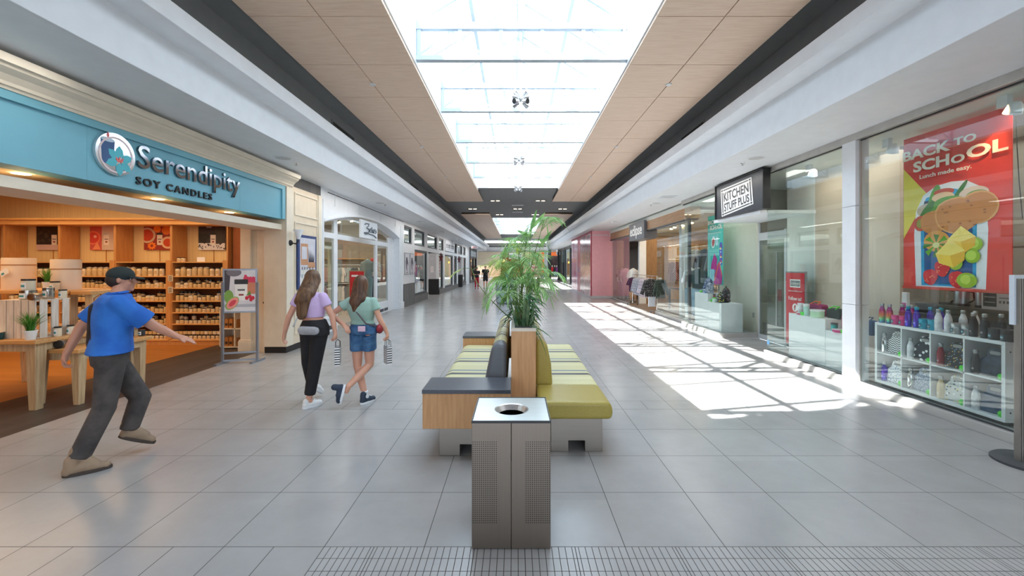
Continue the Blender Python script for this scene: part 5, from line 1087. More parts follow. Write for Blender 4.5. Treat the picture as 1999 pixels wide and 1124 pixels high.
a.rect(0, .0, 1, .012, P(214, 80, 70)); a.done(t, 'printed_artwork')
cr_ = P(244, 238, 226); bxx = bx-.026
def btxt(s, u, v, w, h, b=.03): text(s, (bxx, by0-u*(by0-by1), bz0+v*(bz1-bz0)), RIGHT, cr_, t, w*(by0-by1), h*(bz1-bz0), .002, b)
btxt('BACK', .01, .845, .50, .066, .035); btxt('TO', .54, .862, .20, .046, .035); btxt('SCH', .13, .757, .37, .070, .035); btxt('O', .515, .757, .125, .050, .035); btxt('OL', .655, .765, .335, .072, .035); btxt('Lunch made easy.', .20, .70, .50, .034, .02)
# track spotlights in the windows
for i, (x, y, lit) in enumerate(((5.25, 5.9, 0), (5.15, 4.40, 1), (5.2, 7.4, 1), (5.25, 6.5, 0), (5.2, 3.0, 0))):
    t = thing('track_spotlight', 'white track spotlight in the kitchen shop window, '+('left of the red banner', 'above the right end of the red banner', 'lit one nearest the black sign', 'beside the white pillar', 'beyond the right picture edge')[i], 'spotlight', (x, y, 3.5))
    MB().box(x-.03, x+.03, y-.05, y+.05, 3.38, 3.5).build('driver_box', trimw, t); MB().lathe([(.03, 0), (.055, -.03), (.075, -.12), (.068, -.12), (.05, -.05)][::-1], (0, 0, 0), 18).build('lamp_head', trimw, t, True)
    o = [c for c in t.children if c.name.startswith('lamp_head')][0]; o.location = (.0, -.11, -.10); o.rotation_euler = (.5, -.2, 0)
    q = MB().lathe([(.06, -.112), (.062, -.106)], (0, 0, 0), 18).build('bulb', lampm if lit else M('unlit bulb', (230, 230, 230), .4), t); q.location = o.location; q.rotation_euler = o.rotation_euler
sp_l = bpy.data.lights.new('lamp_light', 'SPOT'); sp_l.energy = 40; sp_l.color = (1, .58, .26); sp_l.spot_size = 1.0; sp_l.spot_blend = .6; sp_l.shadow_soft_size = .04; so_ = bpy.data.objects.new('lamp_light', sp_l); COL.objects.link(so_); so_.location = (5.06, 4.34, 3.40); so_.rotation_euler = (V((5.28, 4.75, 2.6))-V((5.06, 4.34, 3.4))).to_track_quat('-Z', 'Y').to_euler()
# back shelf with kettles and a printed card behind the banner
t = thing('display_counter', 'dark counter behind the cube shelf in the kitchen shop', 'counter', (6.4, 4.2, .09)); MB().box(5.95, 6.85, 2.4, 6.18, .09, 1.13).build('cabinet_body', M('counter black', (44, 42, 40), .4), t); MB().box(5.93, 6.87, 2.38, 6.2, 1.13, 1.16).build('worktop', M('counter grey', (70, 66, 62), .3), t)
for i, (y, r) in enumerate(((5.97, .07), (5.76, .08), (5.50, .07))):
    t = thing('glass_kettle', 'glass and steel kettle on the dark counter, '+('left', 'middle', 'right')[i]+' one', 'kettle', (6.15, y, 1.16)); MB().lathe([(r, 0), (r, .03), (r*.95, .2), (r*.7, .24), (r*.3, .26)], (6.15, y, 1.16), 18).build('kettle_body', jarglass if i == 0 else steels, t, True); MB().tube([(6.15, y-r, 1.36), (6.15, y-r-.07, 1.35), (6.15, y-r-.08, 1.25), (6.15, y-r, 1.2)], .01).build('handle', black, t); MB().lathe([(r*1.02, 0), (r*1.02, .03)], (6.15, y, 1.16), 18).build('base', charc, t)
t = thing('product_card', 'printed card with a dark product picture standing on the counter', 'sign', (6.0, 5.2, 1.16)); MB().box(6.0, 6.01, 5.04, 5.38, 1.16, 1.40).build('board', P(190, 196, 196), t); a = Print((5.999, 5.38, 1.16), RIGHT, .34, .24); a.rect(.06, .15, .5, .85, P(50, 52, 54)).rect(.1, .62, .46, .68, P(150, 150, 150)).rect(.1, .35, .46, .4, P(150, 150, 150)).rect(.58, .6, .9, .66, P(120, 124, 124)); [a.rect(.58+.12*k, .35, .65+.12*k, .48, P(80, 82, 84)) for k in range(3)]; a.done(t)
t = thing('phone_display', 'white tall display device with magenta screen beside the red banner', 'display', (5.6, 6.0, 0)); MB().box(5.57, 5.62, 5.95, 6.03, 1.08, 1.33).build('device_body', white, t, bevel=.01); MB().box(5.565, 5.57, 5.96, 6.02, 1.10, 1.18).build('screen', P(190, 60, 140), t); MB().cyl((5.6, 5.99, .1), (5.6, 5.99, 1.08), .02).lathe([(.12, .09), (.12, .11)], (5.6, 5.99, 0), 20).build('base', steels, t)
# ---- window between pillar and entrance: plinths, red sign, lunch gear
t = thing('display_plinth', 'white stepped display plinth with lunch gear beside the white pillar', 'plinth', (5.2, 6.8, .09)); MB().box(4.98, 5.35, 6.72, 7.62, .09, .85).build('high_block', white, t, bevel=.004); MB().box(4.98, 5.35, 6.14, 6.715, .09, .68).build('low_block', white, t, bevel=.004)
t = thing('sign_stand', 'red Follow us sign in a silver frame behind the white plinth', 'sign', (5.62, 8.4, 0)); MB().box(5.50, 5.53, 7.92, 8.52, .12, 1.60).build('frame', steels, t, bevel=.004) 
o_ = V((5.497, 8.49, .15)); a = Print(o_, RIGHT, .54, 1.42); a.rect(0, 0, 1, 1, P(204, 26, 48)); a.rect(.22, .80, .78, .91, paper).rect(.25, .815, .75, .895, P(90, 90, 94)).rect(.28, .828, .72, .882, paper).disc(.5, .52, .15, paper, .057); a.done(t)
o_ = o_-V((.003, 0, 0)); text('KITCHEN', o_+V((-.002, -.165, 1.42*.858)), RIGHT, charc, t, .22, .03, .001, .03); text('STUFF PLUS', o_+V((-.002, -.165, 1.42*.832)), RIGHT, charc, t, .22, .026, .001, .03)
text('kitchenstuffplus.com', o_+V((0, -.08, 1.42*.735)), RIGHT, paper, t, .40, .035, .001, .01); text('Follow us!', o_+V((0, -.08, 1.42*.62)), RIGHT, paper, t, .38, .075, .001, .015); text('f', o_+V((-.004, -.245, 1.42*.485)), RIGHT, P(204, 26, 48), t, .05, .10, .001, .03); text('/kitchenstuffplus', o_+V((0, -.09, 1.42*.42)), RIGHT, paper, t, .36, .035, .001, .01)
def boxbag(x, y, z, w, d, h, m, lab, hm=None, name='lunch_box', cat='lunch box'):
    t = thing(name, lab, cat, (x, y, z)); MB().prism(rrect(-w/2, 0, w/2, h, min(w, h)*.22), (x-d/2, y, z), (0, 1, 0), (0, 0, 1), (d, 0, 0)).build('bag_body', m, t, bevel=.01); MB().tube([(x-d/2-.004, y-w*.25, z+h*.98), (x, y-w*.22, z+h*1.2), (x, y+w*.22, z+h*1.2), (x-d/2-.004, y+w*.25, z+h*.98)], .009).build('handle', hm or m, t); MB().box(x-d/2-.004, x-d/2, y-w*.42, y+w*.42, z+h*.66, z+h*.68).build('zip', black, t); return t
mag = fabric((150, 30, 90)); maro = fabric((96, 30, 60), (190, 40, 80), 9); blk = fabric((44, 60, 54)); nav = fabric((40, 80, 120))
boxbag(5.22, 7.22, .85, .34, .12, .20, mag, 'magenta lunch bag with orange handle on the high plinth', orange); boxbag(5.25, 6.83, .85, .28, .14, .16, blk, 'black lunch bag with green trim at the edge of the high plinth', limeg)
boxbag(5.18, 6.43, .68, .26, .14, .27, maro, 'maroon quilted lunch bag on the low plinth'); boxbag(5.28, 6.2, .68, .14, .1, .22, nav, 'navy lunch pouch at the pillar end of the low plinth')
def tub(x, y, z, r, h, m, lm, lab):
    t = thing('food_container', lab, 'container', (x, y, z)); MB().lathe([(r*.9, 0), (r, .01), (r, h*.8)], (x, y, z), 20).build('tub_body', m, t, True); MB().lathe([(r*1.05, h*.8), (r*1.06, h*.95), (r, h)], (x, y, z), 20).build('lid', lm, t, True)
tub(5.06, 7.42, .85, .045, .2, marb, white, 'tall marbled tumbler on the high plinth'); tub(5.04, 7.24, .85, .045, .2, M('mint', (180, 220, 210), .4), white, 'tall mint tumbler on the high plinth'); tub(5.04, 6.98, .85, .1, .13, M('clear green tub', (190, 226, 190), .2), M('clear lid', (226, 232, 230), .15), 'clear rounded salad tub with green trim on the high plinth')
tub(5.02, 6.58, .68, .045, .13, galax, blackb, 'violet food jar on the low plinth'); tub(5.03, 6.24, .68, .05, .14, tealb, blackb, 'teal food jar nearest the pillar on the low plinth'); tub(5.10, 6.34, .68, .05, .17, tealb, nav, 'taller teal food jar on the low plinth')
tub(5.03, 7.36, .85, .07, .04, P(200, 50, 110), marb, 'flat pink container on the high plinth'); tub(5.02, 6.48, .68, .09, .05, P(200, 40, 120), P(220, 200, 210), 'flat magenta container on the low plinth')
apple(5.01, 7.28, .85, 'lime apple container on the high plinth'); apple(5.0, 6.36, .68, 'lime apple container on the low plinth')
# ---- window beyond the entrance: teal banner, plinths, backpacks
t = thing('display_plinth', 'white stepped display plinth with backpacks behind the corner glass', 'plinth', (5.1, 10.6, .11)); MB().box(4.93, 5.45, 10.02, 10.72, .11, .80).build('low_block', white, t, bevel=.004); MB().box(4.93, 5.30, 10.73, 11.5, .11, 1.0).build('high_block', white, t, bevel=.004)
flo = pattern('blue floral pack', (60, 80, 130), [(170, 190, 220), (30, 44, 90)], 26, thr=.42); gre = pattern('grey floral pack', (150, 160, 180), [(90, 100, 130), (210, 214, 224)], 26, thr=.4); bfl = pattern('black floral pack', (36, 34, 38), [(210, 90, 120), (220, 220, 210)], 30, thr=.25); yfl = pattern('yellow black pack', (40, 42, 44), [(230, 220, 60), (220, 224, 226)], 24, thr=.36)
def pack(x, y, z, w, h, m, lab):
    t = thing('backpack', lab, 'backpack', (x, y, z)); MB().ell((x, y, z+h*.45), (w*.32, w*.5, h*.48)).ell((x-w*.2, y, z+h*.28), (w*.2, w*.42, h*.28)).ell((x, y, z+h*.12), (w*.34, w*.5, h*.14)).build('pack_body', m, t, remesh=.015, sm=3); MB().tube([(x, y-.04, z+h*.9), (x, y, z+h*1.02), (x, y+.04, z+h*.9)], .008).build('grab_loop', black, t); MB().tube([(x-w*.3, y-w*.35, z+h*.55), (x-w*.38, y, z+h*.62), (x-w*.3, y+w*.35, z+h*.55)], .005).build('zip', black, t)
pack(5.15, 11.15, 1.0, .34, .42, flo, 'blue floral backpack at the back on the high plinth'); pack(5.05, 10.85, 1.0, .28, .30, gre, 'grey floral bag in front on the high plinth'); pack(5.25, 10.42, .80, .28, .40, bfl, 'black floral backpack on the low plinth'); pack(5.08, 10.35, .80, .24, .26, yfl, 'yellow and black patterned bag in front on the low plinth')
tub(4.98, 10.98, 1.0, .05, .1, P(120, 160, 210), white, 'small blue tub on the high plinth'); tub(4.97, 10.45, .80, .05, .12, P(210, 230, 220), limeg, 'clear tub with green lid on the low plinth'); tub(5.05, 10.62, .80, .03, .2, redb, black, 'slim red flask on the low plinth')
apple(4.97, 11.2, 1.0, 'lime container at the left on the high plinth'); apple(4.97, 10.6, .80, 'lime container on the low plinth')
bx, by0, by1, bz0, bz1 = 5.45, 11.85, 10.98, 1.20, 3.10
t = thing('hanging_banner', 'teal BACK TO SCHOOL banner with magenta bags behind the corner glass', 'banner', (bx, 11.4, bz0)); MB().box(bx, bx+.008, by1, by0, bz0, bz1).build('sheet', P(60, 196, 184), t)
a = Print((bx-.002, by0, bz0), RIGHT, by0-by1, bz1-bz0); a.rect(0, 0, 1, 1, P(58, 194, 182)); mg = P(190, 40, 150); og = P(240, 120, 70)
a.disc(.38, .61, .13, P(230, 240, 240), .085, rot=.2).disc(.38, .61, .09, P(190, 50, 50), .055, rot=.2).disc(.62, .62, .07, P(200, 226, 240), .07).poly(rrect(.78, .28, .97, .6, .06), P(30, 70, 190)); [a.disc(R.uniform(.82, .94), R.uniform(.3, .56), .03, R.choice([P(240, 220, 60), P(220, 60, 50), paper]), .014, n=8) for k in range(14)]
a.poly([(.22, .22), (.58, .20), (.64, .36), (.46, .46), (.26, .30)], mg).poly([(.36, .06), (.46, .00), (.92, .01), (.97, .10), (.78, .34), (.60, .26)], mg).poly([(.44, .05), (.50, .05), (.76, .30), (.70, .31)], og).poly([(.76, .33), (.80, .33), (.98, .13), (.94, .12)], og).poly(rrect(.18, .05, .46, .22, .03), P(150, 214, 226)).rect(.09, .08, .11, .42, P(40, 90, 110)); a.done(t, 'printed_artwork')
for s, u, v, w_, h_, in (('BACK', .03, .87, .52, .065), ('TO', .60, .885, .2, .045), ('SCH', .18, .79, .38, .068), ('O', .575, .79, .12, .05), ('OL', .70, .79, .29, .07), ('New school year, new routine.', .08, .73, .84, .022)): text(s, (bx-.014, by0-u*(by0-by1), bz0+v*(bz1-bz0)), RIGHT, cr_, t, w_*(by0-by1), h_*(bz1-bz0), .002, .04 if len(s) < 6 else .01)
t = MB().box(5.79, 5.80, 10.15, 10.22, .45, .57).build('wall_socket', M('socket grey', (150, 150, 146), .5)); tag(t, 'small wall socket low on the beige wall beside the white plinth', 'socket')
t = MB().box(4.79, 4.80, 7.90, 7.96, .22, .30).build('door_sticker', P(120, 180, 226)); tag(t, 'round blue sticker low on the entrance glass', 'sticker')

# ---- pavement sign at the right edge of the picture
t = thing('sign_stand', 'aluminium poster stand on a dark round base at the right picture edge', 'sign', (4.36, 3.62, 0)); po = M('anodised post', (150, 146, 142), .35, .8)
MB().lathe([(.24, 0), (.24, .02), (.22, .035), (.03, .04)], (4.44, 3.60, 0), 48).build('base', charc, t, True)
MB().box(4.315, 4.35, 3.57, 3.62, .03, 1.60).box(4.322, 4.343, 3.562, 3.57, .03, 1.6).build('post', po, t, bevel=.004); MB().box(4.85-.0, 4.885, 3.57, 3.62, .8, 1.6).build('post', po, t, bevel=.004)
MB().box(4.30, 4.90, 3.60, 3.64, 1.58, 1.63).box(4.30, 4.325, 3.60, 3.64, 1.2, 1.58).build('top_frame', P(206, 216, 226), t); MB().box(4.35, 4.85, 3.59, 3.61, .8, 1.58).build('poster', P(196, 40, 50), t); MB().box(4.35, 4.85, 3.59, 3.61, .78, .8).build('rail', po, t)
a = Print((4.35, 3.589, .8), FRONT, .5, .78); a.rect(0, 0, 1, .7, P(224, 150, 60)).rect(0, .68, 1, 1, P(206, 40, 54)).disc(.2, .5, .3, P(240, 210, 60), .15).disc(.3, .3, .3, P(60, 130, 200), .1).disc(.1, .15, .3, P(60, 170, 80), .1); a.done(t)

# ================================================================ clothing shop with brown header
hb = wood('brown header veneer', (176, 138, 104), (192, 154, 118), .45, 1, 2)
sbox('wall_right', hb, (5.02, 5.3, 12.0, 22.15, 3.08, 3.52)); sbox('trim_15', dfr, (5.0, 5.25, 12.0, 22.15, 3.04, 3.08)); sbox('wall_right', dfr, (4.97, 5.04, 12.0, 12.08, .0, 3.08))
sbox('baseboard_right', curbm, (5.0, 5.14, 12.05, 15.0, 0, .10))
w6 = struct(MB().box(5.05, 5.08, 12.05, 15.0, 3.02, 3.04).build('window_22', alum))
for a_, b_ in ((12.08, 13.45), (13.46, 14.98)): pane('pane', 5.06, 5.072, a_, b_, .10, 3.02, w6)
w7 = struct(MB().box(5.05, 5.08, 18.6, 22.15, 3.02, 3.04).box(5.05, 5.08, 18.6, 22.15, 0, .05).build('window_23', alum)); pane('pane', 5.06, 5.072, 18.6, 20.3, .05, 3.02, w7); pane('pane', 5.06, 5.072, 20.34, 22.1, .05, 3.02, w7)
sbox('wall_right', trimw, (5.6, 5.9, 18.9, 19.1, 0, 3.4), (5.4, 5.7, 13.6, 13.8, 0, 3.4)); sbox('wall_right', M('amber shop wall', (206, 168, 110), .6, var=.1), (10.4, 10.5, 12, 22, 0, 3.4), (6.6, 10.4, 21.5, 21.6, 0, 3.4)); sbox('wall_right', wood('brown slat panel', (128, 96, 62), (150, 114, 76), .5, 2), (5.9, 6.9, 18.9, 19.0, 0, 3.0), (5.15, 5.5, 21.3, 21.4, 0, 3.0))
sbox('ceiling', trimw, (5.3, 7.5, 12.1, 18.6, 3.30, 3.34))
t = thing('shop_sign', 'dark grey box sign with a white lowercase name on the brown header', 'sign', (4.9, 17, 2.77)); MB().box(4.90, 5.4, 15.95, 18.05, 2.76, 3.46).build('sign_box', M('sign slate', (96, 98, 104), .4), t, bevel=.01); text('eclipse', (4.90, 17.88, 2.82), RIGHT, paper, t, 1.65, .56, .01, .015)
for i, (y, x) in enumerate(((12.8, 5.45), (13.6, 5.5), (14.3, 5.5), (14.9, 5.6))):
    t = thing('track_spotlight', 'lit spotlight behind the clothing shop glass, '+WH[i] , 'spotlight', (x, y, 3.3)); MB().cyl((x, y, 3.3), (x, y, 3.15), .02).cyl((x, y, 3.17), (x-.06, y-.03, 3.02), .05, .07, 14).build('lamp_head', trimw, t); MB().cyl((x-.06, y-.03, 3.02), (x-.061, y-.031, 3.015), .06, n=14).build('bulb', lampm, t)
ch = {'plum': fabric((72, 40, 70)), 'grey plaid': pattern('grey plaid', (200, 202, 212), [(110, 112, 130)], 26, 'check'), 'pink plaid': pattern('pink plaid', (216, 208, 214), [(150, 140, 160)], 22, 'check'), 'black floral': pattern('black floral cloth', (34, 34, 38), [(236, 236, 230), (220, 220, 214)], 30, thr=.22), 'dark green': pattern('green floral cloth', (50, 66, 60), [(150, 160, 140), (100, 120, 110)], 30, thr=.25), 'rust check': pattern('rust check', (150, 84, 40), [(40, 34, 34)], 18, 'check'), 'rose check': pattern('rose check', (190, 130, 126), [(60, 44, 50)], 18, 'check')}
def px2(px, X): return 815*X/(px-1007)
for i, (y, c, lab, s) in enumerate(((18.1, 'plum', 'plum top at the far end of the entrance rack', 1), (17.9, 'plum', 'second plum top behind the first on the entrance rack', 1))): shirt((5.08, y, 1.30), ch[c], lab, .15, None, .55, .62, True, .06)
rail((5.1, 18.25, 1.34), (5.1, 15.1, 1.34), 'chrome wheeled rack of tops standing in the clothing shop entrance')
for k in range(5): shirt((5.1, 17.5-.18*k, 1.31), ch['grey plaid'], 'pale grey plaid shirt in the run beside the plum tops on the entrance rack', .35+.05*k, 'grey plaid shirts on the entrance rack', .6, .72, True, .05)
for k in range(4): shirt((5.1, 16.55-.17*k, 1.31), ch['pink plaid'], 'pinkish plaid shirt in the middle of the entrance rack', .35, 'pinkish plaid shirts on the entrance rack', .6, .74, True, .05)
for k in range(2): shirt((5.06, 15.6-.15*k, 1.31), ch['black floral'], ('rear', 'front')[k]+' black blouse with white flecks on the near end of the entrance rack', .1, None, .75, .66, True, .06)
shirt((5.25, 15.15, 1.31), ch['dark green'], 'dark green floral blouse at the near end of the rack', .3, None, .6, .7, True, .05); shirt((5.05, 15.5, .78), fabric((214, 222, 232)), 'pale denim shorts hanging low at the near end of the rack', .1, None, .40, .5, False, .06)
for k in range(6): shirt((7.2+.24*k, 20.9, 2.0), ch['rust check' if k % 2 else 'rose check'], 'checked flannel shirt on the rear wall of the clothing shop', .1, 'flannel shirts on the rear wall of the clothing shop', .6, .95, True, .06)
rail((7.0, 20.9, 2.03), (8.7, 20.9, 2.03), 'wall rail of flannel shirts in the clothing shop', False)
for k in range(5): shirt((6.1, 12.9+.42*k, 2.35 if k % 2 else 2.15), fabric(((150, 160, 170), (90, 104, 116), (60, 66, 76), (170, 178, 186), (110, 118, 128))[k]), ('light grey', 'slate', 'charcoal', 'silver', 'steel blue')[k]+' top on the inner rail behind the clothing shop glass', .2, None, .6, .8, True, .05)
rail((6.1, 12.7, 2.35), (6.1, 14.8, 2.35), 'inner rail behind the clothing shop glass')
t = thing('display_table', 'low dark table of folded clothes inside the clothing shop', 'table', (6.6, 15.6, 0)); MB().box(6.0, 7.6, 14.6, 16.6, .82, .88).build('tabletop', M('walnut', (96, 60, 40), .4), t)
for x in (6.05, 7.48):
    for y in (14.65, 16.5): MB().box(x, x+.07, y, y+.07, 0, .82).build('leg', charc, t)
for k in range(6): q = MB().box(6.1+.24*k, 6.3+.24*k, 14.9, 15.4, .88, .95+.03*(k % 3)).build('folded_clothes', fabric(cols[k]), bevel=.02); tag(q, 'folded garment on the low dark table of the clothing shop', 'clothes', 'folded garments on the low dark table')
# mannequins
man = M('ivory mannequin', (236, 232, 224), .35)
def mannequin(x, y, z, lab, topm, legm, rz=0, full=True):
    t = thing('mannequin', lab, 'mannequin', (x, y, z)); q = Quaternion((0, 0, 1), rz)
    def w(p): return V((x, y, z))+q @ V(p)
    MB().cap(w((0, 0, .85)), w((0, 0, 1.35)), .13, .17, flat=.65, side=q @ V((1, 0, 0))).cyl(w((0, 0, 1.4)), w((0, 0, 1.56)), .045).cap(w((-.19, 0, 1.40)), w((-.24, .03, 1.12)), .05, .04).cap(w((-.24, .03, 1.12)), w((-.18, .12, .88)), .038, .03).cap(w((.19, 0, 1.40)), w((.24, .03, 1.12)), .05, .04).cap(w((.24, .03, 1.12)), w((.22, .1, .86)), .038, .03).cap(w((-.09, 0, .85)), w((-.1, 0, .08)), .09, .05).cap(w((.09, 0, .85)), w((.1, 0, .08)), .09, .05).build('body', man, t, remesh=.02)
    MB().cap(w((0, 0, .92)), w((0, 0, 1.36)), .16, .19, flat=.68, side=q @ V((1, 0, 0))).cap(w((-.19, 0, 1.40)), w((-.25, .03, 1.15)), .07, .07).cap(w((.19, 0, 1.40)), w((.25, .03, 1.15)), .07, .07).build('top', topm, t, remesh=.02)
    if full: MB().cap(w((0, 0, .86)), w((0, 0, .95)), .15, .14, flat=.75, side=q @ V((1, 0, 0))).cap(w((-.09, 0, .85)), w((-.1, 0, .16)), .12, .075).cap(w((.09, 0, .85)), w((.1, 0, .16)), .12, .075).build('trousers', legm, t, remesh=.02)
    MB().lathe([(.17, 0), (.17, .015)], (x, y, z), 24).build('base', steels, t); return t
jean = fabric((110, 150, 176), (150, 184, 204), 5)
mannequin(5.35, 12.75, .1, 'headless mannequin in white top and pale jeans behind the first clothing shop pane', fabric((232, 234, 236)), jean, .3)
mannequin(5.42, 11.98+.4, .1, 'headless mannequin in dark open shirt beside the dark corner post', fabric((60, 80, 84)), jean, -.5)
mannequin(5.45, 19.4, .05, 'headless mannequin in white top near the plum tops', fabric((236, 236, 238)), fabric((190, 150, 120)), .2); mannequin(5.35, 21.0, .05, 'headless mannequin in plaid shirt and long mauve skirt behind the far glass', ch['rose check'], fabric((170, 120, 140)), .1); mannequin(5.4, 20.5, .05, 'headless mannequin in pink top behind the far glass', fabric((220, 160, 180)), fabric((200, 150, 170)), .1)
mannequin(-5.25, 15.5, .4, 'headless mannequin in red scarf, printed top and dark jeans in the arched shop window', fabric((206, 200, 204), (150, 140, 150), 20), fabric((44, 56, 84)), -.4)
mannequin(-5.3, 14.9, .4, 'headless mannequin in long grey-blue cardigan in the arched shop window', fabric((130, 146, 152)), fabric((130, 146, 152)), -.2)
t = MB().cap((-5.15, 15.42, 1.9), (-5.1, 15.35, 1.55), .09, .05, flat=.6).cap((-5.3, 15.42, 1.92), (-5.15, 15.4, 1.93), .08, .08).build('scarf', fabric((206, 40, 60)), remesh=.015); tag(t, 'red scarf around the mannequin in the arched shop window', 'scarf')

# ================================================================ pink unit and beyond
pink = M('salmon pink hoarding', (246, 178, 188), .5, var=.02)
sbox('wall_right', pink, (4.02, 5.16, 22.2, 22.25, .12, 3.57)); sbox('baseboard_right', P(206, 200, 204), (4.0, 5.16, 22.18, 22.2, 0, .12), (3.98, 4.0, 22.18, 29.9, 0, .10))
vin = M('glossy magenta vinyl', (176, 70, 100), .12, col2=(206, 170, 190), scale=1.1, detail=2, stretch=(1, 1, .25)); vin2 = M('glossy dark red vinyl print', (120, 30, 44), .12, col2=(186, 130, 140), scale=1.6, detail=3)
sbox('wall_right', M('pink edge frame', (200, 70, 96), .4), (3.99, 4.04, 22.2, 22.35, .1, 3.57), (3.99, 4.04, 22.35, 29.9, 3.45, 3.57), (3.99, 4.04, 26.0, 27.0, 3.0, 3.45)); sbox('wall_right', vin, (4.0, 4.03, 27.05, 29.9, .1, 3.45)); sbox('wall_right', vin2, (4.0, 4.03, 22.35, 25.95, .1, 3.45)); sbox('wall_right', pink, (4.03, 4.1, 29.88, 29.93, 0, 3.5), (4.03, 5.2, 29.88, 29.93, 0, 3.5))
d_ = struct(MB().box(4.0, 4.03, 26.0, 26.06, 0, 3.0).box(4.0, 4.03, 26.94, 27.0, 0, 3.0).box(4.0, 4.03, 26.06, 26.94, 2.94, 3.0).box(4.0, 4.03, 26.06, 26.94, 2.12, 2.22).box(4.01, 4.025, 26.06, 26.94, .02, 2.12).box(4.01, 4.02, 26.06, 26.94, 2.22, 2.94).build('door_3', M('pink steel door', (186, 74, 96), .3))); MB().cyl((3.95, 26.14, 1.05), (4.0, 26.14, 1.05), .02).cyl((3.955, 26.14, 1.05), (3.955, 26.26, 1.05), .012).build('door_handle', steels, d_); MB().box(4.005, 4.01, 26.4, 26.62, 1.3, 1.62).build('door_notice', P(110, 150, 210), d_)
t = thing('wall_lettering', 'small white lettering with a round emblem high on the pink hoarding', 'sign', (4.6, 22.2, 3.2)); text('DermalGreenOak', (4.12, 22.2, 3.31), FRONT, paper, t, .78, .10, .004, .01)
MB().cyl((5.05, 22.2, 3.36), (5.05, 22.19, 3.36), .075, n=28).build('emblem', paper, t); a = Print((4.975, 22.189, 3.285), FRONT, .15, .15); a.disc(.5, .5, .3, pink).disc(.5, .5, .2, paper).rect(.46, .3, .54, .7, pink); a.done(t, 'emblem_print')
# shopfronts past the pink unit
o = MB(); [o.box(4.85, 5.05, y, y+.18, 0, 3.57) for y in (29.95, 33.4, 37.5, 41.5, 45.5, 48.4)]; o.box(4.88, 5.0, 29.95, 48.5, 3.3, 3.57).box(4.88, 5.0, 29.95, 48.5, 0, .12); w8 = struct(o.build('window_24', dfr))
for a_, b_ in ((30.13, 33.4), (33.58, 37.5), (37.68, 41.5), (41.68, 45.5)): pane('pane', 4.93, 4.945, a_, b_, .12, 3.3, w8)
sbox('wall_right', M('sage blind', (150, 178, 176), .7), (4.97, 5.0, 38, 45.4, 2.1, 3.3)); sbox('wall_right', M('brown interior', (96, 80, 72), .7, var=.3, scale=1), (8, 8.1, 29.9, 49, 0, 3.4)); sbox('wall_right', offw, (5.2, 8, 29.6, 29.9, 0, 3.4))
for k, (y, c) in enumerate(((31.5, (60, 90, 150)), (34.5, (40, 50, 80)), (36.4, (220, 120, 60)))): mannequin(5.6, y, .12, ('blue-clad', 'dark-clad', 'orange-clad')[k]+' mannequin in the shopfront beyond the pink unit', fabric(c), fabric((40, 40, 50)), .2)
# ================================================================ litter bin
def perf_steel():
    m = M('perforated steel', (142, 130, 120), .30, 1, stretch=(60, 60, .5), scale=3, var=.03); t = m.node_tree; b = t.nodes['Principled BSDF']; L = t.links.new
    g = t.nodes.new('ShaderNodeNewGeometry'); s = t.nodes.new('ShaderNodeSeparateXYZ'); L(g.outputs['Position'], s.inputs[0])
    def mt(op, a, c=None, d=None):
        n_ = t.nodes.new('ShaderNodeMath'); n_.operation = op
        for i, x in enumerate((a, c, d)):
            if x is None: continue
            if isinstance(x, (int, float)): n_.inputs[i].default_value = x
            else: L(x, n_.inputs[i])
        return n_.outputs[0]
    X, Y, Z = s.outputs; p = .0128
    def cell(u): return mt('SUBTRACT', mt('FRACT', mt('DIVIDE', u, p)), .5)
    def dist(u, v): return mt('LESS_THAN', mt('ADD', mt('POWER', cell(u), 2), mt('POWER', cell(v), 2)), .060)
    def rng(v, a, c): return mt('MULTIPLY', mt('GREATER_THAN', v, a), mt('LESS_THAN', v, c))
    zr = rng(Z, .154, .154+p*39)
    fx_ = mt('MULTIPLY', mt('LESS_THAN', Y, 2.52), mt('MULTIPLY', dist(mt('ADD', X, .2645), mt('SUBTRACT', Z, .154)), mt('ADD', rng(X, -.2645, -.2645+p*12), rng(X, -.2645+p*25, -.2645+p*37))))
    sd = mt('MULTIPLY', mt('GREATER_THAN', Y, 2.53), mt('MULTIPLY', dist(mt('SUBTRACT', Y, 2.55), mt('SUBTRACT', Z, .154)), rng(Y, 2.55, 2.55+p*30)))
    h = mt('MULTIPLY', zr, mt('MAXIMUM', fx_, sd)); r = [n for n in t.nodes if n.type == 'VALTORGB'][0]
    mx = t.nodes.new('ShaderNodeMix'); mx.data_type = 'RGBA'; L(h, mx.inputs[0]); L(r.outputs[0], mx.inputs[6]); mx.inputs[7].default_value = (.012, .011, .010, 1); L(mx.outputs[2], b.inputs['Base Color']); L(mt('SUBTRACT', 1, h), b.inputs['Metallic'])
    return m
x0, x1, y0, y1, zt = -.266, .210, 2.517, 2.970, .772; cx, cy = -.028, 2.735
t = thing('litter_bin', 'square brushed steel litter bin with dotted perforations and round top opening', 'litter bin', (cx, cy, 0))
MB().box(x0, cx-.001, y0, y0+.02, .004, zt-.01).box(cx+.001, x1, y0, y0+.02, .004, zt-.01).box(x0, x0+.02, y0+.02, y1, .004, zt-.01).box(x1-.02, x1, y0+.02, y1, .004, zt-.01).box(x0+.02, x1-.02, y1-.02, y1, .004, zt-.01).build('bin_body', perf_steel(), t, bevel=.002)
n = 40; vs = []; fs = []
for k in range(n):
    a = 2*PI*k/n; c, s = math.cos(a), math.sin(a); m_ = max(abs(c), abs(s)); vs += [(cx+c/m_*(x1-x0-.012)/2, cy+.0085+s/m_*(y1-y0-.012)/2, zt), (cx+.112*c, cy+.112*s, zt), (cx+.104*c, cy+.104*s, zt-.004), (cx+.085*c, cy+.085*s, zt-.035)]
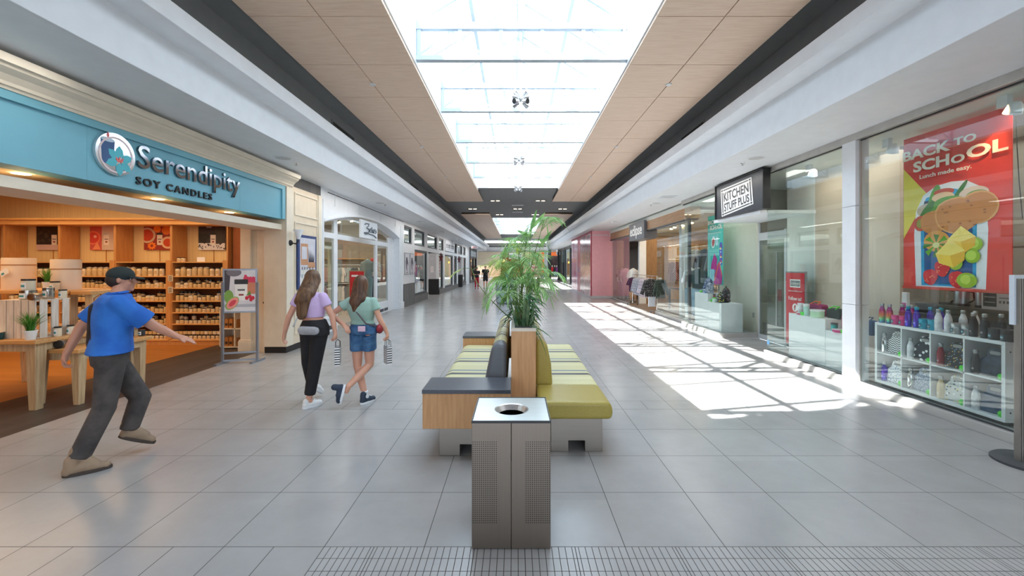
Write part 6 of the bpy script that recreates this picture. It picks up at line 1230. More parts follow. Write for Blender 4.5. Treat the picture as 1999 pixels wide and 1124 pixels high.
for k in range(n):
    j = (k+1) % n; fs += [(4*k+i, 4*j+i, 4*j+i+1, 4*k+i+1) for i in range(3)]
MB().add(vs, fs).build('top_plate', M('brushed lid steel', (204, 204, 206), .33, 1, stretch=(1, 40, 1), scale=3, var=.05), t)
MB().box(x0-.002, x1+.002, y0-.002, y0+.004, zt-.012, zt+.003).box(x0-.002, x1+.002, y1-.004, y1+.002, zt-.012, zt+.003).box(x0-.002, x0+.004, y0, y1, zt-.012, zt+.003).box(x1-.004, x1+.002, y0, y1, zt-.012, zt+.003).build('lid_edge', M('dark lid edge', (70, 70, 72), .4, .6), t)
ls = MB()
for k in range(n): 
    a, b = 2*PI*k/n, 2*PI*(k+1)/n; r0, r1 = .086+.004*math.sin(9*a), .086+.004*math.sin(9*b); q0, q1 = .075+.008*math.sin(7*a), .075+.008*math.sin(7*b)
    ls.add([(cx+r0*math.cos(a), cy+r0*math.sin(a), zt-.034), (cx+r1*math.cos(b), cy+r1*math.sin(b), zt-.034), (cx+q1*math.cos(b), cy+q1*math.sin(b), zt-.30), (cx+q0*math.cos(a), cy+q0*math.sin(a), zt-.30)], [(0, 1, 2, 3)])
ls.add([(cx+.08*math.cos(2*PI*k/12), cy+.08*math.sin(2*PI*k/12), zt-.30) for k in range(12)], [tuple(range(12))]); ls.build('bin_liner', blackg, t, True)

# ================================================================ benches and planter
def stripes():
    m = bpy.data.materials.new('striped upholstery'); m.use_nodes = True; t = m.node_tree; b = t.nodes['Principled BSDF']; L = t.links.new
    g = t.nodes.new('ShaderNodeNewGeometry'); s = t.nodes.new('ShaderNodeSeparateXYZ'); L(g.outputs['Position'], s.inputs[0])
    a = t.nodes.new('ShaderNodeMath'); a.operation = 'SUBTRACT'; a.inputs[1].default_value = 4.64; L(s.outputs[1], a.inputs[0])
    f = t.nodes.new('ShaderNodeMath'); f.operation = 'FLOORED_MODULO'; f.inputs[1].default_value = .605; L(a.outputs[0], f.inputs[0])
    d = t.nodes.new('ShaderNodeMath'); d.operation = 'DIVIDE'; d.inputs[1].default_value = .605; L(f.outputs[0], d.inputs[0])
    r = t.nodes.new('ShaderNodeValToRGB'); r.color_ramp.interpolation = 'CONSTANT'; L(d.outputs[0], r.inputs[0])
    g1 = (212, 206, 156); nv_ = (52, 58, 72); gb = (128, 142, 158)
    for i, (p, c) in enumerate(((0, nv_), (.12, g1), (.26, (112, 128, 150)), (.34, g1), (.70, (220, 214, 170)), (.86, g1))):
        e = r.color_ramp.elements[i] if i < 2 else r.color_ramp.elements.new(p); e.position = p; e.color = (*lin(c), 1)
    L(r.outputs[0], b.inputs[0]); b.inputs['Roughness'].default_value = .38; return m
strp = stripes(); olive = M('olive green leather', (168, 152, 74), .34, var=.04, bump=.05, scale=60); gleath = M('grey leather', (104, 108, 114), .36, var=.04, bump=.05, scale=60)
maple = wood('maple veneer', (196, 146, 98), (212, 164, 116), .45, 2, 3); lamtop = M('dark speckled laminate', (66, 70, 78), .3, col2=(88, 92, 102), scale=220)
def slab(poly, y0, y1, name, mat, par, bevel=.03, seg=4): return MB().prism(poly, (0, y0, 0), (1, 0, 0), (0, 0, 1), (0, y1-y0, 0)).build(name, mat, par, smooth=False, bevel=bevel, seg=seg)
def legs(x0, x1, y0, par, h=.325):
    w_ = (x1-x0); a, b = x0+w_*.34, x0+w_*.66
    MB().prism([(x0, 0), (a, 0), (a, .10), (b, .10), (b, 0), (x1, 0), (x1, h), (x0, h)], (0, y0, 0), (1, 0, 0), (0, 0, 1), (0, .5, 0)).build('base', M('bench base steel', (150, 142, 134), .3, 1, stretch=(1, 1, 30), scale=3, var=.02), par, bevel=.003)
t = thing('bench', 'left striped green bench with dark-topped timber boxes at both ends', 'bench', (-.45, 5.2, 0))
slab([(-.80, .36), (-.10, .36), (-.10, .50), (-.74, .505), (-.80, .47)], 4.03, 6.39, 'seat', strp, t)
slab([(-.33, .46), (-.095, .46), (-.09, .93), (-.17, .955), (-.235, .90)], 4.32, 6.39, 'backrest', strp, t); slab([(-.335, .455), (-.095, .455), (-.09, .935), (-.17, .96), (-.24, .905)], 4.10, 4.325, 'backrest_end', gleath, t, .05, 5)
for y0, y1, yl in ((3.62, 4.025, 3.76), (6.40, 6.82, 6.3)):
    MB().box(-.81, -.05, y0, y1, .295, .60).build('side_box', maple, t, bevel=.004); MB().box(-.815, -.045, y0-.005, y1+.005, .60, .635).build('table_top', lamtop, t, bevel=.003); legs(-.69, -.14, yl, t, .295 if y0 < 5 else .36)
MB().box(-.75, -.1, 4.2, 6.3, .30, .36).build('rail', steels, t)
t = thing('bench', 'right striped green bench with a plain olive seat end nearest the bin', 'bench', (.55, 5.2, 0))
slab([(.205, .335), (.86, .335), (.875, .42), (.84, .495), (.205, .50)], 3.72, 4.285, 'seat_end', olive, t, .035, 5); slab([(.205, .36), (.86, .36), (.87, .44), (.83, .50), (.205, .50)], 4.29, 6.52, 'seat', strp, t, .03)
slab([(.205, .47), (.375, .47), (.36, .70), (.32, .88), (.26, .955), (.205, .93)], 4.54, 6.52, 'backrest', strp, t, .02, 3); slab([(.205, .47), (.38, .47), (.365, .70), (.325, .885), (.26, .96), (.205, .935)], 4.29, 4.545, 'backrest_end', olive, t, .035, 5)
legs(.323, .797, 3.845, t); legs(.323, .797, 5.9, t, .36); MB().box(.3, .82, 4.3, 6.0, .30, .36).build('rail', steels, t)
MB().cyl((.40, 4.02, .497), (.40, 4.06, .503), .004).build('seam_stud', olive, t) if 0 else None
t = thing('planter_box', 'narrow maple planter box between the two benches, full of palms', 'planter', (.075, 5.25, 0))
MB().box(-.045, .195, 4.04, 4.07, 0, 1.075).box(-.045, -.02, 4.07, 6.46, 0, 1.075).box(.17, .195, 4.07, 6.46, 0, 1.075).box(-.02, .17, 6.43, 6.46, 0, 1.075).build('box_panels', maple, t, bevel=.002)
MB().box(-.047, .197, 4.038, 4.075, 1.075, 1.105).box(-.047, -.01, 4.075, 6.46, 1.075, 1.105).box(.16, .197, 4.075, 6.46, 1.075, 1.105).build('rim', M('planter rim', (186, 176, 164), .35, .5), t)
MB().box(-.01, .16, 4.08, 4.095, .95, 1.115).box(-.01, .002, 4.095, 6.43, .95, 1.115).box(.148, .16, 4.095, 6.43, .95, 1.115).build('liner', black, t); MB().box(0, .15, 4.09, 6.43, .9, 1.06).build('soil', M('bark soil', (84, 66, 54), .9, var=.4, scale=60, bump=.6), t)

# ---- plants
lf1 = leafmat('palm green', (104, 162, 90), (172, 208, 134)); lf2 = leafmat('yellow palm green', (150, 180, 84), (206, 216, 130)); lf3 = leafmat('deep green leaf', (36, 92, 48), (70, 130, 64)); stm = M('palm stem', (110, 134, 74), .5, var=.2)
def leaf(o, b, d, l, w, droop=.3, up=V((0, 0, 1))):
    d = d.normalized(); s = d.cross(up)
    s = s.normalized()*w if s.length > .01 else V((w, 0, 0)); n_ = s.cross(d).normalized()
    pts = [(0, .12), (.25, .9), (.55, 1), (.8, .6), (1, 0)]; vs = []
    for f, k in pts: c = b+d*l*f-V((0, 0, 1))*droop*l*f*f; vs += [c-s*k+n_*w*.35*k, c-n_*w*.1*k, c+s*k+n_*w*.35*k]
    fs = []
    for i in range(4): fs += [(3*i, 3*i+1, 3*i+4, 3*i+3), (3*i+1, 3*i+2, 3*i+5, 3*i+4)]
    o.add(vs, fs)
def frond(o, st, b, d, L_, rise, droop, n=13, ll=.17, w=.009):
    b, d = V(b), V(d).normalized(); pts = []
    for i in range(n+1): f = i/n; pts.append(b+d*L_*f*(1-.25*f)+V((0, 0, rise*f-droop*f*f)))
    st.tube(pts, .0035, 5, .0012)
    for i in range(3, n+1):
        p = pts[i]; tg = (pts[i]-pts[i-1]).normalized(); s = tg.cross(V((0, 0, 1))).normalized(); k = math.sin(PI*min(1, (i+1)/(n+1)*.82+.12))
        for sg in (-1, 1): leaf(o, p, s*sg+tg*.75+V((0, 0, .12)), ll*(.45+.6*k)*R.uniform(.85, 1.1), w*R.uniform(.8, 1.15), R.uniform(.25, .6))
    leaf(o, pts[-1], pts[-1]-pts[-2], ll*.8, w, .4)
def palm(x, y, lab, stems, m, ll=.17, w=.009, kind='potted_palm'):
    t = thing(kind, lab, 'plant', (x, y, 1.06)); fo = MB(); st = MB()
    for dx, dy, h, fr, Lf in stems:
        b = V((x+R.uniform(-.04, .04), y+R.uniform(-.1, .1), 1.05)); tp = b+V((dx, dy, h)); st.tube([b, b+V((dx*.35, dy*.35, h*.5)), tp], .009, 6, .004)
        for k in range(fr):
            a = 2*PI*k/fr+R.uniform(-.5, .5); z = h*R.uniform(.72, 1.0); f = z/h; frond(fo, st, b+V((dx*f, dy*f, z)), (math.cos(a), math.sin(a), 0), Lf*R.uniform(.75, 1.1), R.uniform(.12, .34), R.uniform(.1, .38), 12, ll, w)
    st.build('stem', stm, t, True); fo.build('foliage', m, t); return t
palm(.06, 4.75, 'bushy green palm right behind the snake plant, the nearest palm', [(-.05, .1, .55, 6, .42), (.12, .05, .46, 5, .42), (-.16, .0, .40, 4, .36), (.02, .15, .75, 5, .36)], lf1, .19, .008)
palm(.05, 5.25, 'tall palm in the middle of the planter reaching towards the skylight', [(.10, -.1, 1.10, 6, .40), (.26, -.05, 1.22, 4, .30), (-.05, .1, .85, 5, .42), (.14, -.1, .60, 5, .46)], lf1, .20, .008)
palm(.03, 5.75, 'yellow-green palm leaning left at the far half of the planter', [(-.20, .0, .90, 6, .38), (-.08, .1, .66, 5, .38), (-.22, -.05, .58, 4, .34)], lf2, .19, .009)
palm(.08, 6.15, 'green palm at the far end of the planter', [(.14, .1, .76, 6, .46), (.32, 0, .52, 5, .42), (-.1, .0, 1.02, 4, .36)], lf1, .20, .009)
t = thing('potted_palm', 'single long palm stem arching far out to the left of the planter', 'plant', (-.02, 4.95, 1.06)); st = MB(); fo = MB()
pp = [(-.01, 4.95, 1.05), (-.15, 4.95, 1.16), (-.33, 4.95, 1.34), (-.47, 4.96, 1.52), (-.53, 4.97, 1.68)]; st.tube(pp, .007, 6, .004)
frond(fo, st, (-.53, 4.97, 1.68), (-1, -.1, 0), .30, .02, .10, 8, .10, .006); frond(fo, st, (-.52, 4.97, 1.66), (.5, .3, 0), .22, .12, .06, 8, .10, .006); st.build('stem', stm, t, True); fo.build('foliage', lf2, t)
# upright broad leaves at the very top
t = thing('potted_palm', 'slender stem with three broad pointed leaves rising above all the palms', 'plant', (.1, 4.9, 1.06)); st = MB(); fo = MB()
st.tube([(.1, 4.9, 1.05), (.16, 4.9, 1.7), (.17, 4.9, 2.15)], .006, 6, .003); st.tube([(.12, 4.9, 1.3), (.26, 4.9, 1.8), (.29, 4.9, 1.95)], .006, 6, .003)
for b, d, l in (((.17, 4.9, 2.12), (.09, -.1, .30), .26), ((.18, 4.9, 2.14), (.22, .1, .26), .28), ((.27, 4.9, 1.92), (.18, 0, .24), .26), ((.17, 4.9, 2.05), (-.2, .1, .1), .2)): leaf(fo, V(b), V(d), l, .022, -.02, V((.3, -1, .2)))
st.build('stem', stm, t, True); fo.build('foliage', lf1, t)
# bamboo with small leaves at the left
t = thing('potted_bamboo', 'bamboo canes with small dark leaves on the left edge of the planter', 'plant', (.0, 4.6, 1.06)); st = MB(); fo = MB()
for k in range(9):
    b = V((.0+R.uniform(-.01, .05), 4.45+.09*k, 1.05)); tp = b+V((R.uniform(-.26, .02), R.uniform(-.1, .1), R.uniform(.35, .6))); st.tube([b, (b+tp)/2+V((.02, 0, .03)), tp], .006, 6, .003)
    for q in range(7): f = R.uniform(.25, 1); p = b.lerp(tp, f); a = R.uniform(0, 6.28); leaf(fo, p, V((math.cos(a), math.sin(a)*.6, R.uniform(-.4, .3))), R.uniform(.10, .16), .009, .5)
for k in range(12): a = R.uniform(2.2, 4.2); leaf(fo, V((-.03, 4.5+.04*k, 1.13+R.uniform(0, .12))), V((math.cos(a), math.sin(a)*.4, R.uniform(-.5, .1))), .16, .009, .5)
st.build('stem', stm, t, True); fo.build('foliage', lf3, t)
# snake plant
snk = leafmat('snake plant green', (44, 84, 58), (130, 156, 112)); t = thing('snake_plant', 'stiff dark snake plant at the near end of the planter', 'plant', (.08, 4.2, 1.06)); o = MB()
for dx, dy, h, lean, rot in ((-.05, 0, .28, -.25, .2), (-.02, .05, .38, -.12, 1.0), (.0, -.02, .32, .02, .4), (.03, .03, .40, .10, 2.2), (.05, -.02, .30, .22, 1.6), (.02, .08, .36, -.02, 2.8), (.06, .06, .34, .30, .9), (-.04, .09, .33, -.32, 1.9)):
    b = V((.075+dx, 4.20+dy, 1.05)); d = V((lean, .05, 1)).normalized(); s = V((math.cos(rot), math.sin(rot), 0)); vs = []; n = 8
    for i in range(n+1): f = i/n; w_ = .017*(1-.15*math.cos(f*9))*(1.1 if f < .7 else (1-f)/.3*1.1); s2 = Quaternion(d, f*.8) @ s; c = b+d*h*f; vs += [c-s2*w_, c+s2.cross(d)*.004, c+s2*w_]
    o.add(vs, [q for i in range(n) for q in ((3*i, 3*i+1, 3*i+4, 3*i+3), (3*i+1, 3*i+2, 3*i+5, 3*i+4))])
o.build('foliage', snk, t)
t = thing('leafy_plant', 'glossy broad-leaved plant spilling over the right edge of the planter', 'plant', (.14, 4.4, 1.06)); o = MB(); st = MB()
for k in range(64):
    b = V((.10+R.uniform(-.03, .05), 4.25+R.uniform(0, .45), 1.08+R.uniform(0, .32))); a = R.uniform(-1.4, 1.4); leaf(o, b, V((math.cos(a), math.sin(a)*.7, R.uniform(-.2, .7))), R.uniform(.14, .24), .014, R.uniform(.3, .9))
leaf(o, V((.12, 4.12, 1.12)), V((1, -.2, -.1)), .26, .016, .45); leaf(o, V((.16, 4.15, 1.1)), V((.5, -.1, -.4)), .2, .014, .9)
for k in range(6): st.cyl((.08+.02*(k % 3), 4.3+.06*k, 1.05), (.12+.02*(k % 3), 4.3+.06*k, 1.38), .004, .003, 6)
st.build('stem', stm, t); o.build('foliage', lf3, t)
# ================================================================ people
skin = M('skin', (216, 162, 138), .5, var=.04); skin2 = M('tanned skin', (196, 140, 116), .5, var=.04)
def hand(mb, wr, d, palm, side, s=1, curl=.5):
    """palm, four unequal curled fingers and a thumb; d = direction of the hand, palm = palm normal, side = +1/-1 thumb side"""
    d, n_ = V(d).normalized(), V(palm).normalized(); x = d.cross(n_).normalized()*side; mb.cap(wr, wr+d*.045*s, .024*s, .027*s, flat=1.35, side=n_); mb.cap(wr+d*.04*s-x*.02*s, wr+d*.085*s-x*.022*s, .013*s, .012*s); mb.cap(wr+d*.04*s+x*.02*s, wr+d*.085*s+x*.022*s, .013*s, .012*s); mb.cap(wr+d*.04*s, wr+d*.085*s, .014*s, .012*s)
    for k, (o_, l) in enumerate(((.030, .068), (.010, .080), (-.011, .074), (-.031, .056))):
        b = wr+d*.085*s+x*o_*s; c = curl*(1+.12*k); m1 = b+(d*math.cos(c)+n_*math.sin(c))*l*.5*s; e = m1+(d*math.cos(c*2.2)+n_*math.sin(c*2.2))*l*.5*s; mb.cap(b, m1, .0095*s, .009*s, 8); mb.cap(m1, e, .009*s, .0075*s, 8)
    b = wr+d*.03*s+x*.028*s; m1 = b+(d*.7+x*.6+n_*.3).normalized()*.035*s; mb.cap(b, m1, .012*s, .010*s, 8); mb.cap(m1, m1+(d*.85+x*.1+n_*.5).normalized()*.03*s, .010*s, .008*s, 8)
def head(mb, c, f, up, s=1):
    """skull, jaw, nose, ears, lips, neck root; f = facing direction"""
    f, up = V(f).normalized(), V(up).normalized(); r = f.cross(up).normalized(); q = Matrix((r, f, up)).transposed().to_quaternion()
    mb.ell(c+up*.02*s-f*.01*s, (.073*s, .092*s, .092*s), q=q); mb.ell(c-up*.046*s+f*.026*s, (.052*s, .066*s, .062*s), q=q); mb.ell(c-up*.088*s+f*.068*s, (.022*s, .020*s, .020*s), 10, 8, q); mb.cap(c+f*.085*s+up*.012*s, c+f*.103*s-up*.022*s, .009*s, .013*s, 8)
    for e in (-1, 1): mb.ell(c+r*e*.074*s-up*.005*s, (.008*s, .016*s, .028*s), 8, 6, q); mb.ell(c+r*e*.03*s+f*.07*s+up*.028*s, (.02*s, .012*s, .008*s), 8, 6, q); mb.ell(c+r*e*.035*s+f*.062*s-up*.03*s, (.022*s, .02*s, .022*s), 8, 6, q)
    mb.cap(c+f*.083*s-up*.052*s-r*.015*s, c+f*.083*s-up*.052*s+r*.015*s, .008*s, .008*s, 8); return r
def eyes(c, f, up, par, s=1):
    f, up = V(f).normalized(), V(up).normalized(); r = f.cross(up).normalized()
    for e in (-1, 1): MB().ell(c+r*e*.029*s+f*.066*s+up*.010*s, (.0095*s,)*3, 10, 8).build('eye', M('eye white', (230, 228, 224), .2), par, True)
    for e in (-1, 1): MB().ell(c+r*e*.029*s+f*.0732*s+up*.010*s, (.004*s,)*3, 8, 6).build('iris', M('iris brown', (60, 40, 30), .2), par, True)
def ring(c, a, b, r, f): return (c, a, b, r, f)
def torso(mb, hip, chest, neck, r, f, k=1.0, g=0.0, lo=None, wom=False):
    """trunk from pelvis to shoulders; k scales widths, g grows them"""
    r, f = V(r), V(f); up = V((0, 0, 1)); sh = .185*k if not wom else .165*k; wa = .148*k if not wom else .118*k; hp = .165*k if not wom else .168*k
    mid = hip.lerp(chest, .45); st = lo if lo is not None else 0
    full = [(hip-up*.06, hp*.92, .11*k), (hip, hp, .12*k), (hip.lerp(chest, .25), (hp+wa)/2*.97, .108*k), (mid, wa, .098*k), (hip.lerp(chest, .75), sh*.86, .112*k), (chest, sh*.95, .118*k), (chest+up*.09, sh*.98, .10*k), (chest+up*.135, sh*.80, .078*k), (neck-up*.01, .07*k, .065*k)]
    mb.loft([(c, a+g, b+g, r, f) for c, a, b in full[st:]], 24)
def shoe(t, heel, toe, name, up_m, sole_m, h=.09, w=.045, high=False, shaft=None):
    heel, toe = V(heel), V(toe); d = (toe-heel).normalized(); L_ = (toe-heel).length; s = d.cross(V((0, 0, 1))).normalized(); u = s.cross(d)
    o = MB(); o.cap(heel+d*.035+u*.045, heel+d*L_*.55+u*.048, .036, .042, flat=1); o.cap(heel+d*L_*.5+u*.042, toe-d*.04+u*.032, .042, .034, flat=1.1); o.cap(heel+d*.04+u*.05, heel+d*.045+u*(.12 if high else .085), .036, .038)
    if shaft: o.cap(V(shaft)-V((0, 0, .05)), heel+d*L_*.62+u*.055, .05, .044); o.cap(heel+d*.055+u*.06, V(shaft), .050, .058); o.cap(heel+d*.04+u*.04, heel+d*.14+u*.06, .046, .05)
    a = o.build(name, up_m, t, remesh=.008, sm=3)
    out = [(-.5*w*1.5+0, 0)]; pts = []
    for k in range(20): an = 2*PI*k/20; x = math.cos(an); y = math.sin(an); pts.append((L_/2+L_/2*x*1.02, w*.95*y*(1-.12*x if x < 0 else 1)))
    MB().prism(pts, heel-u*.0, d, s, u*.028).build('sole', sole_m, a, bevel=.004)
    for k in range(4): c = heel+d*(L_*(.42+.09*k))+u*(.094-.006*k); MB().cyl(c-s*.022, c+s*.022, .0035, n=6).build('lace', paper if up_m != white else M('lace grey', (200, 200, 200), .7), a)
    return a
def person(lab, loc, J, f, headf, s=1, vox=.008, wom=False, k=1.0, sk=None, handp=None, hs=1):
    t = thing('person', lab, 'person', loc); r = V(f).cross(V((0, 0, 1))).normalized(); f = V(f).normalized(); J = {a: V(b) for a, b in J.items()}
    mb = MB(); torso(mb, J['hip'], J['chest'], J['neck'], r, f, k, -.004, None, wom); mb.cap(J['neck']-V((0, 0, .04)), J['head']-V((0, 0, .03)), .056*k if not wom else .046, .05*k if not wom else .042)
    head(mb, J['head'], headf, (0, 0, 1), hs)
    th = .078*k if not wom else .084*k
    for e in 'LR':
        a, b, c = J['sh'+e], J['el'+e], J['wr'+e]; mb.cap(a, b, .050*k if not wom else .042, .040*k if not wom else .034); mb.cap(b, b.lerp(c, .35), .039*k if not wom else .033, .038*k if not wom else .033); mb.cap(b.lerp(c, .35), c, .038*k if not wom else .033, .026*k if not wom else .023)
        hp = (handp or {}).get(e, {}); hand(mb, c, hp.get('d', (c-b)), hp.get('n', f), hp.get('s', 1 if e == 'L' else -1), .95 if not wom else .86, hp.get('c', .5))
        a, b, c = J['hp'+e], J['kn'+e], J['an'+e]; mb.cap(a, b, th, .056*k if not wom else .052*k); mb.cap(b, b.lerp(c, .3), .054*k if not wom else .050*k, .058*k if not wom else .052*k); mb.cap(b.lerp(c, .3), c, .058*k if not wom else .052*k, .038*k if not wom else .034)
        tt = J['to'+e]; mb.cap(c, c.lerp(tt, .35)-V((0, 0, .02)), .034, .026)
    mb.build('body', sk or skin, t, remesh=vox, sm=3); 
    if vox < .012: eyes(J['head'], headf, (0, 0, 1), t, hs)
    return t, r, f, J
def sleeve(mb, J, e, fr, ra, rb):
    a, b = J['sh'+e], J['el'+e]; mb.cap(a, a.lerp(b, fr*.6), ra, (ra+rb)/2); d = (b-a).normalized(); x = d.cross(V((0, 1, .2))).normalized(); y = d.cross(x); p, q = a.lerp(b, fr*.5), a.lerp(b, fr); mb.loft([(a, ra*.9, ra*.9, x, y), (p, (ra+rb)/2, (ra+rb)/2, x, y), (q, rb, rb, x, y)], 16)
def trouser(mb, J, e, w0, w1, w2, end=1.0):
    a, b, c = J['hp'+e], J['kn'+e], J['an'+e]; c = b.lerp(c, end); mb.cap(a, b, w0, w1); d = (c-b).normalized(); x = d.cross(V((0, 1, .1))).normalized(); y = d.cross(x); mb.loft([(b-d*.02, w1, w1, x, y), (b.lerp(c, .5), (w1+w2)/2, (w1+w2)/2, x, y), (c, w2, w2, x, y)], 16)

# ---- man in the blue shirt striding right
f = V((.72, .69, 0)).normalized()
J = dict(hip=(-3.52, 3.62, .96), chest=(-3.54, 3.69, 1.30), neck=(-3.53, 3.70, 1.47), head=(-3.535, 3.745, 1.585), shL=(-3.70, 3.80, 1.405), elL=(-3.86, 3.66, 1.15), wrL=(-3.89, 3.62, .93), shR=(-3.40, 3.57, 1.39), elR=(-3.24, 3.74, 1.17), wrR=(-3.12, 3.84, 1.06),
         hpL=(-3.58, 3.68, .90), knL=(-3.47, 3.86, .50), anL=(-3.52, 3.80, .22), toL=(-3.40, 3.92, .10), hpR=(-3.47, 3.58, .90), knR=(-3.50, 3.55, .50), anR=(-3.60, 3.44, .13), toR=(-3.43, 3.58, .03))
J['shL'], J['elL'], J['wrL'] = (-3.69, 3.80, 1.40), (-3.87, 3.72, 1.17), (-3.90, 3.62, .94)
t, r, f, J = person('man in blue shirt, dark trousers, cap and tan boots striding past the candle shop', (-3.52, 3.6, 0), J, f, (.9, .44, 0), k=1.06, sk=skin2, handp={'R': dict(d=(.8, .5, -.35), n=(0, .3, -1), c=.25), 'L': dict(d=(-.1, -.2, -1), n=(.6, .5, 0), c=.6)})
blu = M('royal blue shirt', (30, 96, 186), .8, col2=(44, 116, 206), scale=7, bump=.2); dk = M('dark work trousers', (62, 58, 58), .85, col2=(84, 78, 76), scale=9, bump=.3)
o = MB(); torso(o, J['hip'], J['chest'], J['neck'], r, f, 1.12, .024, 1); sleeve(o, J, 'L', .78, .075, .088); sleeve(o, J, 'R', .78, .075, .088); sh = o.build('shirt', blu, t, remesh=.009, sm=5)
MB().tube([J['neck']+r*.07*math.cos(a)+f*.065*math.sin(a)+V((0, 0, .0+.008*math.sin(a))) for a in [2*PI*i/16 for i in range(17)]], .012, 8).build('collar', blu, sh, True)
o = MB(); o.loft([(J['hip']+V((0, 0, .05)), .17, .12, r, f), (J['hip'], .182, .132, r, f), (J['hip']-V((0, 0, .10)), .168, .122, r, f)], 24); trouser(o, J, 'L', .106, .080, .070, 1.0); trouser(o, J, 'R', .106, .080, .074, 1.0); tr = o.build('trousers', dk, t, remesh=.010, sm=4)
bl_ = M('black sling bag', (30, 30, 34), .7, var=.2); b0 = J['chest']-f*.135+r*.0-V((0, 0, .10)); o = MB().cap(b0+V((0, 0, .13)), b0-V((0, 0, .16)), .06, .08, flat=.6, side=r).build('sling_bag', bl_, t, remesh=.012); MB().tube([J['neck']-r*.09-V((0, 0, .03)), J['chest']-f*.13-r*.12+V((0, 0, .04)), b0-r*.03, b0+r*.10-V((0, 0, .12))], .02, 8).build('strap', bl_, t, True)
hd = J['head']; hf = V((.9, .44, 0)).normalized(); hr = hf.cross(V((0, 0, 1))); q = Matrix((hr, hf, V((0, 0, 1)))).transposed().to_quaternion()
MB().ell(hd+V((0, 0, .040))-hf*.008, (.081, .100, .078), 20, 12, q).build('cap', M('dark green cap', (34, 44, 44), .8), t, True); MB().prism([(.068*math.cos(a), .07+.095*math.sin(a)) for a in [PI*i/10 for i in range(11)]], hd+V((0, 0, .035)), hr, (hf-V((0, 0, .22))).normalized(), (0, 0, .010)).build('cap_brim', M('dark green cap', None), t)
MB().ell(hd-hf*.03+V((0, 0, -.0)), (.078, .082, .075), 20, 10, q).build('hair', M('dark hair', (44, 32, 26), .7, var=.2), t, True)
boot = M('tan suede boot', (150, 128, 106), .8, var=.1)
for e, hl, to in (('R', (-3.665, 3.37, .0), (-3.43, 3.55, .0)), ('L', (-3.575, 3.75, .17), (-3.375, 3.90, .05))): shoe(t, hl, to, 'boot', boot, M('boot sole', (70, 60, 54), .8), w=.055, high=True, shaft=J['an'+e]+V((0, 0, .06)))

# ---- two girls walking away
def striped_bag(x, y, z, lab, rz=.3):
    m = bpy.data.materials.get('zigzag bag') or pattern('zigzag bag', W3, [(26, 26, 30)], kind='zig'); t = thing('shopping_bag', lab, 'bag', (x, y, z), None, rz)
    MB().prism([(-.07, -.22), (.07, -.22), (.075, 0), (-.075, 0)], (-.03, 0, 0), (0, 1, 0), (0, 0, 1), (.06, 0, 0)).build('bag_body', m, t).location = (0, 0, 0)
    for e in (-.025, .025): MB().tube([(e, -.04, 0), (e, -.03, .06), (0, 0, .085), (e, .03, .06), (e, .04, 0)], .003, 6).build('handle', black, t).location = (0, 0, 0)
f = V((.18, .98, 0)).normalized()
J = dict(hip=(-2.42, 5.02, .98), chest=(-2.46, 5.02, 1.24), neck=(-2.46, 5.03, 1.40), head=(-2.455, 5.06, 1.545), shL=(-2.62, 5.05, 1.34), elL=(-2.73, 5.02, 1.09), wrL=(-2.80, 5.05, .88), shR=(-2.30, 4.98, 1.34), elR=(-2.20, 5.0, 1.10), wrR=(-2.17, 5.02, .90),
         hpL=(-2.50, 5.04, .92), knL=(-2.55, 5.12, .52), anL=(-2.60, 5.32, .20), toL=(-2.58, 5.42, .08), hpR=(-2.35, 5.0, .92), knR=(-2.42, 5.02, .50), anR=(-2.49, 5.02, .09), toR=(-2.43, 5.15, .02))
t, r, f, J = person('young woman with very long brown hair, lilac crop top and black trousers, walking away', (-2.45, 5.0, 0), J, f, (.25, .97, 0), wom=True, k=1.0, handp={'R': dict(d=(.05, 0, -1), n=(-1, .2, 0), c=.9), 'L': dict(d=(-.2, .1, -1), n=(1, .2, 0), c=.5)})
lil = M('lilac cotton', (206, 180, 224), .85, var=.05, bump=.15); blkp = M('black denim', (28, 28, 32), .8, var=.2, bump=.2)
o = MB(); torso(o, J['hip'], J['chest'], J['neck'], r, f, 1.03, .012, 3, True); sleeve(o, J, 'L', .45, .056, .062); sleeve(o, J, 'R', .45, .056, .062); o.build('crop_top', lil, t, remesh=.009, sm=4)
o = MB(); o.loft([(J['hip']+V((0, 0, .09)), .135, .108, r, f), (J['hip'], .178, .135, r, f), (J['hip']-V((0, 0, .1)), .182, .135, r, f)], 24); trouser(o, J, 'L', .102, .072, .062, .85); trouser(o, J, 'R', .102, .075, .064, .82); o.build('trousers', blkp, t, remesh=.009, sm=4)
hb_ = M('long brown hair', (72, 50, 36), .55, col2=(120, 88, 60), scale=3, stretch=(14, 14, .6)); hd = J['head']
MB().ell(hd+V((0, 0, .025))-f*.015, (.088, .10, .102)).cap(hd-f*.06, J['chest']-f*.13+V((0, 0, .12)), .085, .10, flat=.55, side=r).cap(J['chest']-f*.13+V((0, 0, .12)), J['hip']-f*.15+V((0, 0, .16))-r*.06, .10, .07, flat=.5, side=r).cap(hd+r*.06, J['chest']+r*.07-f*.10+V((0, 0, .14)), .04, .05).cap(hd-r*.06, J['chest']-r*.1-f*.09+V((0, 0, .05)), .045, .055).build('hair', hb_, t, remesh=.01, sm=14)
gb_ = M('white and grey bag', (214, 214, 216), .5, col2=(150, 152, 158), scale=3); c = J['hip']-f*.19+V((0, 0, -.02))
MB().cap(c-r*.03, c+r*.15, .052, .05, flat=.6, side=(0, 0, 1)).build('hip_bag', gb_, t, remesh=.012); MB().tube([c-r*.14+V((0, 0, .04)), J['chest']-f*.135-r*.02, J['shL']+V((0, 0, .055))], .009, 6).build('bag_strap', gb_, t, True)
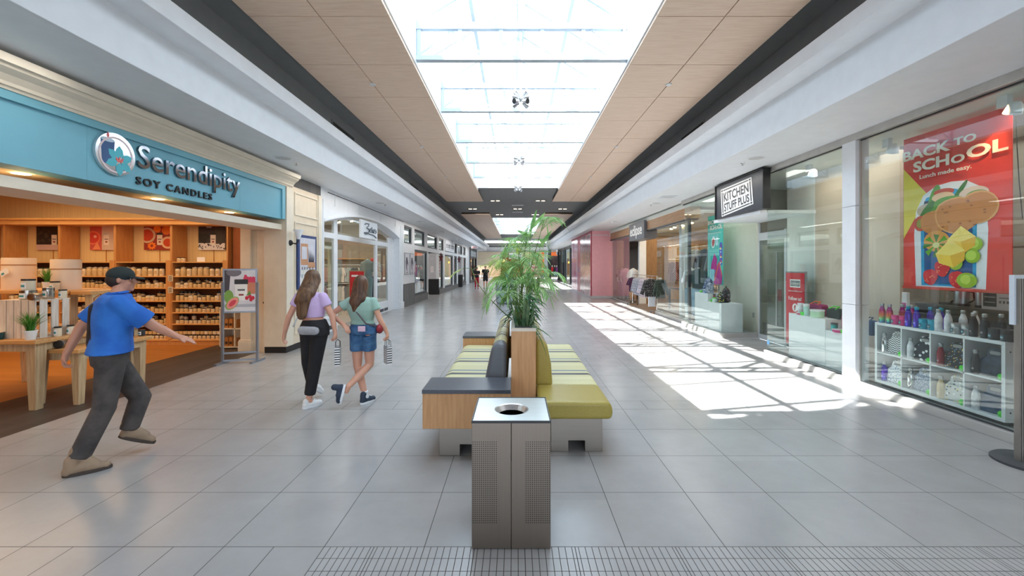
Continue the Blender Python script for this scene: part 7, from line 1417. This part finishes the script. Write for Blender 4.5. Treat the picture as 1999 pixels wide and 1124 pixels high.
shoe(t, (-2.535, 4.96, 0), (-2.40, 5.18, 0), 'sneaker', white, trimw); shoe(t, (-2.62, 5.30, .16), (-2.55, 5.50, .02), 'sneaker', white, trimw)
striped_bag(-2.14, 5.02, .74, 'black and white zigzag shopping bag held by the woman in lilac')
f = V((.1, .99, 0)).normalized()
J = dict(hip=(-1.90, 5.20, .93), chest=(-1.92, 5.19, 1.17), neck=(-1.92, 5.19, 1.33), head=(-1.925, 5.20, 1.475), shL=(-2.07, 5.21, 1.265), elL=(-2.28, 5.16, 1.11), wrL=(-2.10, 5.08, 1.00), shR=(-1.77, 5.17, 1.265), elR=(-1.68, 5.17, 1.04), wrR=(-1.61, 5.22, .87),
         hpL=(-1.975, 5.20, .86), knL=(-1.98, 5.22, .46), anL=(-1.885, 5.22, .09), toL=(-1.84, 5.34, .02), hpR=(-1.83, 5.2, .86), knR=(-1.84, 5.26, .47), anR=(-2.0, 5.0, .27), toR=(-2.07, 4.98, .15))
t, r, f, J = person('young woman in sage top and denim shorts walking beside the woman in lilac', (-1.9, 5.18, 0), J, f, (.1, .99, 0), wom=True, k=.98, handp={'R': dict(d=(.1, 0, -1), n=(-1, 0, 0), c=.9), 'L': dict(d=(.6, -.3, -.5), n=(0, .3, -1), c=.6)})
sage = M('sage cotton', (150, 182, 170), .85, var=.05, bump=.15); den = M('blue denim', (44, 84, 128), .8, col2=(74, 116, 158), scale=14, bump=.2)
o = MB(); torso(o, J['hip'], J['chest'], J['neck'], r, f, 1.03, .014, 2, True); sleeve(o, J, 'L', .45, .058, .066); sleeve(o, J, 'R', .45, .058, .066); o.build('t_shirt', sage, t, remesh=.009, sm=4)
o = MB(); o.loft([(J['hip']+V((0, 0, .09)), .132, .108, r, f), (J['hip'], .176, .135, r, f), (J['hip']-V((0, 0, .06)), .178, .136, r, f)], 24)
for e in 'LR':
    a, b = J['hp'+e], J['kn'+e]; d = (b-a).normalized(); x = d.cross(V((0, 1, 0))).normalized(); y = d.cross(x); o.loft([(a, .088, .11, x, y), (a.lerp(b, .30), .086, .108, x, y), (a.lerp(b, .50), .087, .106, x, y)], 18)
so2 = o.build('denim_shorts', den, t, remesh=.009, sm=3); c = J['hip']-f*.142+r*.05+V((0, 0, .02)); MB().box(c.x-.045, c.x+.045, c.y-.012, c.y, c.z-.035, c.z+.03).build('back_pocket_phone', M('pink phone', (224, 190, 210), .3), t, bevel=.004)
hc = M('chestnut hair', (66, 42, 30), .5, col2=(110, 74, 50), scale=3, stretch=(14, 14, .6)); hd = J['head']
MB().ell(hd+V((0, 0, .025))-f*.015, (.086, .098, .10)).cap(hd-f*.05+V((0, 0, .02)), J['chest']-f*.11-r*.02+V((0, 0, .10)), .085, .075, flat=.55, side=r).cap(hd+r*.055, J['chest']+r*.05-f*.09+V((0, 0, .13)), .04, .045).cap(hd-r*.055, J['chest']-r*.07-f*.09+V((0, 0, .10)), .04, .045).cap(J['chest']-f*.11-r*.02+V((0, 0, .1)), J['chest']-f*.13-r*.03, .07, .03, flat=.5, side=r).build('hair', hc, t, remesh=.01, sm=14)
mb_ = M('maroon strap', (90, 40, 50), .6); MB().tube([J['shL']+V((.03, 0, .05)), J['chest']-f*.125+V((0, 0, -.02)), J['hip']-f*.14+r*.10+V((0, 0, .08)), J['hip']+r*.19+V((0, 0, .03))], .011, 6).build('bag_strap', M('grey strap', (90, 84, 88), .6), t, True)
c = J['hip']+r*.215+V((0, 0, .0)); MB().ell(c, (.04, .08, .06)).build('red_pouch', M('red pouch', (150, 36, 50), .5), t, True)
sk_ = shoe(t, (-1.905, 5.12, 0), (-1.80, 5.34, 0), 'canvas_shoe', M('navy canvas', (46, 58, 78), .7), trimw, high=True); shoe(t, (-2.03, 4.99, .29), (-2.08, 4.97, .06), 'canvas_shoe', M('navy canvas', None), trimw, high=True)
MB().cyl((-1.838, 5.155, .10), (-1.826, 5.150, .10), .022, n=16).build('ankle_patch', trimw, sk_); MB().lathe([(.042, .115), (.044, .15), (.040, .15)], (-1.885, 5.2, 0), 16).build('sock', trimw, t)
striped_bag(-1.60, 5.22, .71, 'black and white zigzag shopping bag held by the woman in shorts', .6)

# ---- distant passers-by
def simple(lab, x, y, h, topm, legm, hairm, f=(0, -1, 0), shorts=False, step=.1, shoem=black, sk=None, hold=False):
    s = h/1.7; f = V(f).normalized(); r = f.cross(V((0, 0, 1))); P_ = V((x, y, 0))
    def w(a, b, c): return P_+r*a*s+f*b*s+V((0, 0, c*s))
    wr = (w(.10, .22, 1.12), w(-.10, .22, 1.12)) if hold else (w(.26, .06, .84), w(-.26, .02, .84))
    J = dict(hip=w(0, 0, .95), chest=w(0, .01, 1.27), neck=w(0, 0, 1.43), head=w(0, .02, 1.57), shR=w(.18, 0, 1.37), elR=w(.25, -.01, 1.1), wrR=wr[0], shL=w(-.18, 0, 1.37), elL=w(-.25, 0, 1.1), wrL=wr[1], hpR=w(.09, 0, .9), knR=w(.1, step, .5), anR=w(.1, step, .09), toR=w(.1, step+.12, .03), hpL=w(-.09, 0, .9), knL=w(-.1, -step*.3, .5), anL=w(-.1, -step, .09), toL=w(-.1, -step+.12, .03))
    t, r, f, J = person(lab, (x, y, 0), J, f, f, vox=.018*s, k=s, sk=sk, hs=s)
    o = MB(); torso(o, J['hip'], J['chest'], J['neck'], r, f, 1.08*s, .015, 0); sleeve(o, J, 'L', .6, .07*s, .075*s); sleeve(o, J, 'R', .6, .07*s, .075*s); o.build('top', topm, t, remesh=.02, sm=3)
    o = MB(); e = -.01 if shorts else .9
    for q in 'LR':
        a, b, c = J['hp'+q], J['kn'+q], J['an'+q]
        if shorts: o.cap(a, a.lerp(b, .75), .1*s, .09*s)
        else: o.cap(a, b, .1*s, .075*s); o.cap(b, b.lerp(c, .85), .075*s, .06*s)
    o.build('shorts' if shorts else 'trousers', legm, t, remesh=.02, sm=3)
    MB().ell(J['head']+V((0, 0, .03*s))-f*.015*s, (.085*s, .095*s, .095*s)).build('hair', hairm, t, True)
    for q in 'LR': a = J['an'+q]; MB().cap(V((a.x, a.y, .045))-f*.03, V((a.x, a.y, .035))+f*.15*s, .045, .04).build('shoe', shoem, t, True)
    return t
simple('distant person in black top and red trousers walking towards the camera', -2.92, 31.2, 1.62, M('black tee', (30, 32, 36), .8), M('red trousers', (170, 30, 50), .8), M('black hair', (24, 20, 20), .6), (.1, -1, 0), hold=True, shoem=M('red shoe', (150, 30, 40), .6))
simple('distant person in black top and shorts walking beside the one in red trousers', -2.30, 31.6, 1.74, M('black tee', None), M('black shorts', (34, 34, 38), .8), M('black hair', None), (.05, -1, 0), shorts=True)
simple('distant person in white shirt and pale shorts standing in the sunlight', 3.45, 47.6, 1.75, M('white shirt', (244, 244, 246), .8), M('pale denim shorts', (176, 190, 208), .8), M('grey hair', (190, 184, 176), .7), (.1, 1, 0), shorts=True, shoem=M('beige shoe', (190, 160, 140), .7))
t = thing('shopping_bag', 'white carrier bag held by the distant person in white', 'bag', (3.02, 47.6, .4)); MB().prism([(-.18, 0), (.18, 0), (.14, .42), (-.14, .42)], (3.06, 47.5, .30), (1, 0, 0), (0, 0, 1), (0, .12, 0)).build('bag_body', white, t, bevel=.02); MB().tube([(3.0, 47.56, .72), (3.06, 47.56, .86), (3.12, 47.56, .72)], .01, 6).build('handle', white, t)
